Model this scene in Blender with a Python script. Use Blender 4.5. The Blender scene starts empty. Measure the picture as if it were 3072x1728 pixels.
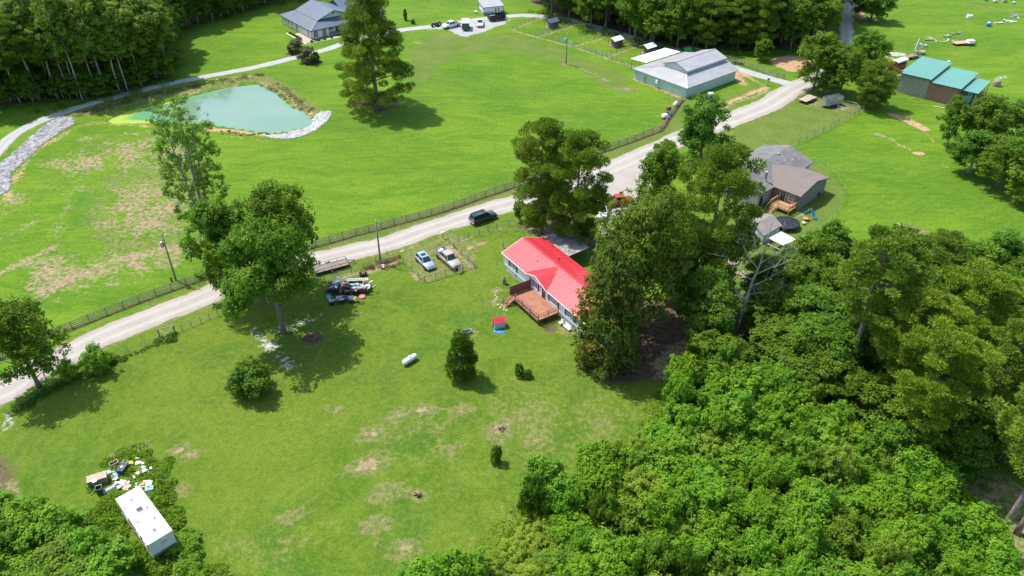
import bpy, math, random
import numpy as np
from mathutils import Vector, Matrix
PI = math.pi
S = bpy.context.scene
COL = S.collection
# ------------------------------------------------------------------ camera, light, exposure
CAM_H = 71.0
F_PX, HOR = 2300.0, -780.0                      # focal length and horizon row for a 3072 px wide picture
TH = math.atan((864 - HOR) / F_PX)
cam = bpy.data.cameras.new('camera'); camo = bpy.data.objects.new('camera', cam); COL.objects.link(camo)
camo.location = (0, 0, CAM_H); camo.rotation_euler = (PI/2 - TH, 0, 0)
cam.lens = 36 * F_PX / 3072; cam.sensor_width = 36; cam.clip_end = 8000; cam.clip_start = 1
S.camera = camo
SUN_EL, SUN_V = math.radians(61), (-0.84, 0.54)
W = bpy.data.worlds.new('World'); S.world = W; W.use_nodes = True
nt = W.node_tree; nt.nodes.clear()
sky = nt.nodes.new('ShaderNodeTexSky'); sky.sky_type = 'NISHITA'; sky.sun_disc = False
sky.sun_elevation = SUN_EL; sky.sun_rotation = math.atan2(SUN_V[0], SUN_V[1]) % (2*PI)
sky.air_density = 1.0; sky.dust_density = 1.2; sky.ozone_density = 1.0
bg = nt.nodes.new('ShaderNodeBackground'); bg.inputs[1].default_value = 0.15
wo = nt.nodes.new('ShaderNodeOutputWorld')
nt.links.new(sky.outputs[0], bg.inputs[0]); nt.links.new(bg.outputs[0], wo.inputs[0])
sl = bpy.data.lights.new('sun', 'SUN'); sl.energy = 3.2; sl.angle = math.radians(0.6); sl.color = (1, 0.955, 0.88)
so = bpy.data.objects.new('sun', sl); COL.objects.link(so)
sv = Vector((SUN_V[0]*math.cos(SUN_EL), SUN_V[1]*math.cos(SUN_EL), math.sin(SUN_EL)))
so.rotation_euler = sv.to_track_quat('Z', 'Y').to_euler(); so.location = (-60, 60, 120)
vs = S.view_settings
vs.view_transform = 'Standard'; vs.look = 'None'; vs.gamma = 1; vs.exposure = 0.90; vs.use_curve_mapping = False
S.render.engine = 'CYCLES'

# ------------------------------------------------------------------ helpers
rng = np.random.default_rng(7); random.seed(7)
def gp(x, y, z=0.0):
    "ground point (at height z) that a photo pixel of the 3072 x 1728 picture looks at"
    u = (x-1536)/F_PX; v = (y-864)/F_PX
    Y = math.cos(TH) - v*math.sin(TH); Z = math.sin(TH) + v*math.cos(TH)
    t = (CAM_H - z)/Z
    return (u*t, Y*t)
def crop(ox, oy, s): return lambda x, y: (ox + x/s, oy + y/s)
def vnoise(x, y, scale, seed=0):
    x = np.asarray(x, float)/scale + seed*17.31; y = np.asarray(y, float)/scale + seed*9.77
    xi = np.floor(x); yi = np.floor(y); fx = x-xi; fy = y-yi
    fx = fx*fx*(3-2*fx); fy = fy*fy*(3-2*fy)
    def h(a, b):
        s = np.sin(a*127.1 + b*311.7 + seed*74.7)*43758.5453
        return s - np.floor(s)
    return (h(xi, yi)*(1-fx) + h(xi+1, yi)*fx)*(1-fy) + (h(xi, yi+1)*(1-fx) + h(xi+1, yi+1)*fx)*fy
def smooth(a, b, x):
    t = np.clip((x-a)/(b-a), 0, 1); return t*t*(3-2*t)
def poly_sd(X, Y, poly):
    "signed distance to polygon, negative inside"
    P = np.asarray(poly, float); n = len(P)
    d = np.full(X.shape, 1e18); ins = np.zeros(X.shape, bool)
    for i in range(n):
        a = P[i]; b = P[(i+1) % n]; e = b-a
        wx = X-a[0]; wy = Y-a[1]
        t = np.clip((wx*e[0]+wy*e[1])/max(e@e, 1e-9), 0, 1)
        d = np.minimum(d, (wx-e[0]*t)**2 + (wy-e[1]*t)**2)
        if a[1] != b[1]:
            c = ((a[1] > Y) != (b[1] > Y)) & (X < (b[0]-a[0])*(Y-a[1])/(b[1]-a[1]) + a[0])
            ins ^= c
    d = np.sqrt(d)
    return np.where(ins, -d, d)
def line_d(X, Y, pts):
    d = np.full(X.shape, 1e18)
    for i in range(len(pts)-1):
        a = np.array(pts[i]); b = np.array(pts[i+1]); e = b-a
        wx = X-a[0]; wy = Y-a[1]
        t = np.clip((wx*e[0]+wy*e[1])/max(e@e, 1e-9), 0, 1)
        d = np.minimum(d, (wx-e[0]*t)**2 + (wy-e[1]*t)**2)
    return np.sqrt(d)
def spline(pts, step):
    P = [np.array(p, float) for p in pts]; P = [2*P[0]-P[1]] + P + [2*P[-1]-P[-2]]
    out = []
    for i in range(1, len(P)-2):
        n = max(1, int(np.linalg.norm(P[i+1]-P[i])/step))
        for k in range(n):
            t = k/n
            out.append(0.5*(2*P[i] + (P[i+1]-P[i-1])*t + (2*P[i-1]-5*P[i]+4*P[i+1]-P[i+2])*t*t + (3*P[i]-P[i-1]-3*P[i+1]+P[i+2])*t**3))
    out.append(P[-2]); return np.array(out)
POND_PX = [(326,358),(350,342),(397,326),(469,310),(556,290),(676,260),(768,250),(792,258),(828,282),(867,318),(907,334),(933,358),(927,374),(867,384),(836,394),(768,388),(696,376),(636,367),(560,362),(477,362),(397,364),(342,366)]
POND = [gp(*p) for p in POND_PX]
def hz(X, Y):
    "terrain height"
    X = np.asarray(X, float); Y = np.asarray(Y, float)
    z = 0.06*np.sin(X*0.11+1.3)*np.cos(Y*0.09) + 0.05*np.sin(X*0.05-Y*0.07)
    m = (X > -125) & (X < -45) & (Y > 150) & (Y < 215)
    if m.any():
        d = poly_sd(X[m], Y[m], POND) if X.ndim else poly_sd(X.reshape(1), Y.reshape(1), POND)
        dz = -1.5*smooth(3.0, -4.5, d)
        if X.ndim: z[m] += dz
        else: z = z + dz[0]
    return z
def hz1(x, y): return float(hz(np.array([x]), np.array([y]))[0])

class MB:
    def __init__(s): s.v = []; s.f = []; s.sm = []
    def add(s, vs_, fs_, smooth_=False):
        o = len(s.v); s.v += [tuple(p) for p in vs_]
        for f in fs_: s.f.append(tuple(i+o for i in f)); s.sm.append(smooth_)
        return s
    def box(s, x0, y0, z0, x1, y1, z1):
        if x0 > x1: x0, x1 = x1, x0
        if y0 > y1: y0, y1 = y1, y0
        if z0 > z1: z0, z1 = z1, z0
        return s.add([(x0,y0,z0),(x1,y0,z0),(x1,y1,z0),(x0,y1,z0),(x0,y0,z1),(x1,y0,z1),(x1,y1,z1),(x0,y1,z1)],
                     [(0,3,2,1),(4,5,6,7),(0,1,5,4),(1,2,6,5),(2,3,7,6),(3,0,4,7)])
    def cbox(s, c, d): return s.box(c[0]-d[0]/2, c[1]-d[1]/2, c[2]-d[2]/2, c[0]+d[0]/2, c[1]+d[1]/2, c[2]+d[2]/2)
    def rbox(s, c, d, a):
        "box of size d centred at c turned by a about z"
        m = MB().cbox((0,0,0), d); ca, sa = math.cos(a), math.sin(a)
        return s.add([(c[0]+x*ca-y*sa, c[1]+x*sa+y*ca, c[2]+z) for x, y, z in m.v], m.f)
    def bevbox(s, x0, y0, z0, x1, y1, z1, b=0.03):
        "box with chamfered vertical edges and a chamfered top"
        xs = [(x0+b,y0),(x1-b,y0),(x1,y0+b),(x1,y1-b),(x1-b,y1),(x0+b,y1),(x0,y1-b),(x0,y0+b)]
        cx, cy = (x0+x1)/2, (y0+y1)/2
        def ring(z, k): return [(x+(b*k if x < cx else -b*k), y+(b*k if y < cy else -b*k), z) for x, y in xs]
        V = ring(z0, 0)+ring(z1-b, 0)+ring(z1, 1); F = [tuple(range(7, -1, -1)), tuple(range(16, 24))]
        for r in (0, 8):
            for i in range(8): j = (i+1) % 8; F.append((r+i, r+j, r+8+j, r+8+i))
        return s.add(V, F)
    def beam(s, p, q, w, h=None):
        h = h or w; p = Vector(p); q = Vector(q); d = (q-p).normalized()
        up = Vector((0,0,1)) if abs(d.z) < 0.98 else Vector((0,1,0))
        a = d.cross(up).normalized()*(w/2); b = a.cross(d).normalized()*(h/2)
        V = [p-a-b, p+a-b, p+a+b, p-a+b, q-a-b, q+a-b, q+a+b, q-a+b]
        return s.add(V, [(0,3,2,1),(4,5,6,7),(0,1,5,4),(1,2,6,5),(2,3,7,6),(3,0,4,7)])
    def tube(s, pts, rad, n=6, caps=True):
        P = [Vector(p) for p in pts]; o = len(s.v)
        if not hasattr(rad, '__len__'): rad = [rad]*len(P)
        ref = None
        for i, p in enumerate(P):
            d = (P[min(i+1, len(P)-1)] - P[max(i-1, 0)]).normalized()
            if ref is None: ref = Vector((1,0,0)) if abs(d.x) < 0.8 else Vector((0,1,0))
            a = (ref - d*ref.dot(d)).normalized(); ref = a; b = d.cross(a)
            for k in range(n):
                t = 2*PI*k/n; s.v.append(tuple(p + a*(math.cos(t)*rad[i]) + b*(math.sin(t)*rad[i])))
        for i in range(len(P)-1):
            for k in range(n):
                k2 = (k+1) % n
                s.f.append((o+i*n+k, o+i*n+k2, o+(i+1)*n+k2, o+(i+1)*n+k)); s.sm.append(True)
        if caps:
            s.f.append(tuple(o+k for k in reversed(range(n)))); s.sm.append(False)
            e = o+(len(P)-1)*n; s.f.append(tuple(e+k for k in range(n))); s.sm.append(False)
        return s
    def lathe(s, prof, c=(0,0,0), axis='z', n=14):
        "prof: (radius, height) pairs"
        V = []; F = []
        for r, h in prof:
            for k in range(n):
                t = 2*PI*k/n; a, b = r*math.cos(t), r*math.sin(t)
                V.append({'z': (c[0]+a, c[1]+b, c[2]+h), 'x': (c[0]+h, c[1]+a, c[2]+b), 'y': (c[0]+b, c[1]+h, c[2]+a)}[axis])
        for i in range(len(prof)-1):
            for k in range(n): k2 = (k+1) % n; F.append((i*n+k, i*n+k2, (i+1)*n+k2, (i+1)*n+k))
        s.add(V, F, True)
        if prof[0][0] > 1e-3: s.add(V[:n], [tuple(reversed(range(n)))])
        if prof[-1][0] > 1e-3: s.add(V[-n:], [tuple(range(n))])
        return s
    def slab(s, pts, th):
        "polygon pts (counter-clockwise from above) with thickness th below it"
        n = len(pts); V = list(pts) + [(p[0], p[1], p[2]-th) for p in pts]
        F = [tuple(range(n)), tuple(range(2*n-1, n-1, -1))]
        for i in range(n): j = (i+1) % n; F.append((i, n+i, n+j, j))
        return s.add(V, F)
    def prism(s, poly, c0, c1, axis='x'):
        "polygon in the other two axes, extruded along axis"
        n = len(poly)
        if axis == 'x': V = [(c0, a, b) for a, b in poly] + [(c1, a, b) for a, b in poly]
        elif axis == 'y': V = [(a, c0, b) for a, b in poly] + [(a, c1, b) for a, b in poly]
        else: V = [(a, b, c0) for a, b in poly] + [(a, b, c1) for a, b in poly]
        F = [tuple(range(n)), tuple(range(2*n-1, n-1, -1))]
        for i in range(n): j = (i+1) % n; F.append((i, n+i, n+j, j))
        return s.add(V, F)
    def loft(s, rings, caps=True, sm=True):
        n = len(rings[0]); V = [p for r in rings for p in r]; F = []
        for i in range(len(rings)-1):
            for k in range(n): k2 = (k+1) % n; F.append((i*n+k, i*n+k2, (i+1)*n+k2, (i+1)*n+k))
        s.add(V, F, sm)
        if caps: s.add(rings[0], [tuple(reversed(range(n)))]); s.add(rings[-1], [tuple(range(n))])
        return s
    def build(s, name, mt, parent=None, loc=None, rz=0, fix=True):
        me = bpy.data.meshes.new(name); me.from_pydata(s.v, [], s.f)
        me.polygons.foreach_set('use_smooth', s.sm)
        if fix:
            import bmesh
            bm = bmesh.new(); bm.from_mesh(me); bmesh.ops.recalc_face_normals(bm, faces=bm.faces); bm.to_mesh(me); bm.free()
        me.materials.append(mt)
        o = bpy.data.objects.new(name, me); COL.objects.link(o)
        if parent is not None: o.parent = parent
        if loc is not None: o.location = loc
        o.rotation_euler.z = rz
        return o
def tag(o, label=None, cat=None, group=None, kind=None):
    if label: o['label'] = label
    if cat: o['category'] = cat
    if group: o['group'] = group
    if kind: o['kind'] = kind
    return o
def thing(name, label, cat, loc, rz=0, group=None):
    o = bpy.data.objects.new(name, None); COL.objects.link(o)
    if len(loc) == 2: loc = (loc[0], loc[1], hz1(*loc))
    o.location = loc; o.rotation_euler.z = rz; o.empty_display_size = 0.5
    return tag(o, label, cat, group)
def dup(o, loc, rz=None, label=None, scale=None, parent=None):
    c = o.copy(); COL.objects.link(c); c.parent = parent
    if loc is not None: c.location = (loc[0], loc[1], hz1(*loc)) if len(loc) == 2 else loc
    if rz is not None: c.rotation_euler.z = rz
    if scale: c.scale = scale
    if label: c['label'] = label
    for ch in o.children: dup(ch, None, parent=c)
    return c
def fast_mesh(name, V, Q, mt, tint=None, smooth_=False):
    V = np.asarray(V, np.float32); Q = np.asarray(Q, np.int32); k = Q.shape[1]
    me = bpy.data.meshes.new(name)
    me.vertices.add(len(V)); me.vertices.foreach_set('co', V.ravel())
    me.loops.add(Q.size); me.loops.foreach_set('vertex_index', Q.ravel())
    me.polygons.add(len(Q)); me.polygons.foreach_set('loop_start', np.arange(0, Q.size, k, dtype=np.int32))
    me.polygons.foreach_set('loop_total', np.full(len(Q), k, np.int32))
    me.polygons.foreach_set('use_smooth', np.full(len(Q), smooth_, bool))
    if tint is not None:
        a = me.attributes.new('tint', 'FLOAT', 'FACE'); a.data.foreach_set('value', np.asarray(tint, np.float32))
    me.update(calc_edges=True); me.materials.append(mt); return me
def obj(name, me, parent=None, loc=None):
    o = bpy.data.objects.new(name, me); COL.objects.link(o)
    if parent is not None: o.parent = parent
    if loc is not None: o.location = loc
    return o

# ------------------------------------------------------------------ materials
class NT:
    def __init__(s, name):
        s.m = bpy.data.materials.new(name); s.m.use_nodes = True; s.t = s.m.node_tree; s.t.nodes.clear()
        s.o = s.n('ShaderNodeOutputMaterial')
    def n(s, ty, **kw):
        x = s.t.nodes.new(ty)
        for k, v in kw.items(): setattr(x, k, v)
        return x
    def l(s, a, b): s.t.links.new(a, b)
    def val(s, v, sock):
        if hasattr(v, 'is_output') or isinstance(v, bpy.types.NodeSocket): s.l(v, sock)
        else: sock.default_value = v
    def math(s, op, a, b=0.0, clamp=False):
        x = s.n('ShaderNodeMath', operation=op); x.use_clamp = clamp; s.val(a, x.inputs[0]); s.val(b, x.inputs[1]); return x.outputs[0]
    def noise(s, scale, detail=3, rough=0.55, vec=None, dist=0.0):
        x = s.n('ShaderNodeTexNoise'); x.inputs['Scale'].default_value = scale; x.inputs['Detail'].default_value = detail
        x.inputs['Roughness'].default_value = rough; x.inputs['Distortion'].default_value = dist
        if vec is not None: s.l(vec, x.inputs['Vector'])
        return x.outputs['Fac']
    def rmap(s, v, a, b, c=0.0, d=1.0, sm=True):
        x = s.n('ShaderNodeMapRange'); x.interpolation_type = 'SMOOTHSTEP' if sm else 'LINEAR'
        s.val(v, x.inputs[0]); x.inputs[1].default_value = a; x.inputs[2].default_value = b; x.inputs[3].default_value = c; x.inputs[4].default_value = d
        return x.outputs[0]
    def mix(s, f, a, b, ty='MIX'):
        x = s.n('ShaderNodeMix', data_type='RGBA', blend_type=ty); s.val(f, x.inputs[0])
        for v, k in ((a, 6), (b, 7)):
            if isinstance(v, tuple): x.inputs[k].default_value = (*v[:3], 1)
            else: s.l(v, x.inputs[k])
        return x.outputs[2]
    def mapping(s, vec, scale=(1,1,1), rot=(0,0,0)):
        x = s.n('ShaderNodeMapping'); s.l(vec, x.inputs[0]); x.inputs['Scale'].default_value = scale; x.inputs['Rotation'].default_value = rot
        return x.outputs[0]
    def coord(s, k='Object'): return s.n('ShaderNodeTexCoord').outputs[k]
    def bump(s, h, st=0.3, dist=0.02):
        x = s.n('ShaderNodeBump'); x.inputs['Strength'].default_value = st; x.inputs['Distance'].default_value = dist; s.l(h, x.inputs['Height']); return x.outputs[0]
    def bsdf(s, col, rough=0.6, metal=0.0, normal=None, spec=0.5, coat=0.0):
        b = s.n('ShaderNodeBsdfPrincipled')
        if isinstance(col, tuple): b.inputs['Base Color'].default_value = (*col[:3], 1)
        else: s.l(col, b.inputs['Base Color'])
        s.val(rough, b.inputs['Roughness']); b.inputs['Metallic'].default_value = metal
        b.inputs['Specular IOR Level'].default_value = spec; b.inputs['Coat Weight'].default_value = coat
        if normal is not None: s.l(normal, b.inputs['Normal'])
        s.l(b.outputs[0], s.o.inputs[0]); return b
def surf(name, col, rough=0.6, metal=0.0, var=0.18, vs_=1.5, bump=0.15, bs=25, coat=0.0, dirt=0.0, dcol=(0.16,0.12,0.08), line=None, spec=0.5, grain=None):
    """painted / weathered surface: large and small noise variation, dirt blotches; line=(axis, pitch, depth) grooves"""
    s = NT(name); co = s.coord()
    n1 = s.noise(vs_, 4, 0.6, co); n2 = s.noise(bs, 3, 0.6, co)
    c = s.mix(s.rmap(n1, 0.3, 0.7), tuple(x*(1-var) for x in col), tuple(min(1, x*(1+var)) for x in col))
    if grain:
        g = s.noise(3.0, 4, 0.65, s.mapping(co, grain)); c = s.mix(s.rmap(g, 0.35, 0.65, 0, 0.55), c, tuple(x*0.5 for x in col))
    if dirt: c = s.mix(s.rmap(s.noise(vs_*2.3, 5, 0.7, co), 0.62-dirt*0.3, 0.8, 0, min(1, dirt*1.5)), c, dcol)
    h = n2
    if line:
        sp = s.n('ShaderNodeSeparateXYZ'); s.l(co, sp.inputs[0])
        w = s.math('FRACT', s.math('MULTIPLY', sp.outputs['XYZ'.index(line[0])], 1/line[1]))
        e = s.rmap(w, 0.0, 0.18)
        c = s.mix(e, s.mix(0.5, c, tuple(x*line[2] for x in col)), c)
        h = s.math('ADD', s.math('MULTIPLY', n2, 0.3), w)
    s.bsdf(c, s.rmap(n1, 0.2, 0.8, rough*0.85, min(1, rough*1.15)), metal, s.bump(h, bump, 0.02), spec, coat)
    return s.m
def leafmat(name, c0, c1, c2, trans=0.35, rough=0.6, rnd=0.5):
    """foliage: per-leaf tint attribute, per-tree random shift, translucency"""
    s = NT(name); at = s.n('ShaderNodeAttribute', attribute_name='tint').outputs['Fac']
    oi = s.n('ShaderNodeObjectInfo').outputs['Random']
    t = s.math('ADD', s.math('MULTIPLY', at, 1-rnd*0.5), s.math('MULTIPLY', oi, rnd*0.5), True)
    r = s.n('ShaderNodeValToRGB'); s.l(t, r.inputs[0]); e = r.color_ramp.elements
    e[0].position = 0.1; e[0].color = (*c0, 1); e[1].position = 0.9; e[1].color = (*c2, 1); m = e.new(0.5); m.color = (*c1, 1)
    hs = s.n('ShaderNodeHueSaturation'); s.l(r.outputs[0], hs.inputs['Color'])
    s.l(s.rmap(oi, 0, 1, 0.485, 0.515, False), hs.inputs['Hue']); s.l(s.rmap(oi, 0, 1, 1.12, 0.88, False), hs.inputs['Value'])
    b = s.bsdf(hs.outputs[0], rough, spec=0.18)
    tr = s.n('ShaderNodeBsdfTranslucent'); s.l(s.mix(1.0, hs.outputs[0], (1.15, 1.25, 0.5), 'MULTIPLY'), tr.inputs[0])
    mx = s.n('ShaderNodeMixShader'); mx.inputs[0].default_value = min(0.5, trans+0.06)
    s.l(b.outputs[0], mx.inputs[1]); s.l(tr.outputs[0], mx.inputs[2]); s.l(mx.outputs[0], s.o.inputs[0])
    return s.m
def glassy(name, col=(0.02,0.03,0.035), rough=0.06): 
    s = NT(name); s.bsdf(s.mix(s.noise(2.0, 2, 0.5, s.coord()), col, tuple(x*1.8 for x in col)), rough, spec=0.8); return s.m
M = {}
M['bark'] = surf('bark', (0.20,0.165,0.13), 0.9, var=0.3, vs_=2, bump=0.8, bs=9, grain=(4,4,0.6))
M['pinebark'] = surf('pine_bark', (0.27,0.215,0.18), 0.9, var=0.3, vs_=2, bump=0.9, bs=7, grain=(5,5,0.8))
M['palebark'] = surf('pale_bark', (0.36,0.33,0.28), 0.85, var=0.25, vs_=1.5, bump=0.6, bs=9, grain=(5,5,0.5))
M['deadwood'] = surf('dead_wood', (0.29,0.27,0.24), 0.85, var=0.3, vs_=1.2, bump=0.5, bs=12)
M['oak'] = leafmat('oak_leaves', (0.059,0.130,0.008), (0.118,0.224,0.014), (0.224,0.348,0.028))
M['bright'] = leafmat('young_leaves', (0.084,0.204,0.010), (0.168,0.342,0.019), (0.360,0.540,0.054), 0.45)
M['pine'] = leafmat('pine_needles', (0.073,0.134,0.012), (0.146,0.238,0.022), (0.275,0.366,0.044), 0.28)
M['pineyellow'] = leafmat('yellow_pine_needles', (0.095,0.157,0.011), (0.185,0.280,0.020), (0.302,0.392,0.043), 0.3)
M['cedar'] = leafmat('cedar_leaves', (0.052,0.115,0.010), (0.098,0.178,0.016), (0.172,0.253,0.028), 0.2)
M['copper'] = leafmat('copper_leaves', (0.063,0.132,0.011), (0.127,0.201,0.016), (0.230,0.218,0.034), 0.35)
M['maple'] = leafmat('maple_leaves', (0.052,0.115,0.009), (0.101,0.178,0.014), (0.241,0.172,0.034), 0.3)
M['woodleaf'] = leafmat('wood_leaves', (0.086,0.161,0.018), (0.161,0.259,0.030), (0.270,0.385,0.052))
M['weedpatch'] = leafmat('weed_patch_leaves', (0.100,0.210,0.012), (0.165,0.300,0.020), (0.260,0.400,0.040), 0.44, rnd=0.0)
M['darkleaf'] = leafmat('dark_leaves', (0.046,0.115,0.009), (0.092,0.198,0.014), (0.178,0.293,0.028), 0.35)
M['myrtle'] = leafmat('shrub_leaves', (0.063,0.103,0.034), (0.127,0.155,0.052), (0.236,0.172,0.103), 0.25)
M['lime'] = leafmat('lime_leaves', (0.170,0.270,0.020), (0.290,0.400,0.040), (0.420,0.520,0.080), 0.45)
M['weed'] = leafmat('weed_leaves', (0.092,0.207,0.011), (0.167,0.322,0.021), (0.276,0.437,0.040), 0.35)
M['dryweed'] = leafmat('dry_stems', (0.168,0.110,0.070), (0.252,0.180,0.110), (0.347,0.270,0.170), 0.2)
M['white'] = surf('white_siding', (0.80,0.81,0.82), 0.55, var=0.05, line=('Z', 0.22, 0.8), bump=0.5)
M['wpaint'] = surf('white_paint', (0.80,0.80,0.79), 0.5, var=0.05)
M['skirt'] = surf('grey_skirting', (0.42,0.43,0.43), 0.8, var=0.15, line=('X', 0.4, 0.8))
M['redroof'] = surf('red_metal_roof', (0.62,0.045,0.060), 0.45, 0.0, var=0.13, vs_=0.7, bump=0.05, bs=6, coat=0.25)
M['flash'] = surf('stained_flashing', (0.28,0.12,0.08), 0.8, var=0.5, vs_=3)
M['navy'] = surf('dark_shutter', (0.035,0.04,0.06), 0.6, line=('Z', 0.08, 0.6))
M['glass'] = glassy('window_glass', (0.10,0.13,0.15), 0.08)
M['carglass'] = glassy('car_glass', (0.012,0.018,0.022), 0.05)
M['deck'] = surf('stained_deck', (0.40,0.17,0.10), 0.7, var=0.22, vs_=0.8, grain=(1,12,1), dirt=0.25, dcol=(0.46,0.33,0.28))
M['deckdark'] = surf('brown_rail', (0.19,0.085,0.055), 0.75, var=0.2)
M['newwood'] = surf('new_lumber', (0.50,0.29,0.13), 0.75, var=0.2, vs_=3, grain=(1,10,1))
M['oldwood'] = surf('weathered_wood', (0.34,0.28,0.22), 0.85, var=0.3, vs_=2.5, grain=(1,10,1), dirt=0.3)
M['board'] = surf('brown_fence_board', (0.27,0.215,0.17), 0.85, var=0.25, vs_=1.5, bump=0.4)
M['boardlt'] = surf('weathered_fence_post', (0.13,0.105,0.085), 0.85, var=0.25, vs_=1.5, bump=0.4)
M['tanroof'] = surf('grey_brown_shingle', (0.225,0.20,0.175), 0.9, var=0.15, vs_=0.6, bump=0.5, bs=30, dirt=0.12, dcol=(0.20,0.18,0.17))
M['tanroof2'] = surf('brown_shingle', (0.185,0.148,0.128), 0.9, var=0.08, vs_=0.6, bump=0.5, bs=30)
M['darkshingle'] = surf('dark_grey_shingle', (0.155,0.148,0.142), 0.9, var=0.22, vs_=0.5, bump=0.5, bs=30)
M['tansiding'] = surf('tan_siding', (0.52,0.47,0.40), 0.6, var=0.05, line=('Z', 0.2, 0.8), bump=0.4)
M['tangrey'] = surf('pale_siding', (0.60,0.62,0.60), 0.6, var=0.05, line=('Z', 0.2, 0.8), bump=0.4)
M['barnroof'] = surf('grey_metal_roof', (0.34,0.34,0.335), 0.45, 0.0, var=0.07, vs_=0.4, bump=0.1)
M['barnwall'] = surf('pale_green_metal_wall', (0.46,0.60,0.54), 0.4, 0.0, var=0.05, vs_=0.3, line=('X', 0.3, 0.9), bump=0.35)
M['barnwally'] = surf('pale_green_metal_side', (0.46,0.60,0.54), 0.4, 0.0, var=0.05, vs_=0.3, line=('Y', 0.3, 0.9), bump=0.35)
M['whiteroof'] = surf('white_metal_roof', (0.84,0.85,0.86), 0.45, var=0.03, vs_=0.6, bump=0.1)
M['blueroof'] = surf('slate_blue_roof', (0.085,0.115,0.15), 0.55, var=0.10, vs_=0.5, bump=0.3, bs=30)
M['blueroofd'] = surf('slate_blue_trim', (0.03,0.045,0.065), 0.5, var=0.1)
M['greenroof'] = surf('green_metal_roof', (0.115,0.30,0.235), 0.42, var=0.07, vs_=0.4, bump=0.1)
M['greytin'] = surf('green_grey_sheet', (0.33,0.35,0.29), 0.55, var=0.1, dirt=0.15)
M['browntin'] = surf('brown_sheet', (0.35,0.18,0.14), 0.55, var=0.14, dirt=0.15)
M['rustroof'] = surf('rusty_tin_roof', (0.33,0.33,0.32), 0.7, var=0.35, vs_=1.2, dirt=0.85, dcol=(0.16,0.10,0.06))
M['galv'] = surf('galvanised_steel', (0.42,0.46,0.48), 0.4, 0.6, var=0.15)
M['steel'] = surf('grey_steel', (0.30,0.31,0.31), 0.5, 0.3, var=0.2)
M['black'] = surf('black_steel', (0.018,0.018,0.02), 0.45, var=0.3)
M['rubber'] = surf('tyre_rubber', (0.022,0.022,0.022), 0.85, var=0.3)
M['rim'] = surf('wheel_rim', (0.45,0.46,0.47), 0.35, 0.7, var=0.1)
M['suv'] = surf('dark_green_grey_paint', (0.020,0.034,0.040), 0.3, 0.2, var=0.05, bump=0.0, coat=0.8)
M['silverblue'] = surf('silver_blue_paint', (0.36,0.47,0.54), 0.3, 0.35, var=0.04, bump=0.0, coat=0.8)
M['gold'] = surf('champagne_paint', (0.50,0.42,0.34), 0.32, 0.35, var=0.04, bump=0.0, coat=0.8)
M['carwhite'] = surf('white_car_paint', (0.76,0.77,0.78), 0.35, var=0.03, bump=0.0, coat=0.8)
M['redpaint'] = surf('red_paint', (0.42,0.03,0.03), 0.45, var=0.1, coat=0.3)
M['maroon'] = surf('faded_maroon_paint', (0.26,0.055,0.045), 0.6, var=0.2, dirt=0.2)
M['blueplastic'] = surf('blue_plastic', (0.03,0.22,0.50), 0.45, var=0.1)
M['cyanplastic'] = surf('light_blue_plastic', (0.20,0.42,0.52), 0.45, var=0.15)
M['yellow'] = surf('yellow_plastic', (0.68,0.56,0.08), 0.5, var=0.1)
M['orange'] = surf('orange_wood', (0.55,0.27,0.10), 0.6, var=0.2)
M['pink'] = surf('pink_ball', (0.62,0.20,0.22), 0.4, var=0.1)
M['greenpaint'] = surf('green_paint', (0.04,0.34,0.07), 0.45, var=0.1)
M['darkgreen'] = surf('dark_green_plastic', (0.03,0.09,0.055), 0.5, var=0.1)
M['tankwhite'] = surf('white_tank_paint', (0.78,0.79,0.78), 0.4, var=0.05, vs_=2, dirt=0.08, dcol=(0.45,0.38,0.30))
M['rvwhite'] = surf('white_roof_membrane', (0.86,0.86,0.86), 0.7, var=0.03, vs_=0.8, dirt=0.05, dcol=(0.55,0.53,0.50))
M['rvside'] = surf('rv_siding', (0.62,0.66,0.62), 0.45, var=0.05, line=('Z', 0.16, 0.85), dirt=0.1, dcol=(0.35,0.36,0.28))
M['brick'] = surf('brown_brick', (0.30,0.17,0.12), 0.85, var=0.25, vs_=5)
M['concrete'] = surf('concrete', (0.48,0.46,0.42), 0.85, var=0.12, dirt=0.1)
M['plank'] = surf('plank_bed', (0.48,0.38,0.28), 0.85, var=0.18, vs_=2, grain=(1,10,1))
M['darkplank'] = surf('worn_plank_bed', (0.27,0.21,0.165), 0.85, var=0.25, vs_=2, grain=(1,10,1), dirt=0.3)
M['shelterwood'] = surf('brown_shelter_wood', (0.15,0.10,0.075), 0.8, var=0.2, line=('X', 0.25, 0.6))
M['tarp'] = surf('grey_tarp', (0.42,0.45,0.47), 0.6, var=0.3, vs_=2)
M['stone'] = surf('pale_riprap_stone', (0.44,0.43,0.41), 0.85, var=0.3, vs_=0.8, bump=0.5, bs=5)
M['stonedk'] = surf('blue_grey_riprap_stone', (0.33,0.32,0.31), 0.85, var=0.45, vs_=0.8, bump=0.5, bs=5)
M['wire'] = surf('galvanised_wire', (0.20,0.20,0.19), 0.6, 0.3)
M['straw'] = surf('straw', (0.42,0.33,0.20), 0.95, var=0.25)
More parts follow.
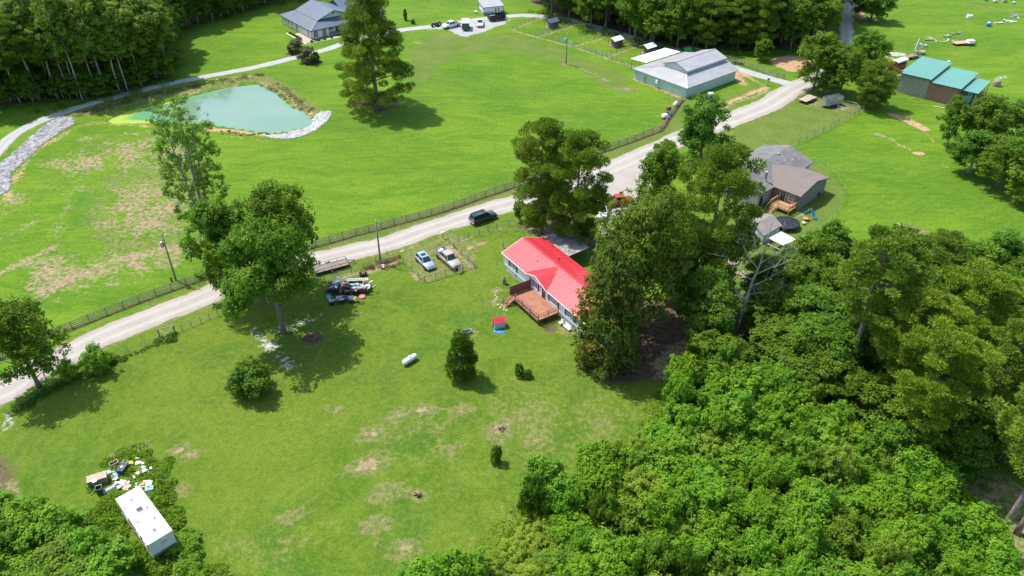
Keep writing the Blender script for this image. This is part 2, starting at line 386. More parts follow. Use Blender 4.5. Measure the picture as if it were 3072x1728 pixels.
# gravel road
def gravel(name, a, b, edge):
    s = NT(name); co = s.coord()
    n = s.noise(0.35, 4, 0.6, co); f = s.noise(7, 3, 0.75, co); g = s.noise(2.2, 4, 0.7, co)
    c = s.mix(s.rmap(n, 0.3, 0.7), a, b); c = s.mix(s.rmap(f, 0.35, 0.68, 0, 0.30), c, tuple(x*0.68 for x in a))
    at = s.n('ShaderNodeAttribute', attribute_name='across').outputs['Fac']       # -1..1 over the width: wheel tracks are paler
    tr = s.math('ABSOLUTE', s.math('SUBTRACT', s.math('ABSOLUTE', at), 0.42))
    c = s.mix(s.math('MULTIPLY', s.rmap(tr, 0.05, 0.26, 1, 0), s.rmap(g, 0.2, 0.7, 0.25, 0.6)), c, tuple(min(1, x*1.25) for x in a))
    ce = s.rmap(s.math('ADD', s.math('ABSOLUTE', at), s.math('MULTIPLY', s.math('SUBTRACT', g, 0.5), 0.5)), 0.80, 1.02, 0, 0.75)
    c = s.mix(ce, c, edge)
    s.bsdf(c, 0.92, normal=s.bump(f, 0.5, 0.03)); return s.m
M['gravel'] = gravel('gravel', (0.375,0.340,0.298), (0.320,0.286,0.245), (0.27,0.26,0.13))
M['greygravel'] = gravel('grey_gravel', (0.36,0.36,0.35), (0.31,0.305,0.29), (0.26,0.28,0.14))
# pond water
s = NT('pond_water'); co = s.coord(); 
c = s.mix(s.rmap(s.noise(0.05, 3, 0.5, co), 0.35, 0.65), (0.150,0.255,0.165), (0.185,0.278,0.190))
at = s.n('ShaderNodeAttribute', attribute_name='algae').outputs['Fac']
al = s.rmap(s.math('ADD', at, s.math('MULTIPLY', s.math('SUBTRACT', s.noise(0.35, 4, 0.6, co), 0.5), 0.5)), 0.35, 0.75)
c = s.mix(al, c, s.mix(s.rmap(at, 0.75, 0.95), (0.10,0.30,0.12), (0.32,0.46,0.06)))
s.bsdf(c, s.rmap(al, 0, 1, 0.05, 0.35), normal=s.bump(s.noise(1.2, 2, 0.5, co), 0.05, 0.02)); M['water'] = s.m
# ------------------------------------------------------------------ ground
def P(*l): return [gp(*p) for p in l]
MAINROAD = P((-120,1165),(78,1085),(161,1085),(238,1045),(330,1000),(443,955),(556,912),(624,885),(700,850),(800,815),(900,788),(969,777),(1062,755),(1165,731),(1265,694),(1364,662),(1473,626),(1535,610),(1640,575),(1760,535),(1870,490),(1985,440),(2090,395),(2170,368),(2304,313),(2370,272),(2440,240),(2500,216),(2560,180))
MAINROAD = P((-140,1190),(-40,1140),(0,1118),(78,1083),(161,1065) if False else (161,1078),(238,1045)) [:0] + MAINROAD[:1] + P((0,1178),(90,1120),(161,1085)) + MAINROAD[3:]
DRIVE = P((-160,600),(-60,510),(0,445),(40,407),(99,373),(199,334),(298,304),(397,279),(517,250),(636,227),(768,202),(867,178),(967,153),(1040,128),(1110,108),(1205,91),(1300,80),(1380,68),(1444,58),(1536,48),(1590,47),(1695,57),(1774,77),(1854,99),(1933,122),(1993,140),(2080,166),(2180,197),(2251,219),(2310,236),(2380,255))
DIRTDRIVE = P((2560,-40),(2542,20),(2540,60),(2540,120),(2535,160),(2500,205),(2450,236))
LOT = P((1740,540),(1790,500),(1890,455),(1960,440),(2000,470),(1990,540),(1930,600),(1900,680),(1830,740),(1790,690),(1780,600))
PARK = P((1270,90),(1330,75),(1440,62),(1540,58),(1500,80),(1440,100),(1400,112),(1372,108),(1340,90))
WOOD_TL = P((-260,372),(0,318),(60,310),(120,300),(215,300),(294,290),(383,275),(425,258),(508,225),(505,120),(520,95),(620,60),(760,22),(850,-4),(-250,-4))
WOOD_TM = P((1590,8),(1700,48),(1800,85),(1900,108),(2000,138),(2100,155),(2240,158),(2380,150),(2470,110),(2510,40),(2515,-4),(1590,-4))
WOOD_R = P((2115,985),(2260,905),(2400,850),(2520,830),(2700,850),(2900,880),(3100,880),(3350,900),(3600,1450),(3250,1440),(3080,1400),(2930,1390),(2800,1440),(2650,1390),(2480,1280),(2330,1180),(2180,1080))
THICKET = P((1330,1790),(1530,1680),(1590,1560),(1660,1500),(1800,1450),(1950,1405),(2010,1300),(2030,1170),(2150,1110),(2330,1200),(2480,1300),(2650,1410),(2800,1480),(2900,1620),(2960,1728),(3000,1850),(3050,2150),(1150,2150),(1200,1900))
THICKET_L = P((-200,1560),(40,1590),(110,1620),(220,1600),(290,1650),(340,1720),(390,1800),(470,1860),(520,1950),(500,2100),(-250,2100))
CLEAR = P((2840,1450),(2950,1410),(3120,1420),(3300,1500),(3200,1800),(3060,1750),(3000,1700),(2930,1600),(2860,1520))
step = 0.6
def stretch(a, b, far):
    mid = np.arange(a, b+1e-6, step); ext = []; d = 1.2; x = 0
    while x < far: x += d; ext.append(x); d *= 1.45
    ext = np.array(ext); return np.concatenate([a-ext[::-1], mid, b+ext])
gx = stretch(-190, 190, 2600); gy = stretch(34, 285, 2800)
GX, GY = np.meshgrid(gx, gy); GXf = GX.ravel(); GYf = GY.ravel(); NG = len(GXf)
GZ = hz(GXf, GYf)
A = np.zeros((NG, 4)); B = np.zeros((NG, 4))
def paint(arr, ch, poly, val=1.0, soft=1.0, wp=True):
    q = np.array(poly if not wp else P(*poly)); r = soft+1
    m = (GXf > q[:,0].min()-r) & (GXf < q[:,0].max()+r) & (GYf > q[:,1].min()-r) & (GYf < q[:,1].max()+r)
    d = poly_sd(GXf[m], GYf[m], q); arr[m, ch] = np.maximum(arr[m, ch], val*smooth(soft*0.6, -soft*0.6, d))
def stroke(arr, ch, pts, w, val=1.0, soft=0.8, wp=True):
    q = np.array(pts if not wp else P(*pts)); r = w+soft+1
    m = (GXf > q[:,0].min()-r) & (GXf < q[:,0].max()+r) & (GYf > q[:,1].min()-r) & (GYf < q[:,1].max()+r)
    d = line_d(GXf[m], GYf[m], q); arr[m, ch] = np.maximum(arr[m, ch], val*smooth(w/2+soft, w/2-soft, d))
def spot(arr, ch, x, y, r, val=1.0, asp=1.0, ang=0.0):
    X, Y = gp(x, y); m = (abs(GXf-X) < r*4) & (abs(GYf-Y) < r*4)
    dx = GXf[m]-X; dy = GYf[m]-Y; c, s_ = math.cos(ang), math.sin(ang)
    d = np.hypot((dx*c+dy*s_)/asp, -dx*s_+dy*c); val = val*(0.68 if ch == 0 and arr is A else 1); arr[m, ch] = np.maximum(arr[m, ch], val*smooth(r, r*0.25, d))
    if ch == 0 and arr is A: arr[m, 1] = np.maximum(arr[m, 1], 0.8*smooth(r*1.9, r*0.5, d))
TAN, DRY, DARK, LIT = 0, 1, 2, 3; MOW, WHT, CLAY, YARD = 0, 1, 2, 3
# yard side of the road
paint(B, YARD, [(-400,1240),(90,1150),(238,1080),(437,1000),(636,915),(975,800),(1165,760),(1364,690),(1540,640),(1700,600),(1900,620),(2100,900),(2300,1100),(3400,1700),(3400,2300),(-400,2300)], 1, 2)
for w_ in (WOOD_TL, WOOD_TM, WOOD_R, THICKET, THICKET_L): paint(A, LIT, w_, 0.85, 3, False)
paint(A, LIT, CLEAR, 0.0, 1, False)
paint(A, LIT, [(1810,1000),(1900,900),(2060,900),(2080,1060),(2010,1140),(1900,1150),(1830,1150),(1780,1110)], 0.9, 5)
paint(A, TAN, [(2000,1040),(2060,1010),(2060,1080),(2020,1140),(1960,1140),(1950,1090)], 0.8, 2)
paint(A, LIT, [(1540,680),(1600,650),(1700,640),(1790,700),(1800,760),(1700,730),(1600,700)], 0.85, 2)
spot(A, LIT, 1120, 310, 7.5, 0.95, 1.25); spot(A, LIT, 900, 170, 3.0, 1, 1.3); spot(A, LIT, 938, 188, 3.2, 1, 1.3); spot(A, LIT, 868, 162, 2.2, 0.9)
# left field
paint(A, DRY, [(250,540),(400,480),(560,470),(640,560),(620,720),(560,770),(300,800),(230,700)], 0.5, 8)
paint(A, TAN, [(330,560),(470,520),(600,600),(560,700),(420,740),(300,700),(280,620)], 0.50, 8); paint(A, TAN, [(90,480),(330,415),(560,400),(640,500),(480,510),(300,520),(160,540)], 0.46, 6); paint(A, TAN, [(40,770),(300,760),(600,720),(590,780),(430,835),(180,900),(60,880)], 0.5, 7); paint(A, TAN, [(-60,600),(60,560),(90,600),(-20,700)], 0.46, 5)
stroke(A, TAN, [(600,735),(572,745),(517,748),(450,765),(358,775),(300,800),(238,830),(180,850),(120,885)], 3.2, 0.85, 2.5)
stroke(A, TAN, [(0,822),(60,795),(120,762),(179,735)], 1.6, 0.75, 1.8); stroke(A, TAN, [(470,800),(380,835),(290,870),(220,890),(150,905)], 1.5, 0.55, 2)
stroke(A, TAN, [(340,640),(400,670),(440,660)], 4, 0.5, 3); stroke(A, TAN, [(0,720),(60,690),(110,660)], 1.2, 0.6, 1.5)
stroke(A, TAN, [(180,500),(220,560),(200,620),(170,700)], 3.5, 0.4, 3); stroke(A, TAN, [(390,480),(420,560),(440,620)], 4, 0.36, 3)
stroke(A, TAN, [(30,590),(60,570),(200,560),(260,520)], 2.5, 0.5, 2.5); stroke(A, TAN, [(560,600),(650,590),(740,620)], 2.5, 0.3, 3)
stroke(B, CLAY, [(15,600),(60,510),(120,440),(180,410),(240,378),(330,366),(450,380)], 2.4, 0.6, 2.4)
stroke(A, TAN, [(250,420),(340,400),(420,400),(520,385)], 2.5, 0.6, 2.5); stroke(A, TAN, [(330,470),(420,450),(520,420)], 1.6, 0.45, 2)
paint(A, DARK, [(190,600),(300,560),(330,640),(260,700),(200,680)], 0.5, 3); paint(A, DARK, [(230,760),(330,700),(360,740),(300,790)], 0.35, 3)
stroke(A, DARK, [(100,480),(200,450),(300,430)], 3, 0.35, 2)
stroke(B, CLAY, [(790,245),(830,265),(880,300),(940,340)], 1.2, 0.7, 1.5); stroke(A, DRY, [(230,345),(400,305),(600,262),(768,232),(800,240)], 4.2, 0.95, 1.2)
stroke(A, TAN, [(330,345),(470,303),(600,272),(768,242),(800,252),(850,285),(920,335),(940,362)], 2.2, 0.55, 1.8)
stroke(A, DRY, [(800,240),(850,270),(900,305),(950,345)], 5, 0.7, 2); stroke(B, CLAY, [(620,385),(700,392),(800,402),(900,385),(935,362)], 2.0, 0.9, 1.2)
stroke(B, CLAY, [(640,240),(740,228),(780,234)], 1.5, 0.6, 1.0); stroke(A, TAN, [(700,410),(768,420),(800,425)], 1.2, 0.5, 1)
# far meadow tones
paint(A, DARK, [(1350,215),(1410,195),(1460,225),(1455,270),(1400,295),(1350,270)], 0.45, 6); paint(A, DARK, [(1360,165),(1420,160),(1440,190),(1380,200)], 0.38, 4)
paint(B, MOW, [(1215,150),(1290,95),(1400,108),(1536,95),(1650,130),(1760,170),(1900,225),(1900,300),(1810,265),(1730,215),(1620,180),(1500,150),(1400,165),(1330,195),(1270,260),(1230,300)], 0.62, 5)
paint(B, MOW, [(930,735),(1250,640),(1536,563),(1700,490),(1850,445),(1960,385),(2040,300),(2060,420),(1985,440),(1535,600),(1165,705),(930,775)], 0.75, 1.0)
paint(B, MOW, [(-40,1110),(238,1000),(556,865),(800,790),(800,830),(556,900),(238,1030),(-40,1150)], 0.4, 1.0)
paint(B, MOW, [(1930,225),(2030,330),(2000,440),(2150,360),(2300,290),(2290,240),(2200,270),(2080,300)], 0.55, 2)
paint(B, MOW, [(2080,480),(2170,390),(2304,335),(2440,260),(2600,320),(2540,365),(2380,440),(2300,470),(2200,460)], 0.95, 1.5)
paint(B, MOW, [(2160,560),(2300,420),(2480,500),(2535,584),(2520,620),(2490,662),(2440,705),(2400,760),(2250,850),(2130,850)], 0.7, 2)
stroke(A, TAN, [(1740,205),(1800,230),(1825,245)], 0.8, 0.7, 1.2); spot(A, TAN, 1886, 268, 1.3, 0.8, 2.4); spot(A, TAN, 1695, 193, 1.1, 1, 1.4); spot(A, TAN, 1740, 102, 1.0, .8)
stroke(A, TAN, [(1903,238),(1960,260),(2020,285),(2052,298)], 1.2, 0.95, 0.7)
stroke(A, TAN, [(1235,122),(1260,130),(1290,128)], 1.0, 0.7, 1.2); spot(A, TAN, 1340, 107, 1.3, 0.7, 1.6)
for l_ in ([(1537,91),(1610,112),(1720,140),(1817,173),(1905,203)], [(1612,112),(1721,78)], [(1720,139),(1821,111)], [(1817,173),(1911,140)], [(1537,91),(1573,75),(1626,54)], [(1626,53),(1720,74),(1820,107),(1957,148)]):
    stroke(A, TAN, l_, 0.9, 0.95, 0.5)
for x_, y_ in ((1657,80),(1848,137),(1944,158)): spot(A, TAN, x_, y_, 2.2, 0.9, 1.3)
# road shoulders, clay bank, gateways
stroke(B, CLAY, [(2205,215),(2260,240),(2300,262),(2240,285),(2180,310)], 1.5, 0.8, 1.5); stroke(B, CLAY, [(2200,225),(2230,250)], 3, 0.8, 2)
stroke(A, TAN, [(2150,330),(2200,310),(2260,290),(2300,272)], 1.2, 0.8, 1.2)
paint(B, CLAY, [(2305,180),(2350,168),(2420,170),(2440,190),(2420,215),(2370,215),(2330,200)], 1.0, 2)
paint(B, CLAY, [(2565,-10),(2580,60),(2600,60),(2575,-30)], 0.9, 1.5); stroke(B, CLAY, [(2640,168),(2670,172),(2690,180)], 1.2, 0.9, 1)
spot(B, WHT, 2690, 163, 2.6, 1, 1.6); spot(B, CLAY, 2240, 222, 3, 0.9, 1.2)
# right field
stroke(B, CLAY, [(2680,345),(2720,360),(2760,380),(2775,388)], 2.4, 0.95, 1.2); stroke(A, TAN, [(2632,402),(2670,415),(2700,435),(2728,448)], 1.1, 0.9, 1.0)
spot(B, CLAY, 2755, 460, 1.4, 0.9, 1.5); stroke(A, TAN, [(2790,480),(2840,500)], 0.5, 0.7, 0.8); stroke(B, CLAY, [(2780,400),(2800,425)], 0.8, 0.7, 1)
spot(A, TAN, 2740, 693, 2.0, 0.95, 1.3, 2.6); stroke(A, TAN, [(2668,665),(2700,672),(2720,682)], 0.7, 0.8, 0.7); spot(A, TAN, 2508, 693, 0.9, 0.9, 1.4)
spot(A, TAN, 2755, 765, 1.6, 0.7, 1.5); spot(A, TAN, 2732, 294, 0.8, .8, 1.4); stroke(A, DRY, [(2835,590),(2870,680),(2885,710)], 0.4, 0.5, 0.5); spot(A, TAN, 2560, 733, .7, .7)
stroke(A, TAN, [(2400,740),(2440,715)], 1.2, 0.8, 0.8); paint(A, DRY, [(2290,760),(2420,730),(2480,770),(2420,830),(2300,850)], 0.6, 3)
paint(A, DARK, [(2650,40),(2850,30),(2900,150),(2720,130)], 0.3, 8); paint(A, DARK, [(2920,620),(3072,560),(3100,760),(2950,740)], 0.35, 5)
stroke(A, DRY, [(2890,12),(2980,25),(3072,45)], 2.5, 0.7, 2); stroke(A, DRY, [(2620,420),(2800,560)], 6, 0.25, 5)
spot(A, TAN, 2530, 325, 2.2, 0.8, 1.3); spot(A, TAN, 2444, 308, 2.0, 0.9, 1.6, 0.4)
# car pen and fence rows
paint(A, DRY, [(1210,755),(1350,700),(1440,725),(1420,795),(1275,850),(1225,820)], 0.85, 1.2); stroke(A, TAN, [(1350,740),(1385,770),(1410,800)], 1.0, 0.9, 0.6)
stroke(A, TAN, [(1215,795),(1240,820),(1255,840)], 0.7, 0.8, 0.5); spot(A, TAN, 1410, 800, 1.2, .8)
stroke(A, TAN, [(1010,835),(1060,822),(1120,812),(1200,785)], 0.9, 0.95, 0.6); stroke(B, WHT, [(1150,770),(1230,745),(1290,720),(1330,705)], 1.0, 0.32, 0.8)
stroke(A, TAN, [(1400,746),(1430,735),(1450,726)], 0.8, 1.0, 0.5); stroke(A, TAN, [(1380,726),(1463,697),(1540,672)], 0.5, 0.75, 0.5)
# yard
stroke(B, WHT, [(765,985),(790,1020),(830,1055),(870,1090)], 1.6, 0.7, 1.8); stroke(B, WHT, [(860,985),(900,965),(950,950)], 2.2, 0.5, 1.8); stroke(B, WHT, [(770,995),(850,985)], 1.5, 0.5, 1.5)
spot(A, LIT, 935, 1015, 2.4, 0.8, 1.2); spot(A, TAN, 1100, 1395, 1.6, 1.0, 1.9, 0.5); spot(A, TAN, 1250, 1485, 1.1, 1.0, 1.3)
for x_, y_, r_, v_ in ((1115,1300,1.3,.8),(1190,1245,1.2,.85),(1265,1230,1.0,.85),(1305,1230,.7,.8),(1500,1292,1.5,.95),(1505,1325,.9,.8),(535,1350,.9,.95),(572,1367,.8,.9),(525,1480,1.2,.8),(350,1370,.8,.9),(420,1347,.9,.8),(1010,1230,.6,.9),(985,1225,.5,.8),(1130,1635,.4,.8),(875,1550,1.0,.4),(1120,1575,1.2,.5),(1215,1650,1.2,.5),(1160,1480,1.5,.4),(1390,1230,1.2,.5),(1420,1000,.7,.8),(1490,870,.7,.7),(1480,905,.8,.6),(1075,942,.5,.7),(1350,1350,1,.5),(1600,1320,1,.5),(1560,1620,.9,.8)):
    spot(A, TAN, x_, y_, r_, v_, 1.5, 0.4)
paint(A, DRY, [(1400,1160),(1560,1110),(1700,1170),(1950,1160),(1990,1280),(1900,1400),(1700,1430),(1550,1460),(1450,1400)], 0.5, 14)
paint(A, DRY, [(1000,1250),(1250,1200),(1400,1250),(1450,1400),(1300,1460),(1150,1420),(1000,1400)], 0.45, 12)
paint(A, DRY, [(600,1560),(900,1520),(1050,1600),(1050,1728),(560,1760)], 0.42, 12); paint(A, DRY, [(1350,1560),(1560,1500),(1600,1560),(1400,1728),(1200,1728)], 0.42, 9)
paint(A, LIT, [(-60,1330),(40,1340),(90,1450),(100,1560),(-60,1600)], 0.62, 7); paint(B, WHT, [(0,1240),(40,1215),(60,1260),(30,1290),(0,1310)], 0.5, 2); paint(A, TAN, [(0,1450),(60,1440),(90,1490),(40,1530)], 0.7, 2)
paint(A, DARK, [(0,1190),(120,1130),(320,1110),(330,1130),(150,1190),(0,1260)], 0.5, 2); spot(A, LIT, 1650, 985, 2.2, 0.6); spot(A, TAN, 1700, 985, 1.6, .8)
paint(A, TAN, CLEAR, 0.6, 3, False); spot(A, TAN, 3035, 975, 3.5, .8); spot(A, TAN, 2700,970,2,.6); stroke(A, TAN, [(1545,700),(1600,680)], 1.2, 0.5, 1.2)
FRM = P((-60,1110),(111,1022),(268,969),(417,910),(559,858),(605,843),(780,791),(989,732),(1144,689),(1294,648),(1425,604),(1600,545),(1774,469),(1881,433),(1981,397),(2006,360),(2030,327),(2049,301))
stroke(A, LIT, FRM, 0.7, 0.95, 0.5, False)
for q in (MAINROAD,): stroke(A, DRY, q, 6.6, 0.75, 0.9, False)
stroke(A, DRY, DRIVE, 4.2, 0.55, 0.8, False)
iy, ix = np.meshgrid(np.arange(len(gy)-1), np.arange(len(gx)-1), indexing='ij')
i0 = (iy*len(gx)+ix).ravel(); Q = np.stack([i0, i0+1, i0+1+len(gx), i0+len(gx)], 1)
s = NT('grass_ground'); co = s.coord()
aA = s.n('ShaderNodeAttribute', attribute_name='maskA'); aB = s.n('ShaderNodeAttribute', attribute_name='maskB')
sA = s.n('ShaderNodeSeparateColor'); s.l(aA.outputs['Color'], sA.inputs[0]); sB = s.n('ShaderNodeSeparateColor'); s.l(aB.outputs['Color'], sB.inputs[0])
nL = s.noise(0.035, 4, 0.55, co); nM = s.noise(0.22, 5, 0.62, co, 0.6); nF = s.noise(1.3, 5, 0.7, co); nX = s.noise(5.5, 3, 0.75, co)
strk = s.noise(0.5, 4, 0.6, s.mapping(co, (0.5,1.6,1), (0,0,0.5)), 0.8); strk2 = s.noise(0.09, 5, 0.65, s.mapping(co, (0.55,1.7,1), (0,0,-0.35)), 1.2)
e5 = s.math('ADD', s.math('MULTIPLY', s.math('SUBTRACT', nM, 0.5), 0.9), s.math('MULTIPLY', s.math('SUBTRACT', nF, 0.5), 0.9))
def mask(a, k=0.8, lo=0.34, hi=0.66): return s.rmap(s.math('ADD', a, s.math('MULTIPLY', e5, k)), lo, hi)
sx = s.n('ShaderNodeSeparateXYZ'); s.l(co, sx.inputs[0])
lm = s.math('SINE', s.math('MULTIPLY', s.math('ADD', s.math('ADD', s.math('MULTIPLY', sx.outputs[0], -0.42), s.math('MULTIPLY', sx.outputs[1], 0.91)), s.math('MULTIPLY', s.noise(0.012, 2, 0.5, co), 40.0)), 3.2))
lmf = s.math('MULTIPLY', s.rmap(lm, 0.1, 0.9, 0, 0.22), s.rmap(nL, 0.42, 0.6))
mott = s.noise(0.28, 5, 0.7, s.mapping(co, (0.7,1.9,1), (0,0,0.25)), 1.0)
far = s.mix(s.rmap(strk2, 0.35, 0.68), (0.092,0.200,0.008), (0.165,0.268,0.016))
far = s.mix(s.rmap(nL, 0.36, 0.66, 0, 0.6), far, (0.070,0.170,0.012)); far = s.mix(s.rmap(strk, 0.42, 0.72, 0, 0.6), far, (0.17,0.27,0.022))
far = s.mix(s.rmap(mott, 0.52, 0.72, 0, 0.5), far, (0.062,0.160,0.014)); far = s.mix(s.rmap(nF, 0.5, 0.72, 0, 0.3), far, (0.185,0.260,0.035))
far = s.mix(lmf, far, (0.070,0.165,0.010))
yard = s.mix(s.rmap(nM, 0.34, 0.66), (0.078,0.158,0.010), (0.132,0.208,0.017))
yard = s.mix(s.rmap(nL, 0.38, 0.62, 0, 0.75), yard, (0.148,0.206,0.020)); yard = s.mix(s.rmap(s.noise(0.075, 4, 0.6, co, 1.0), 0.48, 0.66, 0, 0.5), yard, (0.055,0.140,0.016)); yard = s.mix(s.rmap(nF, 0.46, 0.72, 0, 0.6), yard, (0.155,0.220,0.028)); yard = s.mix(s.rmap(s.noise(0.6, 5, 0.7, s.mapping(co, (1.0,1.8,1), (0,0,0.9))), 0.5, 0.72, 0, 0.55), yard, (0.185,0.225,0.050)); yard = s.mix(s.rmap(s.noise(0.45, 5, 0.7, s.mapping(co, (1.3,1,1), (0,0,2.0))), 0.54, 0.72, 0, 0.5), yard, (0.052,0.140,0.014))
c = s.mix(sB_y if False else aB.outputs['Alpha'], far, yard)
mown = s.mix(s.rmap(nM, 0.3, 0.7), (0.110,0.175,0.025), (0.155,0.205,0.042)); c = s.mix(mask(sB.outputs[0], 0.5), c, mown)
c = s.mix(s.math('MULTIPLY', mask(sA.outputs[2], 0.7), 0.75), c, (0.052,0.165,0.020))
dry = s.mix(s.rmap(nF, 0.35, 0.65), (0.125,0.180,0.030), (0.225,0.215,0.080)); c = s.mix(mask(sA.outputs[1], 1.15), c, dry)
litter = s.mix(s.rmap(nF, 0.35, 0.65), (0.085,0.060,0.040), (0.170,0.115,0.080)); c = s.mix(mask(aA.outputs['Alpha'], 0.7), c, litter)
tan = s.mix(s.rmap(nF, 0.32, 0.65), (0.245,0.190,0.100), (0.375,0.295,0.170)); c = s.mix(mask(sA.outputs[0], 1.5, 0.32, 0.74), c, tan)
clay = s.mix(s.rmap(nF, 0.32, 0.65), (0.420,0.240,0.130), (0.560,0.360,0.220)); c = s.mix(mask(sB.outputs[2], 1.0), c, clay)
wht = s.mix(s.rmap(nF, 0.32, 0.65), (0.340,0.330,0.290), (0.560,0.540,0.500)); c = s.mix(mask(sB.outputs[1], 1.4), c, wht)
nG = s.noise(11, 2, 0.8, co)
c = s.mix(s.rmap(nX, 0.36, 0.66, 0.0, 0.72), c, s.mix(1.0, c, (0.50,0.52,0.45), 'MULTIPLY'))
c = s.mix(s.rmap(nG, 0.5, 0.75, 0.0, 0.5), c, s.mix(1.0, c, (1.6,1.45,1.7), 'MULTIPLY'))
c = s.mix(s.rmap(nF, 0.54, 0.36, 0.0, 0.45), c, s.mix(1.0, c, (0.66,0.74,0.6), 'MULTIPLY'))
h = s.math('ADD', s.math('MULTIPLY', nX, 0.10), s.math('MULTIPLY', nF, 0.35))
s.bsdf(c, 0.95, normal=s.bump(h, 0.9, 0.5), spec=0.15); M['ground'] = s.m
me = fast_mesh('ground', np.stack([GXf, GYf, GZ], 1), Q, M['ground'], smooth_=True)
for nm, arr in (('maskA', A), ('maskB', B)):
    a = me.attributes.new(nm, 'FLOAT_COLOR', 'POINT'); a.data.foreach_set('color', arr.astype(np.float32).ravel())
tag(obj('ground', me), kind='structure')

def strip(name, pts, width, mt, dz=0.04, wob=0.25, seed=1, nac=8, kind='structure'):
    C = spline(pts, 0.8); n = len(C); w = np.interp(np.linspace(0, 1, n), np.linspace(0, 1, len(width)), width) if hasattr(width, '__len__') else np.full(n, width)
    T_ = np.gradient(C, axis=0); T_ /= np.linalg.norm(T_, axis=1)[:, None]; N_ = np.stack([-T_[:,1], T_[:,0]], 1)
    V = []; ac = []
    for k in range(nac+1):
        u = -1 + 2*k/nac
        off = u*w/2 + (abs(u) ** 3)*wob*np.sign(u)*((vnoise(C[:,0], C[:,1], 1.6, seed+(u > 0))-0.5)*2.2 + (vnoise(C[:,0], C[:,1], 0.7, seed+5+(u > 0))-0.5))
        p = C + N_*off[:, None]; V.append(np.stack([p[:,0], p[:,1], hz(p[:,0], p[:,1])+dz*(1 if abs(u) < 0.99 else 0.2)], 1)); ac.append(np.full(n, u))
    V = np.stack(V, 1).reshape(-1, 3); ac = np.stack(ac, 1).ravel(); m = nac+1
    i, k = np.meshgrid(np.arange(n-1), np.arange(nac), indexing='ij'); a0 = (i*m+k).ravel()
    me = fast_mesh(name, V, np.stack([a0+1, a0, a0+m, a0+m+1], 1)[:, ::-1] if False else np.stack([a0, a0+m, a0+m+1, a0+1], 1)[:, ::-1], mt, smooth_=True)
    at = me.attributes.new('across', 'FLOAT', 'POINT'); at.data.foreach_set('value', ac.astype(np.float32))
    o = obj(name, me); return tag(o, kind=kind)
def patch(name, poly, mt, dz, res=0.8, seed=3, kind='structure', smooth_=True, extra=None, zfix=None):
    "flat-lying sheet filling a polygon, ragged at its edge"
    q = np.array(poly); xs = np.arange(q[:,0].min()-2, q[:,0].max()+2, res); ys = np.arange(q[:,1].min()-2, q[:,1].max()+2, res)
    X, Y = np.meshgrid(xs, ys); sd = poly_sd(X, Y, poly); ok = sd + (vnoise(X, Y, 1.5, seed)-0.5)*1.2*(0 if zfix is not None else 1) < 0
    Z = hz(X.ravel(), Y.ravel())+dz if zfix is None else np.full(X.size, zfix)
    V = np.stack([X.ravel(), Y.ravel(), Z], 1); nx = len(xs)
    iy, ix = np.meshgrid(np.arange(len(ys)-1), np.arange(nx-1), indexing='ij'); i0 = (iy*nx+ix).ravel(); okr = ok.ravel()
    k = okr[i0] | okr[i0+1] | okr[i0+nx] | okr[i0+nx+1] if zfix is not None else okr[i0] & okr[i0+1] & okr[i0+nx] & okr[i0+nx+1]
    Q = np.stack([i0, i0+1, i0+1+nx, i0+nx], 1)[k]; u, inv = np.unique(Q, return_inverse=True)
    me = fast_mesh(name, V[u], inv.reshape(-1, 4), mt, smooth_=smooth_)
    if extra: nm, fn = extra; at = me.attributes.new(nm, 'FLOAT', 'POINT'); at.data.foreach_set('value', fn(V[u]).astype(np.float32))
    return tag(obj(name, me), kind=kind)
strip('gravel_road', MAINROAD, [5.4,5.4,5.2,5.2,5.0,5.2,5.4,5.6,6,6.5,6.5,6,5.5], M['gravel'], 0.045, 0.28, 2)
strip('driveway', DRIVE, [3.4,3.2,3.0,3.0,3.0,3.0,3.4,3.6,3.4,3.0,3.0,3.2,3.6], M['greygravel'], 0.062, 0.16, 4)
strip('dirt_track', DIRTDRIVE, [4.6,4.2,4.0,4.2,5], M['gravel'], 0.03, 0.4, 6)
patch('gravel_yard', LOT, M['gravel'], 0.03, 0.6, 4); patch('gravel_parking', PARK, M['greygravel'], 0.03, 0.5, 5)
def algae(V):
    x = V[:,0]; a, b = gp(335,352)[0], gp(620,300)[0]; far_ = 1-0.85*np.clip((x-a)/(b-a), 0, 1)
    sd = poly_sd(V[:,0], V[:,1], POND); return np.clip(far_ + 0.40*smooth(-2.5, 0, sd), 0, 1)
patch('pond_water', [(x, y) for x, y in POND], M['water'], 0, 0.8, 3, extra=('algae', algae), zfix=-0.42)

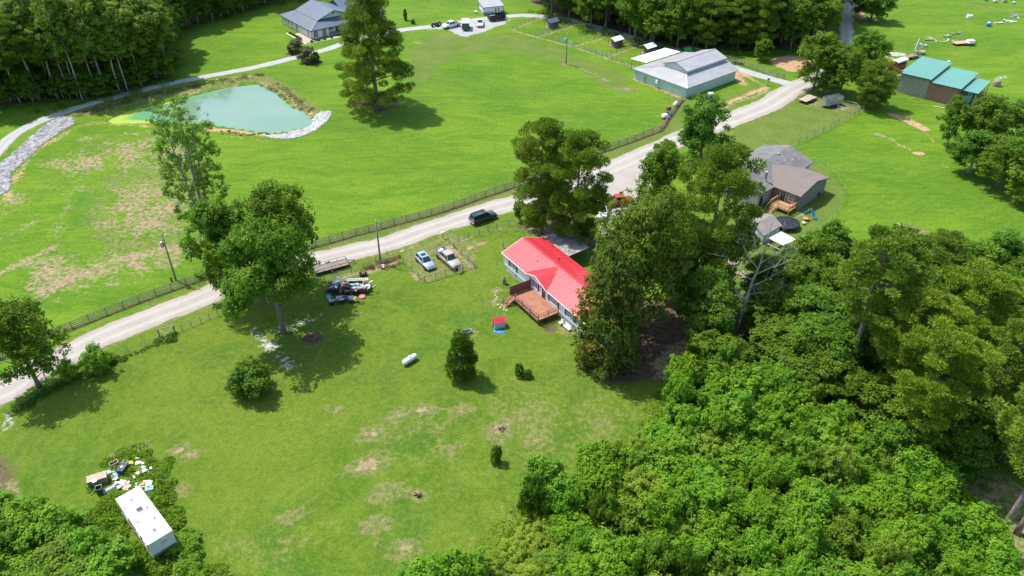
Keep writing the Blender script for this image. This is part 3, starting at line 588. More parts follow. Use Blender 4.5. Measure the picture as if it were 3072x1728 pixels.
def rocks(name, poly, n, size, mt, seed, label, cat):
    r = np.random.default_rng(seed); q = np.array(poly); out = []
    while len(out) < n:
        p = q.min(0) + r.random(2)*(q.max(0)-q.min(0))
        if poly_sd(np.array([p[0]]), np.array([p[1]]), poly)[0] < 0.4*r.random(): out.append(p)
    pts = np.array(out); z = hz(pts[:,0], pts[:,1])
    base = np.array([(0,0,1),(1,0,0.1),(0.3,0.95,0),(-0.8,0.6,0.1),(-0.8,-0.6,0),(0.3,-0.95,0.1),(0,0,-0.7)]); F = [(0,1,2),(0,2,3),(0,3,4),(0,4,5),(0,5,1),(6,2,1),(6,3,2),(6,4,3),(6,5,4),(6,1,5)]
    sc = size*(0.45+r.random(n)**2*1.0); V = base[None]*(0.7+0.6*r.random((n, 7, 1)))*sc[:, None, None]*np.array([1, 1, 0.6])
    a = r.random(n)*6.28; c, s_ = np.cos(a)[:, None], np.sin(a)[:, None]
    X = V[:,:,0]*c - V[:,:,1]*s_; Y = V[:,:,0]*s_ + V[:,:,1]*c
    V = np.stack([X+pts[:,0:1], Y+pts[:,1:2], V[:,:,2]+z[:, None]+sc[:, None]*0.25], 2).reshape(-1, 3)
    Q = (np.array(F)[None] + (np.arange(n)*7)[:, None, None]).reshape(-1, 3)
    o = obj(name, fast_mesh(name, V, Q, mt)); return tag(o, label, cat, kind='stuff')
c1 = crop(0,0,2.5156); c2 = crop(768,0,2.5156)
rocks('riprap', P(*[c1(*p) for p in [(555,935),(535,890),(460,885),(320,965),(225,1045),(150,1130),(20,1230),(-60,1330),(-60,1480),(50,1449),(75,1300),(180,1215),(290,1105),(450,995)]]), 5200, 0.27, M['stonedk'], 3, 'bank of blue grey riprap stones beside the curved driveway', 'stones')
rocks('riprap', P(*[c2(*p) for p in [(50,1020),(200,1048),(330,1030),(450,975),(552,890),(555,840),(500,845),(440,880),(420,930),(360,975),(250,1005),(150,1020)]]), 2600, 0.24, M['stone'], 4, 'crescent of pale riprap stones at the near end of the pond', 'stones')
# ------------------------------------------------------------------ trees
def leaves(cent, outw, size, rg, flat=0.0, elong=1.0, spread=0.6, up=0.35):
    "quads at cent (N,3) facing roughly outw"
    n = len(cent)
    nrm = outw + rg.normal(0, spread, (n, 3)) + np.array([0, 0, up]); nrm /= np.linalg.norm(nrm, axis=1)[:, None]+1e-9
    t = rg.normal(0, 1, (n, 3)); t -= nrm*(t*nrm).sum(1)[:, None]; t /= np.linalg.norm(t, axis=1)[:, None]+1e-9
    b = np.cross(nrm, t); s = size*(0.6+0.8*rg.random(n))[:, None]
    t = t*s*elong; b = b*s*0.62
    f = nrm*s*0.18
    V = np.stack([cent-t, cent+b-f, cent+t, cent-b-f], 1).reshape(-1, 3)
    return V, np.arange(n*4).reshape(n, 4)
def spikes(cent, axis, length, width, rg):
    "needle tufts: narrow quads running along axis"
    n = len(cent); a = axis/(np.linalg.norm(axis, axis=1)[:, None]+1e-9)
    s = rg.normal(0, 1, (n, 3)); s -= a*(s*a).sum(1)[:, None]; s /= np.linalg.norm(s, axis=1)[:, None]+1e-9
    L = (length*(0.6+0.8*rg.random(n)))[:, None]; w = s*width
    V = np.stack([cent-w*0.3, cent+a*L*0.5-w, cent+a*L, cent+a*L*0.5+w], 1).reshape(-1, 3)
    return V, np.arange(n*4).reshape(n, 4)
def unit(rg, n): v = rg.normal(0, 1, (n, 3)); return v/np.linalg.norm(v, axis=1)[:, None]
def make_tree(name, kind, H, R, cb, seed, leaf, bark='bark', nclump=80, nleaf=14000, ls=0.2, trunk_r=0.3, trunks=1):
    """cb = height where the crown starts; returns an Empty > trunk, crown placed below the ground out of the way until first use"""
    rg = np.random.default_rng(seed)
    hc = (H+cb)/2; hr = (H-cb)/2
    cen = []; rad = []
    if kind in ('pine', 'bigpine'):
        nb = nclump
        for i in range(nb):
            f = rg.random() ** 1.05; z = cb + (H-cb)*f
            if kind == 'pine': rr = R*(0.30+0.70*math.sin(PI*min(1, (1-f)*0.62+0.18)))*(1 if f < 0.9 else 0.6)
            else: rr = R*max(0.3, (1-f)**0.42)*(1.0 if f > 0.12 else 0.85)
            a = rg.random()*2*PI; d = rr*(0.12+0.88*rg.random() ** 0.6)
            cen.append((d*math.cos(a), d*math.sin(a), z + 0.12*d)); rad.append(R*((0.08+0.09*rg.random()) if kind == 'bigpine' else (0.12+0.11*rg.random())))
        cen.append((0, 0, H-0.4)); rad.append(R*0.15)
    elif kind == 'cedar':
        for i in range(nclump):
            f = rg.random(); z = cb+(H-cb)*f; rr = R*min(1, 1.25*(1-f)**0.7+0.06)*(0.6+0.4*min(1, f*6)); a = rg.random()*2*PI; d = rr*(0.5+0.4*rg.random())
            cen.append((d*math.cos(a), d*math.sin(a), z)); rad.append(R*(0.22+0.15*rg.random()))
    elif kind == 'airy':
        for i in range(nclump):
            f = rg.random(); z = cb+(H-cb)*f; rr = R*(0.35+0.65*math.sin(PI*(0.12+0.75*f))); a = rg.random()*2*PI; d = rr*math.sqrt(rg.random())
            cen.append((d*math.cos(a), d*math.sin(a), z)); rad.append(R*(0.05+0.08*rg.random()))
    elif kind == 'maple':
        for i in range(nclump):
            f = rg.random() ** 1.1; z = cb+(H-cb)*f; rr = R*(1-f**2.2)**0.7*(0.75+0.25*min(1, f*5)); a = rg.random()*2*PI; d = rr*(0.45+0.45*rg.random())
            cen.append((d*math.cos(a), d*math.sin(a), z)); rad.append(R*(0.16+0.12*rg.random()))
    else:
        lob = [(rg.random()*6.28, 0.5+0.5*rg.random()) for _ in range(5)]
        for i in range(nclump):
            v = unit(rg, 1)[0]; v[2] = v[2] if v[2] > -0.86 else -v[2]
            az = math.atan2(v[1], v[0]); k = 1+0.16*sum(math.cos((az-a)*2)*w for a, w in lob)/2
            rr = (0.55+0.37*rg.random()) if rg.random() < 0.85 else 0.3; hf = math.sqrt(max(0.05, 1-abs(v[2])**2.8)/max(0.02, v[0]**2+v[1]**2))
            cen.append((v[0]*hf*R*k*rr, v[1]*hf*R*k*rr, hc+v[2]*hr*rr)); rad.append(R*(0.15+0.13*rg.random()))
    cen = np.array(cen); rad = np.array(rad); k = len(cen)
    w = rad**2; idx = rg.choice(k, nleaf, p=w/w.sum()); u = unit(rg, nleaf)
    ctint = rg.random(k)
    if kind in ('pine', 'bigpine'):
        u[:, 2] *= 0.55; sh = (0.25+0.75*rg.random(nleaf)**0.5)[:, None]
        p = cen[idx] + u*rad[idx][:, None]*sh; ax = u + np.array([0, 0, 0.35]) + rg.normal(0, 0.5, (nleaf, 3))
        V, Q = spikes(p, ax, ls*2.1, ls*0.36, rg)
    elif kind == 'cedar':
        p = cen[idx] + u*rad[idx][:, None]*(0.5+0.5*rg.random(nleaf))[:, None]; V, Q = spikes(p, u+np.array([0, 0, 1.0]), ls*1.8, ls*0.45, rg)
    else:
        # leaves sit in small bunches at the twig ends
        per = 11 if kind != 'airy' else 7; nb_ = nleaf//per; ib = rg.choice(k, nb_, p=w/w.sum()); ub = unit(rg, nb_)
        if kind == 'shoot': ub[:, 2] = np.where(rg.random(nb_) < 0.8, abs(ub[:, 2]), ub[:, 2])
        else: ub[:, 2] = np.where(ub[:, 2] < -0.5, -ub[:, 2], ub[:, 2])
        fl = np.array([1, 1, 0.85 if kind != 'shoot' else 1.0])
        cb_ = cen[ib] + ub*fl*(rad[ib]*(0.35+0.80*rg.random(nb_)**0.7))[:, None]
        if kind == 'shoot': cb_[:, 2] += rad[ib]*0.9*rg.random(nb_)**4
        idx = np.repeat(ib, per); btint = np.repeat(rg.random(nb_), per); u = np.repeat(ub, per, 0); n_ = len(idx)
        sg = ls*(1.15 if kind != 'shoot' else 1.0); off = rg.normal(0, sg, (n_, 3))*np.array([1, 1, 0.8 if kind != 'shoot' else 1.3]); p = np.repeat(cb_, per, 0) + off
        on = off/(np.linalg.norm(off, axis=1)[:, None]+1e-6)
        V, Q = leaves(p, u*0.8+on*0.5, ls, rg, spread=0.42, up=0.55); nleaf = n_
    if kind not in ('pine', 'bigpine', 'cedar'): tint = np.clip(0.42*ctint[idx]+0.33*btint+0.25*rg.random(nleaf), 0, 1)
    else:
        tint = np.clip(0.55*ctint[idx]+0.45*rg.random(nleaf), 0, 1)
    root = bpy.data.objects.new(name, None); COL.objects.link(root)
    mb = MB(); lean = rg.normal(0, 0.02, 2)*H
    def tp(z, t=0): f = z/H; return (lean[0]*f*f + 0.25*math.sin(z*0.4+seed)*f, lean[1]*f*f + 0.25*math.cos(z*0.35+seed)*f, z)
    tops = []
    if trunks == 1:
        zt = H*(0.93 if kind in ('pine', 'bigpine', 'cedar') else 0.8); zs = np.linspace(-0.3, zt, 9)
        mb.tube([tp(z) for z in zs], [trunk_r*(1.35 if z < 0 else 1)*(1-0.85*(max(z, 0)/zt)**1.2)+0.02 for z in zs], 8)
        src = [tp]
    else:
        src = []
        for j in range(trunks):
            a = j*2*PI/trunks+0.5; sp = R*0.5*(0.6+0.4*rg.random())
            def tq(z, a=a, sp=sp): f = max(z, 0)/H; return (sp*math.cos(a)*f**0.8, sp*math.sin(a)*f**0.8, z)
            zs = np.linspace(-0.3, H*0.9, 9); mb.tube([tq(z) for z in zs], [trunk_r*(1-0.88*max(z, 0)/(H*0.9))+0.015 for z in zs], 6); src.append(tq)
    order = rg.permutation(k)[:min(k, 34)]
    for j in order:
        c = cen[j]; tf = src[j % len(src)]; zb = max(cb*0.85, min(H*0.85, c[2]-(0.18 if kind in ('pine', 'bigpine', 'cedar') else 0.55)*math.hypot(c[0], c[1])-0.3))
        b = Vector(tf(zb)); e = Vector(c); m = b.lerp(e, 0.5)+Vector((0, 0, (-0.04 if kind == 'pine' else 0.05)*(e-b).length))
        r0 = trunk_r*(0.32 if trunks == 1 else 0.35)*(1-0.6*zb/H)
        mb.tube([b, m, e], [r0, r0*0.65, r0*0.25], 4, False)
    mb.build('trunk', M[bark], root, fix=False)
    obj('crown', fast_mesh('crown', V, Q, M[leaf], tint), root)
    return root
PROTO = {}; USED = {}
def proto(key, *a, **k): PROTO[key] = (make_tree(*a, **k), a[2]); USED.setdefault(key, 0)
proto('oak1', 'oak_tree', 'oak', 16, 6.8, 2.6, 11, 'oak', 'bark', 120, 21000, 0.21, 0.42)
proto('oak2', 'oak_tree', 'oak', 14, 6.0, 1.8, 12, 'oak', 'bark', 95, 17000, 0.21, 0.36)
proto('dark1', 'tree', 'oak', 12, 4.6, 0.8, 13, 'darkleaf', 'bark', 80, 13000, 0.21, 0.26)
proto('dark2', 'tree', 'oak', 13, 4.2, 0.8, 14, 'darkleaf', 'palebark', 70, 11000, 0.21, 0.24)
proto('mid1', 'tree', 'oak', 12, 4.6, 0.8, 15, 'oak', 'bark', 80, 13000, 0.20, 0.26)
proto('wood1', 'tree', 'oak', 23, 4.4, 8, 16, 'woodleaf', 'bark', 95, 13000, 0.23, 0.21)
proto('wood2', 'tree', 'oak', 21, 4.0, 7, 17, 'woodleaf', 'palebark', 85, 12000, 0.23, 0.17)
proto('pine1', 'pine_tree', 'pine', 24, 5.0, 13, 18, 'pine', 'pinebark', 84, 31000, 0.185, 0.34)
proto('pine2', 'pine_tree', 'pine', 22, 4.6, 10, 19, 'pineyellow', 'pinebark', 80, 30000, 0.185, 0.30)
proto('pine3', 'pine_tree', 'pine', 19, 5.2, 2.5, 20, 'pine', 'pinebark', 170, 52000, 0.19, 0.32)
proto('bigpine', 'pine_tree', 'bigpine', 25.5, 9.2, 0.9, 21, 'pine', 'pinebark', 270, 76000, 0.21, 0.5)
proto('cedar', 'cedar_tree', 'cedar', 8, 1.75, 0.3, 22, 'cedar', 'bark', 60, 9000, 0.16, 0.14)
proto('airy', 'tree', 'airy', 24, 5.2, 4, 23, 'woodleaf', 'palebark', 420, 15000, 0.17, 0.26, 4)
proto('maple', 'maple_tree', 'maple', 14, 6.0, 0.6, 24, 'maple', 'bark', 150, 26000, 0.19, 0.32)
proto('copper', 'oak_tree', 'oak', 17, 7.2, 1.5, 25, 'copper', 'bark', 140, 26000, 0.20, 0.4)
proto('round', 'tree', 'oak', 12, 4.6, 0.8, 26, 'darkleaf', 'bark', 90, 15000, 0.20, 0.28)
proto('thick1', 'young_tree', 'shoot', 7, 2.5, 0.3, 27, 'bright', 'bark', 60, 7500, 0.17, 0.09)
proto('thick2', 'young_tree', 'shoot', 8, 2.2, 0.4, 28, 'bright', 'bark', 55, 7000, 0.17, 0.09)
proto('thick3', 'young_tree', 'oak', 6, 2.6, 0.2, 29, 'oak', 'bark', 55, 7000, 0.17, 0.09)
proto('thick4', 'young_tree', 'shoot', 6.5, 2.3, 0.2, 30, 'weed', 'bark', 50, 6500, 0.16, 0.08)
proto('lime', 'young_tree', 'airy', 6, 2.6, 0.2, 31, 'lime', 'bark', 150, 11000, 0.11, 0.06, 3)
proto('bush', 'bush', 'shoot', 3, 2.2, 0.1, 32, 'weed', 'bark', 40, 5000, 0.13, 0.05, 3)
proto('dbush', 'bush', 'oak', 3.2, 2.4, -0.6, 33, 'darkleaf', 'bark', 50, 6000, 0.13, 0.06, 3)
proto('myrtle', 'shrub', 'oak', 4, 2.5, -0.4, 34, 'myrtle', 'bark', 45, 6500, 0.14, 0.07, 4)
def tree(key, px, H, R=None, label=None, cat='tree', group=None, rz=None, ground=None, name=None):
    root, h0 = PROTO[key]; s_ = H/h0; x, y = gp(*px) if ground is None else ground
    sx = s_ if R is None else R/PROTO_R[key]
    rz = rng.random()*6.28 if rz is None else rz
    if not USED[key]:
        USED[key] = 1; o = root; o.location = (x, y, hz1(x, y)); o.rotation_euler.z = rz; o.scale = (sx, sx, s_)
    else:
        o = dup(root, (x, y), rz, scale=(sx, sx, s_))
    if name: o.name = name
    tag(o, label, cat, group)
    if not group and 'group' in o: del o['group']
    return o
PROTO_R = dict(oak1=6.8, oak2=6.0, dark1=4.6, dark2=4.2, mid1=4.6, wood1=4.4, wood2=4.0, pine1=5.0, pine2=4.6, pine3=5.2, bigpine=9.2, cedar=1.75, airy=5.2, maple=6.0, copper=7.2, round=4.6, thick1=2.5, thick2=2.2, thick3=2.6, thick4=2.3, lime=2.6, bush=2.2, dbush=2.4, myrtle=2.5)
def height(px, ty):
    "height of a thing standing at ground pixel px whose top shows on row ty"
    X, Y = gp(*px); lo, hi = 0, 60
    for _ in range(40):
        m = (lo+hi)/2; dz = m-CAM_H; d = Y*math.cos(TH)-dz*math.sin(TH); u = Y*math.sin(TH)+dz*math.cos(TH)
        if 864-F_PX*u/d > ty: lo = m
        else: hi = m
    return lo
T = lambda key, px, ty, R, label, **k: tree(key, px, height(px, ty), R, label, **k)
T('bigpine', (1133,325), -30, 9.4, 'huge dark pine standing alone on the lawn between the pond and the blue roofed house', rz=1.0)
T('oak1', (850,998), 668, 6.7, 'big spreading oak with a bare trunk in the yard left of the loaded trailer')
T('oak2', (865,872), 560, 5.8, 'dark leafy oak directly behind the big yard oak, beside the gravel road')
T('mid1', (700,900), 610, 5.2, 'leafy tree between the gravel road and the airy tall tree')
T('airy', (640,745), 300, 5.2, 'tall airy tree with several pale stems and thin foliage below the pond')
T('oak2', (118,1160), 920, 4.9, 'old thick trunked oak at the left edge beside the gravel road')
T('cedar', (1390,1135), 1000, 2.1, 'narrow cedar standing on the lawn right of the white propane tank')
T('dbush', (765,1172), 1092, 3.3, 'wide dark bush on the open lawn left of the propane tank', cat='bush')
T('bush', (304,1112), 1050, 2.1, 'green leafy bush in the fence row by the gravel road', cat='bush')
T('bush', (215,1135), 1090, 1.5, 'low bush at the foot of the old oak in the fence row', cat='bush')
T('dbush', (1556,1130), 1094, 0.75, 'small scraggly bush on the lawn below the red roofed house', cat='bush')
T('dbush', (1582,1133), 1112, 0.7, 'tiny low bush right beside the scraggly lawn bush', cat='bush')
T('dbush', (1488,1388), 1340, 0.8, 'small dark bush by a bare mulch spot low on the lawn', cat='bush')
T('myrtle', (890,158), 118, 2.7, 'round reddish shrub on the far side of the driveway below the farmhouse', cat='shrub')
T('myrtle', (928,188), 143, 2.8, 'round reddish shrub on the near side of the driveway below the farmhouse', cat='shrub')
T('cedar', (950,186), 156, 1.1, 'small dark conifer beside the near reddish shrub', cat='shrub')
T('cedar', (1217,62), 27, 0.7, 'slim dark cypress on the bright lawn behind the big pine')
T('dbush', (1240,72), 58, 0.8, 'little round shrub in the mulch beside the slim cypress', cat='shrub')
# round the two homes
T('pine3', (1622,700), 372, 5.3, 'leafy pine at the back left corner of the red roofed house')
T('pine3', (1722,735), 402, 5.2, 'bushy pine touching the carport behind the red roofed house')
T('dark1', (1558,662), 600, 1.1, 'small young tree beside the wire fence left of the pines')
T('round', (2098,490), 288, 5.4, 'dense round dark tree between the barn and the gravel road')
T('mid1', (1972,650), 440, 4.4, 'bright leafy tree on the edge of the gravel yard')
T('pine2', (1985,590), 425, 2.6, 'slender pine beside the gravel yard in front of the round dark tree', rz=2)
T('pine3', (2098,905), 450, 6.0, 'tall dense pine left of the tan roofed house')
T('copper', (1898,985), 575, 7.2, 'massive bronze tinted oak right of the red roofed house')
T('dark1', (2010,880), 690, 4.2, 'dark tree filling the gap between the bronze oak and the tall pine')
T('maple', (1812,1090), 765, 5.3, 'dark conical maple with reddish leaves at the near end of the red roofed house')
T('dark1', (2090,1010), 800, 3.6, 'dark tree beyond the shaded drive, left of the dead tree')
T('dark2', (2120,1065), 880, 3.6, 'shaded tree at the foot of the dead grey tree')
T('mid1', (2165,1150), 1020, 3.4, 'mid green tree at the edge of the young thicket below the dead tree')
T('dark1', (2318,1010), 860, 3.6, 'dark tree just right of the dead grey tree')
T('mid1', (2440,268), 100, 5.6, 'wide tree at the left of the clump by the road junction')
T('oak1', (2518,285), 140, 5.2, 'middle tree of the clump beside the parked livestock trailer')
T('mid1', (2585,240), 95, 5.4, 'tallest rear tree of the clump by the road junction')
T('pine3', (2615,325), 188, 4.4, 'bushy front right tree of the clump near the green roofed barn')
T('dark1', (2478,286), 215, 3.0, 'low leafy tree behind the flatbed trailer')
T('mid1', (2285,183), 118, 2.7, 'small pale tree by the bare clay patch')
T('round', (2612,62), -40, 5.6, 'round dark tree on the right side of the dirt track')
for px, ty, R, k, lb in (((2838,440),295,3.4,'dark2','slim dark tree nearest the front of the green roofed barn'), ((2930,450),290,4.6,'mid1','tree with pale shining leaves below the green roofed barn'), ((3035,440),300,4.4,'dark1','hazy dark tree at the right edge below the green barn'),
        ((2905,520),395,4.6,'dark2','low greyish tree at the left of the right edge tree row'), ((2990,560),420,5.2,'oak2','big greyish tree in the middle of the right edge tree row'), ((3070,610),470,5.0,'mid1','bright tree at the bottom of the right edge tree row'), ((3090,520),380,5,'dark1','tree behind the bottom of the right edge tree row')):
    T(k, px, ty, R, lb)
# tall pines in the right wood
for px, ty, R, k, lb in (((2519,1178),715,5.4,'pine1','tall pine with a long bare leaning trunk in the right wood'), ((2640,1240),870,4.8,'pine2','yellowish pine beside the long bare trunk'), ((2785,900),715,4.0,'pine3','pine standing at the upper edge of the right wood'),
        ((2700,1400),1000,4.6,'pine2','yellowish pine low in the middle of the right wood'), ((2830,1180),820,5.0,'pine2','yellow green pine in the centre right of the wood'), ((2976,1645),1180,5.5,'pine1','pine with a thick bare trunk at the lower right edge'),
        ((3050,1600),1250,4.5,'pine2','pine at the right edge above the dappled clearing'), ((2930,1330),1000,4.8,'pine1','dark pine above the dappled clearing'), ((2590,980),730,4.2,'pine1','slim pine behind the tall bare trunked pine')):
    T(k, px, ty, R, lb, rz=0.4)
def scatter(poly, n, mind, seed, avoid=()):
    r = np.random.default_rng(seed); q = np.array(poly); lo, hi = q.min(0), q.max(0); out = []; tries = 0
    while len(out) < n and tries < n*60:
        p = lo + r.random(2)*(hi-lo); tries += 1
        if poly_sd(np.array([p[0]]), np.array([p[1]]), poly)[0] > 0: continue
        if any((p[0]-o[0])**2+(p[1]-o[1])**2 < mind*mind for o in out): continue
        if any((p[0]-o[0])**2+(p[1]-o[1])**2 < o[2]**2 for o in avoid): continue
        out.append(p)
    return out
SPEC = dict(wood1='tall leafy tree', wood2='tall slender leafy tree', pine1='tall bare trunked pine', pine3='bushy pine', dark1='dark leafy tree', dark2='narrow dark leafy tree', mid1='mid green leafy tree', oak1='broad leafy tree', oak2='broad dark leafy tree', thick1='bright young tree', thick2='slim bright young tree', thick3='dark green young tree', thick4='fresh green young tree', dbush='low dark bush', lime='feathery yellow green bush', bush='low leafy shrub')
def wood(poly, n, mind, seed, keys, hmin, hmax, where, group, cat='tree', rs=(0.85, 1.2), avoid=(), extra=()):
    r = random.Random(seed); pts = [tuple(p) for p in extra] + [tuple(p) for p in scatter(poly, n, mind, seed, avoid)]
    ys = sorted(p[1] for p in pts); xs = sorted(p[0] for p in pts); q = lambda v, a: ('low', 'mid', 'high')[(v > a[len(a)//3]) + (v > a[2*len(a)//3])]
    for p in pts:
        k = r.choice(keys); H = r.uniform(hmin, hmax); rr_ = PROTO_R[k]*r.uniform(*rs)*(0.6 if k == 'dark1' and hmax < 9 else 1)
        dz_ = dict(low='front', mid='middle', high='back')[q(p[1], ys)]; sd_ = dict(low='left', mid='centre', high='right')[q(p[0], xs)]
        tree(k, None, H, rr_, f'{SPEC[k]} at the {dz_} {sd_} of {where}', cat, group, ground=p)
EDGE = P((0,330),(62,308),(119,300),(175,296),(212,296),(248,300),(294,288),(317,282),(359,276),(383,272),(425,258),(512,232),(500,195),(505,150))
wood(WOOD_TL, 150, 6.2, 41, ['wood1','wood2','wood1','wood2','pine1'], 18, 26, 'the wood above the driveway', 'trees of the upper left wood', extra=EDGE)
wood(P((0,322),(300,290),(512,225),(500,100),(300,200),(0,250)), 45, 3.5, 51, ['dark1','mid1'], 4, 8, 'the driveway wood understory', 'understory trees of the upper left wood')
wood(WOOD_TM, 150, 5.2, 42, ['pine3','mid1','dark1','mid1','oak1','oak2','pine3'], 13, 19, 'the wood behind the animal pens', 'trees of the upper middle wood', extra=P((1655,48),(1772,84),(1905,118),(1935,122),(1950,124)))
wood(WOOD_R, 160, 4.0, 43, ['dark1','mid1','mid1','oak2','dark2'], 7, 11.5, 'the tall wood on the right', 'trees of the right wood', rs=(0.8, 1.1), avoid=[(*gp(*c_), 3.3) for c_ in ((2519,1178),(2519,1300),(2640,1240),(2640,1360))]+[(*gp(2212,1090), 5.0),(*gp(2212,1030), 4.2),(*gp(2222,960), 3.6)])
wood(THICKET, 330, 2.25, 44, ['thick1','thick2','thick3','thick1','thick4','dbush','thick2','thick1','lime','thick4'], 3.6, 8.4, 'the lower right thicket', 'young trees of the lower right thicket', rs=(0.65, 1.15), avoid=[(*gp(1560,1690), 5)])
wood(P((560,1580),(600,1680),(600,1780),(545,1760),(520,1640),(515,1560)), 10, 1.0, 61, ['bush'], .5, 1.1, 'the weeds beside the travel trailer', 'shrubs beside the travel trailer', 'shrub', (.3,.55))
wood(THICKET_L, 60, 2.2, 45, ['thick1','thick4','thick2','thick3'], 3.0, 5.5, 'the thicket beside the travel trailer', 'young trees of the lower left thicket', rs=(0.8, 1.2))
LIMES = scatter(P((1400,1760),(1600,1590),(1700,1640),(1760,1900),(1300,1950)), 26, 1.8, 46)
for p in LIMES: tree('lime', None, random.uniform(2.5,4.0), random.uniform(2,3), 'feathery yellow green bush at the left tip of the lower right thicket', 'bush', 'feathery yellow green bushes', ground=tuple(p), name='bush')
for px, H, R in (((105,1575),3.5,2),((285,1700),3.2,1.6),((180,1620),4,2.0),((345,1760),3,1.6)): tree('lime' if px[0] == 300 else 'thick1', px, H, R, 'young leafy tree in the thicket beside the travel trailer', 'tree', 'young trees of the lower left thicket')
print('unused', [k for k in USED if not USED[k]])
wood(P((508,125),(620,66),(760,28),(885,-6),(885,-30),(740,0),(600,40),(495,85)), 46, 2.6, 52, ['dark1','mid1','dark2'], 8, 13, 'the far edge of the farmhouse lawn', 'trees of the far wood edge left of the farmhouse', rs=(.8,1.1))
# dead tree
t = thing('dead_tree', 'bare grey dead tree with twisted branches in front of the tan roofed house', 'tree', gp(2206,1010))
r = random.Random(5); tr = MB(); br = []
HT = height((2206,1010), 616)
def branch(mb, p, d, L, r0, depth):
    pts = [p]; q = p; dd = d.normalized(); n = 5
    for i in range(n):
        dd = (dd + Vector((r.gauss(0, .13), r.gauss(0, .13), r.gauss(0.03, .10)))).normalized(); q = q + dd*(L/n); pts.append(q)
        if depth < 3 and i >= 1 and r.random() < 0.75:
            sd = (dd + Vector((r.gauss(0, .8), r.gauss(0, .8), r.gauss(0.1, .5)))).normalized(); branch(mb, q, sd, L*r.uniform(.35, .6), r0*(1-(i+1)/n*0.6)*0.55, depth+1)
    mb.tube(pts, [r0*(1-0.75*i/n)+0.008 for i in range(n+1)], 5 if depth < 2 else 3, False)
pts = [Vector((0,0,-0.3)), Vector((0.1,0,3)), Vector((0.5,0.1,6.5)), Vector((0.8,0.3,9.5)), Vector((1.3,0.2,12.5)), Vector((1.6,0.5,15.5)), Vector((1.9,0.4,HT))]
tr.tube(pts, [.32,.27,.22,.17,.12,.07,.02], 9); tr.build('trunk', M['deadwood'], t, fix=False)
for z, d, L in ((5.6,(-1,0,.25),6.0),(6.4,(1,-.5,0.0),4.5),(7.5,(1,.2,.1),5),(8.8,(1,.2,.5),5.5),(9.8,(-.9,.2,.7),5.5),(10.8,(1,-.2,.7),5.5),(11.8,(-.8,.1,.6),4.6),(12.6,(.8,.4,.6),4.5),(13.4,(-.5,-.4,.8),3.6),(14.4,(.6,0,.9),3.4),(15.2,(-.5,.2,1),3),(7.0,(-.8,-.6,.5),4)):
    f = max(i for i in range(len(pts)-1) if pts[i].z <= z); a = (z-pts[f].z)/(pts[f+1].z-pts[f].z); mb = MB(); branch(mb, pts[f].lerp(pts[f+1], a), Vector(d), L, 0.075 if z < 13 else .045, 0); mb.build('branch', M['deadwood'], t, fix=False)

# weeds and undergrowth: joined leaf meshes, nobody could count the plants
def weeds(name, spots, mt, label, cat, seed, ls=0.12):
    "spots: (x, y, radius, height, leaves)"
    rg = np.random.default_rng(seed); Vs = []; n = 0
    for x, y, R, H, k in spots:
        a = rg.random(k)*6.28; d = R*np.sqrt(rg.random(k)); px = x+d*np.cos(a); py = y+d*np.sin(a)
        z = hz(px, py) + H*rg.random(k)*np.clip(1.15-d/R, 0.15, 1)
        V, Q = leaves(np.stack([px, py, z+0.05], 1), unit(rg, k)*0.6, ls, rg, up=0.8); Vs.append(V); n += k
    V = np.concatenate(Vs); Q = np.arange(len(V)).reshape(-1, 4)
    return tag(obj(name, fast_mesh(name, V, Q, mt, rg.random(n))), label, cat, kind='stuff')
def along(pts, w, stepm, R, H, k, seed):
    rg = np.random.default_rng(seed); C = spline(P(*pts), stepm); return [(c[0]+rg.normal(0, w), c[1]+rg.normal(0, w), R*(.6+.8*rg.random()), H*(.5+rg.random()), k) for c in C]
sp = along([(470,1470),(500,1540),(540,1600),(570,1680),(580,1728)], .7, .4, .9, .9, 420, 1) + along([(290,1450),(350,1400),(430,1390),(480,1440),(470,1500)], 1.2, .4, .9, .45, 220, 2) + along([(350,1500),(420,1460),(500,1480)], 1.0, .4, .8, .5, 240, 3) + along([(340,1560),(420,1680),(480,1760)], .8, .5, 1.0, .9, 260, 4) + along([(500,1728),(640,1760),(560,1850)], 1.0, .5, 1.0, .6, 260, 41) + along([(290,1540),(330,1500),(345,1530)], .6, .3, .8, .6, 240, 42)
weeds('weeds', sp, M['weedpatch'], 'tall green weeds growing around the travel trailer and the junk', 'weeds', 5, 0.12)
sp = along([(60,1230),(150,1165),(230,1135),(330,1100),(380,1070)], .5, .5, .8, .6, 200, 6) + along([(380,1070),(470,1035),(520,1020)], .15, .6, .4, .3, 60, 7) + along([(485,1020),(510,1012),(520,1028)], .3, .3, .7, .5, 160, 8)
weeds('weeds', sp, M['darkleaf'], 'rough dark weeds in the fence row along the gravel road', 'weeds', 9, 0.09)
sp = along([(1100,805),(1130,795),(1160,783),(1195,772)], .4, .22, .55, 1.0, 90, 10) + along([(1140,808),(1175,800),(1205,790)], .2, .4, .4, .4, 60, 11)
weeds('weeds', sp, M['dryweed'], 'dry brown brush along the fence by the middle power pole', 'brush', 12, 0.07)
sp = along([(2000,1180),(1985,1300),(1940,1390),(1800,1440),(1650,1490),(1580,1560),(1500,1680)], 1.0, .5, 1.2, 1.0, 220, 13) + along([(2850,1500),(2950,1620),(3072,1700)], 2.5, .6, .9, .5, 160, 14) + along([(2880,1430),(3000,1500),(3072,1560)], 1.5, .8, .8, .5, 120, 15)
weeds('weeds', sp, M['weedpatch'], 'low green weeds along the edge of the lower right thicket', 'weeds', 16, 0.10)
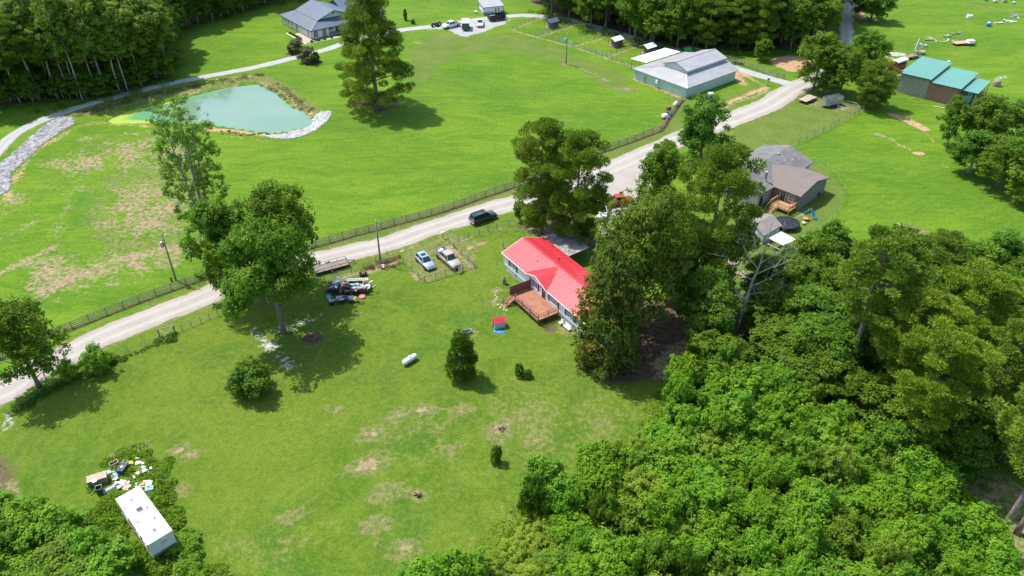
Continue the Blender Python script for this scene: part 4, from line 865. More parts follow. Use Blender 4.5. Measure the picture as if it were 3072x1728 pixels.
sp = along([(500,235),(400,262),(300,288),(200,302),(60,318),(0,330)], 3.0, .7, 1.4, 1.4, 90, 17) + along([(1600,30),(1800,100),(2000,145),(2240,160),(2380,155),(2470,120)], 2.0, .8, 1.5, 1.5, 90, 18) + along([(1000,5),(870,5),(700,40),(560,85)], 1.5, .9, 1.5, 1.5, 90, 19)
weeds('undergrowth', sp, M['darkleaf'], 'shaded green undergrowth along the edges of the far woods', 'undergrowth', 20, 0.16)
sp = along([(240,345),(330,320),(440,290),(560,264),(680,240),(790,225)], 1.0, .5, .9, .45, 60, 21) + along([(800,250),(860,285),(930,335)], .8, .6, .8, .4, 60, 22) + along([(660,395),(760,402),(860,395)], .5, .7, .5, .3, 40, 23)
weeds('weeds', sp, M['myrtle'], 'dull dry weeds on the banks of the pond', 'weeds', 24, 0.10)
# ------------------------------------------------------------------ shared builders for buildings
def part(mb, name, m, t, label=None): o = mb.build(name, m, t); 
def lbl(o, l): o['label'] = l; return o
def ribs_quad(mb, A, B, C, D, pitch, h=0.03, w=0.05, th=0.04):
    "sheet A-B (eave) to D-C (ridge) with raised ribs running up the slope"
    A, B, C, D = map(Vector, (A, B, C, D)); mb.slab([A, B, C, D], th); n = max(1, int((B-A).length/pitch)); nrm = (B-A).cross(D-A).normalized()
    if nrm.z < 0: nrm = -nrm
    for i in range(n+1):
        f = min(0.998, max(0.002, i/n)); p = A.lerp(B, f)+nrm*(h*0.5+0.002); q = D.lerp(C, f)+nrm*(h*0.5+0.002); mb.beam(p, q, w, h)
    return mb
def window(t, wall_axis, pos, z0, w, h, depth_dir, frame='wpaint', glass='glass', nx=2, ny=2, name='window', double=False, th=0.06):
    """window on a wall. wall_axis 'x': wall runs along x at y=pos[1]; depth_dir = outward sign on the other axis"""
    x0, y0 = pos; f = MB(); g = MB(); m = MB()
    def bx(mb, a0, a1, z0_, z1_, d0, d1):
        if wall_axis == 'x': mb.box(x0+a0, y0+d0*depth_dir, z0_, x0+a1, y0+d1*depth_dir, z1_)
        else: mb.box(x0+d0*depth_dir, y0+a0, z0_, x0+d1*depth_dir, y0+a1, z1_)
    e = 0.07
    bx(f, 0, w, z0, z0+e, 0.003, th); bx(f, 0, w, z0+h-e, z0+h, 0.003, th); bx(f, 0, e, z0+e, z0+h-e, 0.003, th); bx(f, w-e, w, z0+e, z0+h-e, 0.003, th)
    o = f.build(name, M[frame], t)
    bx(g, e, w-e, z0+e, z0+h-e, 0.003, 0.02); g.build('pane', M[glass], o)
    for i in range(1, nx): bx(m, e+(w-2*e)*i/nx-0.02, e+(w-2*e)*i/nx+0.02, z0+e, z0+h-e, 0.022, 0.045)
    for i in range(1, ny): bx(m, e, w-e, z0+h*i/ny-0.02, z0+h*i/ny+0.02, 0.024, 0.05)
    if nx*ny > 1: m.build('muntin', M[frame], o)
    return o
def rail_run(t, p, q, h, n, post='post', mt='deckdark', rails=(1.0, 0.5), pw=0.09):
    "posts and rails between two floor points, p and q at floor height"
    p = Vector(p); q = Vector(q)
    for i in range(n+1):
        a = p.lerp(q, i/n); MB().beam(a-Vector((0,0,.05)), a+Vector((0,0,h)), pw).build('post', M[mt], t)
    for f in rails: MB().beam(p+Vector((0,0,h*f)), q+Vector((0,0,h*f)), 0.05 if f < 1 else 0.12, 0.1 if f < 1 else 0.04).build('rail', M[mt], t)
# ------------------------------------------------------------------ red roofed home
ANG = math.radians(-57.2); H0 = (-1.3, 104.9)
def hloc(x, y, a=ANG, o=H0): return (o[0]+x*math.cos(a)-y*math.sin(a), o[1]+x*math.sin(a)+y*math.cos(a))
t = thing('mobile_home', 'white manufactured home with a bright red metal roof and dark shutters', 'house', (*H0, 0), ANG)
L_, W_ = 22.0, 7.9; zw = 3.1; zr = 4.5; zs = 0.85
MB().prism([(0, zs), (W_, zs), (W_, zw), (W_/2, zr-0.12), (0, zw)], 0, L_).build('wall', M['white'], t)
MB().box(0.06, 0.06, -0.3, L_-0.06, W_-0.06, zs-0.002).build('skirting', M['skirt'], t)
ov = 0.32; sl_ = (zr-zw)/(W_/2); ze = zw-ov*sl_+0.06; zt_ = zr+0.06; npan = 24; pl = (L_+0.5)/npan
for side in (0, 1):
    me_ = None
    for i in range(npan):
        if me_ is None:
            mb = MB(); ya, yb = (-ov, W_/2) if side == 0 else (W_+ov, W_/2)
            ribs_quad(mb, (0, ya, ze), (pl-0.012, ya, ze), (pl-0.012, yb, zt_), (0, yb, zt_), pl/3, 0.035, 0.05, 0.035)
            o = mb.build('roof_panel', M['redroof'], t, (-0.25, 0, 0)); me_ = o.data
        else: obj('roof_panel', me_, t, (-0.25+i*pl, 0, 0))
MB().beam((-0.27, W_/2, zt_+0.02), (L_+0.27, W_/2, zt_+0.02), 0.3, 0.05).build('ridge_cap', M['redroof'], t)
mb = MB()                                                               # front gable above the deck
a, b, c_, d = (6.6, -ov-0.05, ze+0.03), (12.5, -ov-0.05, ze+0.03), (9.55, -ov-0.12, 4.22), (9.9, 3.7, 4.52)
mb.add([a, c_, d, (a[0], a[1], a[2]-.05), (c_[0], c_[1], c_[2]-.05), (d[0], d[1], d[2]-.05)], [(0,1,2),(3,5,4),(0,3,4,1),(1,4,5,2),(2,5,3,0)]); o = mb.build('roof_gable', M['redroof'], t)
mb = MB(); mb.add([c_, b, d, (c_[0], c_[1], c_[2]-.05), (b[0], b[1], b[2]-.05), (d[0], d[1], d[2]-.05)], [(0,1,2),(3,5,4),(0,3,4,1),(1,4,5,2),(2,5,3,0)]); mb.build('roof_gable', M['redroof'], t)
mb = MB()
for k in range(1, 9):                                                   # ribs of the gable planes
    f = k/9
    for e0 in (a, b): p = Vector(c_).lerp(Vector(e0), f); q = Vector(d).lerp(Vector(e0), f); mb.beam(p+Vector((0,0,.02)), q+Vector((0,0,.02)), .045, .03)
mb.build('roof_rib', M['redroof'], t)
MB().add([(6.7,-ov+0.05,zw-.1),(12.4,-ov+0.05,zw-.1),(9.55,-ov+0.05,4.12),(6.7,0.0,zw-.1),(12.4,0.0,zw-.1),(9.55,0.0,4.12)], [(0,1,2),(5,4,3),(0,3,4,1),(1,4,5,2),(2,5,3,0)]).build('gable_wall', M['white'], t)
for e0, off in ((a, -.05), (b, .05)): MB().beam((e0[0]+off, e0[1]+.1, e0[2]+.02), (d[0]+off*3, d[1]+.15, d[2]+.02), .16, .03).build('valley_flashing', M['flash'], t)
for p, q in (((-0.28,-ov,ze-.02),(6.5,-ov,ze-.02)), ((12.6,-ov,ze-.02),(L_+.28,-ov,ze-.02)), ((-0.28,-ov,ze-.02),(-0.28,W_/2,zt_-.03)), ((-0.28,W_+ov,ze-.02),(-0.28,W_/2,zt_-.03)), ((a[0],a[1]-.03,a[2]-.06),(c_[0],c_[1]-.03,c_[2]-.06)), ((b[0],b[1]-.03,b[2]-.06),(c_[0],c_[1]-.03,c_[2]-.06))):
    MB().beam(p, q, .06, .14).build('fascia', M['wpaint'], t)
MB().tube([(-.02,-.12,ze-.05),(-.02,-.06,2.6),(-.02,-.05,0.2)], .045, 6).build('downpipe', M['wpaint'], t)
for x, w in ((1.9, 1.7), (8.0, 1.7), (13.1, 1.9), (17.4, 1.5), (19.9, 1.0)):
    window(t, 'x', (x, 0), 1.45, w, 1.3, -1, nx=4 if w > 1.2 else 2, ny=2)
    for sx in (x-0.46, x+w+0.08):
        MB().box(sx, -0.045, 1.42, sx+0.38, -0.003, 2.78).build('shutter', M['navy'], t)
window(t, 'y', (0, 3.2), 1.8, 1.2, 1.1, -1)
o = MB().box(10.95, -0.05, 0.98, 11.9, -0.003, 3.0).build('door', M['navy'], t); MB().box(11.2, -0.062, 2.0, 11.65, -0.052, 2.7).build('pane', M['glass'], o); MB().cbox((11.82,-.08,2.0), (.05,.05,.12)).build('handle', M['rim'], o)
for p, q in (((10.88,-.04,.98),(10.88,-.04,3.05)), ((11.97,-.04,.98),(11.97,-.04,3.05)), ((10.85,-.04,3.06),(12.0,-.04,3.06))): MB().beam(p, q, .09, .05).build('door_trim', M['wpaint'], t)
MB().cbox((10.7,-.09,2.7), (.12,.14,.22)).build('wall_lamp', M['black'], t)
for x in (3.2, 5.6): MB().box(x, .04, .4, x+.4, .062, .6).build('vent', M['black'], t)
mb = MB(); mb.lathe([(.07,0),(.07,.4)], (7.8, 5.4, 4.05)); mb.build('vent_pipe', M['black'], t); MB().lathe([(.06,0),(.06,.3)], (6.2, 2.3, 3.95)).build('vent_pipe', M['black'], t)
# deck
t = thing('deck', 'raised reddish brown timber deck with steps on the front of the red roofed home', 'deck', (*hloc(8.0, -0.06), 0), ANG)
mb = MB()
for i in range(50):
    y = -3.85 + i*0.0765; mb.box(0, y, 0.95, 7.6, y+0.068, 1.0)
tag(mb.build('deck_boards', M['deck'], t), kind='stuff')
for p, q in (((0,-3.87,.85),(7.6,-3.87,.85)), ((-.02,-3.85,.85),(-.02,0,.85)), ((7.62,-3.85,.85),(7.62,0,.85)), ((0,-1.9,.85),(7.6,-1.9,.85))): MB().beam(p, q, .05, .22).build('joist', M['deckdark'], t)
for x in (0.1, 2.6, 5.1, 7.5):
    for y in (-3.75, -1.9): MB().box(x-.06, y-.06, -.3, x+.06, y+.06, .93).build('support_post', M['deckdark'], t)
rail_run(t, (1.25,-3.82,1), (7.55,-3.82,1), .95, 3); rail_run(t, (7.55,-3.8,1), (7.55,-.2,1), .95, 2)
for i in range(15):                                                     # privacy screen boards
    MB().box(-.03, -3.8+i*.255, 1.0, .0, -3.8+i*.255+.247, 2.55).build('screen_board', M['deckdark'], t)
for y in (-3.84, -1.9, -.05): MB().box(-.13, y-.05, -.3, -.035, y+.05, 2.65).build('screen_post', M['deckdark'], t)
for i in range(5): MB().box(.05, -4.15-i*.28, .80-i*.19, 1.2, -3.9-i*.28, .84-i*.19).build('step', M['deck'], t)
for x in (.02, 1.23):
    MB().beam((x,-3.9,.8), (x,-5.25,-.05), .05, .25).build('stringer', M['deckdark'], t); MB().beam((x,-3.9,1.9), (x,-5.25,.95), .05, .1).build('stair_rail', M['deckdark'], t)
    MB().beam((x,-5.25,-.1), (x,-5.25,1.0), .09).build('stair_post', M['deckdark'], t)
t = thing('stone_path', 'pale stepping stones leading up to the deck steps', 'path', hloc(9, -6)); 
for i, (x, y) in enumerate([(8.9,-5.6),(8.3,-5.7),(8.7,-6.2),(7.9,-6.1),(6.6,-5.6),(6.1,-5.2),(5.5,-5.2),(4.9,-4.7),(9.4,-6.0),(9.8,-5.8),(4.6,-4.3)]):
    wx, wy = hloc(x, y); lx, ly = wx-t.location.x, wy-t.location.y; MB().lathe([(.2,0),(.17,.04)], (lx,ly,.01), n=6).build('stone', M['plank'], t)
# carport behind
t = thing('carport', 'open carport with a rusty leaf strewn tin roof behind the red roofed home', 'carport', (*hloc(-1.9, 8.6), 0), ANG)
for i in range(8):
    mb = MB(); ribs_quad(mb, (i*.95,0,2.35),(i*.95+.93,0,2.35),(i*.95+.93,4.6,2.6),(i*.95,4.6,2.6), .23, .02, .04, .03); mb.build('roof_panel', M['rustroof'], t)
for x in (.1, 3.8, 7.4):
    for y in (.4, 4.4): MB().beam((x,y,-.2), (x,y,2.33), .1).build('post', M['steel'], t)
t = thing('patio_chair', 'white patio chair against the right end of the home near the maple', 'chair', (*hloc(17.2, -.9), 0), ANG)
MB().bevbox(-.28,-.28,.38,.28,.28,.44).build('seat', M['wpaint'], t); MB().bevbox(-.28,.24,.44,.28,.3,.9).build('backrest', M['wpaint'], t)
for x in (-.25,.25):
    for y in (-.25,.25): MB().beam((x,y,0),(x,y,.38),.05).build('leg', M['wpaint'], t)
t = thing('bench', 'white bench under the last window of the home beside the maple', 'bench', (*hloc(18.6, -.8), 0), ANG)
MB().bevbox(-.7,-.25,.4,.7,.25,.46).build('seat', M['wpaint'], t); MB().bevbox(-.7,.2,.47,.7,.26,.95).build('backrest', M['wpaint'], t)
for x in (-.6,.6): MB().box(x-.04,-.2,0,x+.04,.2,.4).build('leg', M['wpaint'], t)
# small items of the yard
t = thing('brick_pillar', 'short brick pillar on the lawn in front of the white home', 'pillar', (-1.2,100.6))
for i in range(11):
    for k in range(2):
        dx = (k-.5)*.28; (MB().bevbox(dx-.135,-.27,i*.1,dx+.135,.27,i*.1+.092,.01) if i % 2 else MB().bevbox(-.27,dx-.135,i*.1,.27,dx+.135,i*.1+.092,.01)).build('brick', M['brick'], t)
MB().cbox((0,0,1.14),(.36,.36,.06)).build('cap', M['black'], t)
t = thing('small_shed', 'tiny shed with a red metal roof and pale walls on the lawn', 'shed', (-2.0,89.55), math.radians(20))
MB().prism([(-.6,0),(.6,0),(.6,1.15),(0,1.62),(-.6,1.15)], -.85, .85).build('wall', M['barnwall'], t)
for sgn in (-1, 1): ribs_quad(MB(), (-.98,sgn*.75,1.10),(.98,sgn*.75,1.10),(.98,0,1.68),(-.98,0,1.68), .3, .03, .04, .03).build('roof_panel', M['redroof'], t)
MB().box(-.865,-.3,0,-.852,.3,1.0).build('opening', M['black'], t)
t = thing('tarp', 'crumpled blue tarpaulin on the grass in front of the tiny red roofed shed', 'tarp', (-1.75,88.3))
mb = MB(); r = random.Random(3)
G_ = [[(x*.22-.9+r.uniform(-.05,.05), y*.17-.35+r.uniform(-.05,.05), r.uniform(.02,.14) if 0 < x < 8 and 0 < y < 4 else .0) for x in range(9)] for y in range(5)]
mb.add([p for row in G_ for p in row], [(y*9+x, y*9+x+1, y*9+x+10, y*9+x+9) for y in range(4) for x in range(8)]); mb.build('sheet', M['blueplastic'], t)
t = thing('water_trough', 'oval galvanised water trough lying beside the cedar', 'trough', gp(1399,1000), math.radians(20))
def oval(rx, ry, z, n=20): return [(math.copysign(min(abs(rx*1.35*math.cos(2*PI*k/n)), rx), math.cos(2*PI*k/n)), ry*math.sin(2*PI*k/n), z) for k in range(n)]
MB().loft([oval(.75,.32,0),oval(.80,.36,.5),oval(.76,.32,.5),oval(.72,.29,.12)], True).build('basin', M['galv'], t); MB().loft([oval(.72,.29,.35),oval(.70,.28,.36)], True).build('water', M['carglass'], t)
t = thing('propane_tank', 'long white propane tank lying on its feet in the middle of the lawn', 'tank', (gp(1230,1087)[0], gp(1230,1087)[1]), math.radians(47))
MB().lathe([(.0,-1.25),(.18,-1.22),(.32,-1.1),(.40,-.9),(.42,-.7),(.42,.7),(.40,.9),(.32,1.1),(.18,1.22),(0,1.25)], (0,0,.62), 'x', 20).build('vessel', M['tankwhite'], t)
MB().lathe([(.16,.38),(.17,.5),(.14,.58),(.0,.6)], (0,0,.62), 'z', 12).build('dome_cover', M['tankwhite'], t)
for x in (-.7,.7): MB().box(x-.05,-.22,0,x+.05,.22,.24).build('foot', M['steel'], t)
for x in (-.45,.45): MB().lathe([(.425,x-.02),(.43,x),(.425,x+.02)], (0,0,.62), 'x', 20).build('band', M['wpaint'], t)
for (x, y), r_, nm, lb in (((1255,1488),.32,'stump','burnt tree stump in a bare ring on the lower lawn'),((1505,1290),.3,'brush_pile','low brown stump on the round dirt patch near the small dark bush')):
    t = thing(nm, lb, nm.replace('_',' '), gp(x, y)); r = random.Random(x)
    for i in range(22): a = r.random()*6.28; MB().beam((r.uniform(-.3,.3),r.uniform(-.3,.3),.02), (math.cos(a)*r.uniform(.3,.6),math.sin(a)*r.uniform(.3,.6),r.uniform(.05,.4)), .05).build('stick', M['black'] if nm == 'stump' else M['shelterwood'], t)
t = thing('plank', 'pale plank lying on the dry grass near the thicket', 'plank', gp(1606,1325), math.radians(-25)); MB().box(-.42,-.05,0,.42,.05,.04).build('board', M['newwood'], t)
# ------------------------------------------------------------------ tan house
A2 = math.radians(43.6); O2 = (52.7,123.9)
t = thing('tan_house', 'tan sided house with grey brown shingled cross gable roofs and a wooden porch', 'house', (*O2, 0), A2)
MB().prism([(-0.0,0),(10.1,0),(10.1,3.2),(5.05,4.35),(0,3.2)], 0, 10.0, 'y').build('wing_wall', M['tansiding'], t)
MB().prism([(5.6,0),(15.9,0),(15.9,3.2),(10.6,4.85),(5.6,3.2)], -4.9, 13.9).build('main_wall', M['tansiding'], t)
MB().prism([(.6,0),(6.3,0),(6.3,3.2),(3.4,4.2),(.6,3.2)], 12.0, 20.0, 'y').build('rear_wing_wall', M['tansiding'], t)
def gable_roof(t, ax, c0, c1, lo, hi, mid, zl, zr_, mt, th=.14, names=('roof_slope','roof_slope')):
    for e, nm in ((lo, names[0]), (hi, names[1])):
        q = [(c0,e,zl),(c1,e,zl),(c1,mid,zr_),(c0,mid,zr_)]
        if ax == 'y': q = [(b, a, z) for a, b, z in q]
        MB().slab(q, th).build(nm, mt, t)
gable_roof(t, 'x', -5.4, 14.4, 5.1, 16.3, 10.6, 3.22, 5.0, M['darkshingle'])
t.children[-1].data.materials[0] = M['tanroof']
gable_roof(t, 'y', -.35, 8.9, -.45, 10.6, 5.05, 3.26, 4.52, M['tanroof2'])
MB().add([(-.45,8.9,3.26),(5.05,8.9,4.52),(5.05,10.2,4.56),(-.45,8.9,3.1),(5.05,8.9,4.4),(5.05,10.2,4.4)], [(0,1,2),(3,5,4),(0,3,4,1),(1,4,5,2),(2,5,3,0)]).build('roof_valley', M['tanroof2'], t)
MB().add([(5.05,8.9,4.52),(9.6,8.9,3.5),(5.05,10.2,4.56),(5.05,8.9,4.4),(9.6,8.9,3.4),(5.05,10.2,4.4)], [(0,1,2),(3,5,4),(0,3,4,1),(1,4,5,2),(2,5,3,0)]).build('roof_valley', M['tanroof2'], t)
gable_roof(t, 'y', 12.5, 20.4, .2, 6.7, 3.4, 3.15, 4.35, M['tanroof'])
for p, q in (((-.45,-.37,3.16),(5.05,-.37,4.42)), ((10.6,-.37,3.16),(5.05,-.37,4.42)), ((-.47,-.35,3.14),(-.47,5.3,3.14)), ((-5.4,5.08,3.12),(-.5,5.08,3.12)), ((-5.42,5.1,3.12),(-5.42,10.6,4.9)), ((14.42,5.1,3.12),(14.42,10.6,4.9)), ((10.65,5.08,3.12),(14.4,5.08,3.12))):
    MB().beam(p, q, .05, .16).build('fascia', M['shelterwood'], t)
for x, y in ((-2.6,10.2), (.6,10.2), (5.6+3.6,10.25)):
    z = 4.98; MB().lathe([(.22,0),(.26,.12),(.18,.22),(0,.25)], (x,y,z-.05)).build('roof_vent', M['galv'] if x > 9 else M['rim'], t)
for x, y in ((8.6,8.4),(10.4,7.8),(11.9,7.2)): MB().lathe([(.08,0),(.08,.3)], (x,y,3.22+(y-5.1)*.32-.1)).build('vent_pipe', M['wpaint'], t)
MB().lathe([(.2,-.4),(.2,1.7),(.28,1.7),(.28,1.9),(.1,1.98)], (-.6,7.0,3.8)).build('chimney', M['galv'], t); MB().lathe([(.34,-.1),(.22,.25)], (-.6,7.0,3.85)).build('chimney_collar', M['galv'], t)
window(t, 'y', (0,1.0), 1.35, 1.15, 1.35, -1, nx=1, ny=2)
o = MB().box(-.06,2.75,.95,-.003,3.7,3.0).build('door', M['navy'], t); MB().box(-.075,2.95,1.9,-.062,3.5,2.8).build('pane', M['glass'], o)
for y in (2.68,3.77): MB().beam((-.04,y,.95),(-.04,y,3.05),.05,.09).build('door_trim', M['wpaint'], t)
MB().beam((-.04,2.65,3.06),(-.04,3.8,3.06),.05,.09).build('door_trim', M['wpaint'], t)
for y in (.3,.9): pass
MB().box(7.6,-.05,.15,8.6,-.003,.8).build('crawl_door', M['black'], t); MB().box(5.9,-.03,.35,6.2,-.003,.5).build('vent', M['black'], t); MB().box(2.6,-.03,.35,2.9,-.003,.5).build('vent', M['black'], t)
MB().box(-4.0,5.54,.3,-2.9,5.597,2.2).build('cellar_door', M['navy'], t)
window(t, 'x', (-2.4,5.6), 1.4, 1.0, 1.2, -1)
t = thing('porch', 'new pale lumber porch with lattice rails and steps on the tan house', 'porch', (*hloc(-2.75,.15,A2,O2), 0), A2)
mb = MB()
for i in range(18): mb.box(i*.15,.0,.86,i*.15+.14,3.9,.9)
tag(mb.build('deck_boards', M['newwood'], t), kind='stuff')
for x in (.05,2.6):
    for y in (.05,2.4,3.85): MB().box(x-.06,y-.06,-.2,x+.06,y+.06,1.8).build('post', M['newwood'], t)
for p, q in (((.05,.05,1.8),(2.7,.05,1.8)), ((.05,.05,1.8),(.05,2.4,1.8)), ((.05,3.85,1.8),(2.7,3.85,1.8)), ((.05,2.4,1.8),(.05,2.6,1.8))): MB().beam(p, q, .14, .05).build('rail', M['newwood'], t)
for p, q in (((.05,.05),(2.65,.05)), ((.05,.05),(.05,2.4)), ((.05,3.85),(2.65,3.85))):
    n = int(math.hypot(q[0]-p[0], q[1]-p[1])/.14); mb = MB()
    for i in range(n): a = p[0]+(q[0]-p[0])*i/n; b = p[1]+(q[1]-p[1])*i/n; mb.beam((a,b,.95),(a,b,1.78),.035)
    mb.build('balusters', M['newwood'], t)
MB().beam((.0,.0,.78),(.0,3.9,.78),.05,.2).build('joist', M['newwood'], t); MB().beam((.0,.0,.78),(2.7,.0,.78),.05,.2).build('joist', M['newwood'], t)
for i in range(5): MB().box(-.3-i*.28,2.5,.68-i*.17,-.02-i*.28,3.8,.72-i*.17).build('step', M['newwood'], t)
for y in (2.45,3.85): MB().beam((0,y,1.8),(-1.5,y,.9),.05,.12).build('stair_rail', M['newwood'], t); MB().beam((-1.5,y,-.1),(-1.5,y,.95),.09).build('stair_post', M['newwood'], t)
t = thing('porch_chair', 'red camp chair on the new lumber porch', 'chair', (*hloc(-.9,.75,A2,O2), .9), A2)
MB().bevbox(-.28,-.28,.35,.28,.28,.42).build('seat', M['pink'], t); MB().bevbox(.2,-.28,.42,.28,.28,1.0).build('backrest', M['pink'], t)
for x in (-.22,.22):
    for y in (-.22,.22): MB().beam((x,y,0),(x,y,.35),.04).build('leg', M['black'], t)
# grey shed with tan roof, trampoline, shelter, play things
g5 = crop(2160,620,6.0375)
def W5(x, y, z=0): return gp(*g5(x, y), z)
c0 = W5(650,610); A3 = A2
t = thing('garden_shed', 'pale shed with a weathered shingle roof below the tan house', 'shed', (*W5(795,530,2.0), 0), math.radians(33))
p0 = Vector((*W5(795,530,2.0),0)); ca, sa = math.cos(math.radians(33)), math.sin(math.radians(33))
def L3(x, y, z): w = W5(x, y, z); dx, dy = w[0]-p0.x, w[1]-p0.y; return (dx*ca+dy*sa, -dx*sa+dy*ca, z)
e1, e2, r1_, r2_, f1 = L3(795,530,2.0), L3(1125,335,2.0), L3(620,325,2.75), L3(945,135,2.75), L3(430,315,2.0); f2 = (f1[0]+(r2_[0]-r1_[0]), f1[1]+(r2_[1]-r1_[1]), 2.0)
MB().slab([e1,e2,r2_,r1_], .1).build('roof_slope', M['tanroof'], t); MB().slab([f1,r1_,r2_,f2], .1).build('roof_slope', M['tanroof'], t)
def ins(p, k): cx = (e1[0]+e2[0]+f1[0]+f2[0])/4; cy = (e1[1]+e2[1]+f1[1]+f2[1])/4; return (cx+(p[0]-cx)*k, cy+(p[1]-cy)*k)
q = [ins(p, .9) for p in (e1,e2,f2,f1)]; rr1 = ins(r1_, .9); rr2 = ins(r2_, .9)
mb = MB(); V = [(*p,-.2) for p in q]+[(*p,1.98) for p in q]+[(*rr1,2.66),(*rr2,2.66)]; mb.add(V, [(0,1,5,4),(1,2,6,9,5),(2,3,7,6),(3,0,4,8,7),(0,3,2,1)]); mb.build('wall', M['tangrey'], t)
t = thing('shed_awning', 'faded red box leaning on the front of the weathered shed', 'box', (*W5(730,610),0), math.radians(33)); MB().bevbox(-.9,-.6,0,.9,.6,.9,.1).build('body', M['maroon'], t); MB().bevbox(-.95,-.65,.905,.95,.65,.98,.03).build('lid', M['maroon'], t)
tc = W5(1215,285,.9)
t = thing('trampoline', 'round black trampoline beside the porch steps', 'trampoline', (*tc,0))
MB().lathe([(2.25,.86),(2.25,.92),(1.95,.93)], n=30).build('frame_pad', M['black'], t); MB().lathe([(1.95,.90),(1.95,.91),(0,.88)], n=30).build('mat', M['darkshingle'], t)
for k in range(6): a = k*PI/3; MB().beam((2.2*math.cos(a),2.2*math.sin(a),0),(2.2*math.cos(a),2.2*math.sin(a),.86),.06).build('leg', M['steel'], t)
t = thing('shelter', 'open shelter with a flat white tin roof beyond the dead tree', 'shelter', (*W5(1150,710,0),0), math.radians(34))
p0 = t.location.copy(); ca, sa = math.cos(math.radians(34)), math.sin(math.radians(34)); q = [L3(1150,700,2.0), L3(1370,590,2.0), L3(1110,450,2.0), L3(885,570,2.0)]
MB().slab(q, .07).build('roof', M['whiteroof'], t)
for p in q: c = [sum(k_[i] for k_ in q)/4 for i in (0,1)]; MB().beam((p[0]*.94+c[0]*.06,p[1]*.94+c[1]*.06,-.1),(p[0]*.94+c[0]*.06,p[1]*.94+c[1]*.06,1.92),.1).build('post', M['oldwood'], t)
MB().beam((q[0][0],q[0][1],.9),(q[3][0],q[3][1],.9),.06,.1).build('side_rail', M['wpaint'], t)
t = thing('brown_barrel', 'tan barrel under the corner of the white roofed shelter', 'barrel', W5(1125,770)); MB().lathe([(.28,0),(.32,.3),(.32,.6),(.28,.9),(0,.9)]).build('body', M['orange'], t)
t = thing('swing_set', 'white and blue metal swing set behind the tan house', 'swing set', (*W5(1560,190),0))
p0 = t.location.copy(); ca, sa = 1, 0; a = L3(1500,130,1.9); b = L3(1655,20,1.9)
MB().tube([a,b], .05).build('top_bar', M['blueplastic'], t)
for p in (L3(1360,215,0), L3(1515,295,0)): MB().tube([p,a], .04).build('leg', M['wpaint'], t)
for p in (L3(1560,110,0), L3(1675,160,0)): MB().tube([p,b], .04).build('leg', M['wpaint'], t)
m_ = tuple((a[i]+b[i])/2 for i in (0,1)); MB().lathe([(.5,.35),(.55,.42),(.35,.45),(0,.4)], (m_[0]+.2,m_[1]-.1,0), n=14).build('disc_swing', M['orange'], t)
for d in (-.3,.3): MB().beam((m_[0]+.2+d,m_[1]-.1,.45),(m_[0],m_[1],1.9),.025).build('chain', M['steel'], t)
MB().bevbox(a[0]+.1,a[1]-.8,.3,a[0]+.6,a[1]-.3,.5,.05).build('glider_seat', M['wpaint'], t)
s0 = L3(1680,100,1.3); s1 = L3(1750,235,.15); MB().loft([[(s0[0]-.25,s0[1],s0[2]),(s0[0]+.25,s0[1]+.1,s0[2]),(s0[0]+.25,s0[1]+.1,s0[2]+.14),(s0[0]-.25,s0[1],s0[2]+.14)],[((s0[0]+s1[0])/2-.25,(s0[1]+s1[1])/2,.55),((s0[0]+s1[0])/2+.25,(s0[1]+s1[1])/2+.1,.55),((s0[0]+s1[0])/2+.25,(s0[1]+s1[1])/2+.1,.68),((s0[0]+s1[0])/2-.25,(s0[1]+s1[1])/2,.68)],[(s1[0]-.25,s1[1],s1[2]),(s1[0]+.25,s1[1]+.1,s1[2]),(s1[0]+.25,s1[1]+.1,s1[2]+.14),(s1[0]-.25,s1[1],s1[2]+.14)]], True, False).build('slide', M['blueplastic'], t)
t = thing('ball', 'big pink play ball on the grass by the shed', 'ball', W5(525,185)); MB().lathe([(0,0),(.3,.08),(.42,.25),(.47,.45),(.42,.65),(.3,.82),(0,.9)], n=16).build('skin', M['pink'], t)
t = thing('tyre_planter', 'pale tractor tyre used as a fire ring left of the dead tree', 'tyre', W5(225,1025))
MB().lathe([(.55,.05),(.8,.0),(.95,.12),(.92,.28),(.7,.34),(.55,.25),(.52,.1)], n=22).build('ring', M['plank'], t); MB().lathe([(.54,.1),(0,.12)], n=16).build('ash', M['darkshingle'], t)
t = thing('wooden_bench', 'narrow grey bench standing in the grass right of the white roofed shelter', 'bench', W5(1480,620), .75)
MB().box(-.9,-.15,.9,.9,.15,.96).build('top', M['oldwood'], t)
for x in (-.7,.7): MB().beam((x,0,0),(x,0,.9),.08).build('leg', M['oldwood'], t)
for (x,y), nm, lb, mt in (((255,480),'lawn_chair','pale folding chair left of the weathered shed','wpaint'),((235,555),'plastic_chair','dark blue chair left of the weathered shed','blueplastic')):
    t = thing(nm, lb, 'chair', W5(x,y), .5); MB().bevbox(-.28,-.25,.38,.28,.25,.44).build('seat', M[mt], t); MB().bevbox(-.28,.22,.44,.28,.27,.9).build('backrest', M[mt], t)
    for a in (-.24,.24):
        for b in (-.2,.2): MB().beam((a,b,0),(a,b,.38),.04).build('leg', M[mt], t)
t = thing('cardboard', 'tan flattened cardboard on the grass beside the weathered shed', 'cardboard', W5(250,650), -.6); MB().rbox((0,0,.05),(1.5,.7,.05),0).rbox((.5,-.5,.09),(1.1,.5,.04),.5).build('sheet', M['plank'], t)
t = thing('woodpile', 'heap of brown branches at the foot of the dead tree', 'wood pile', W5(400,1270)); r = random.Random(9)
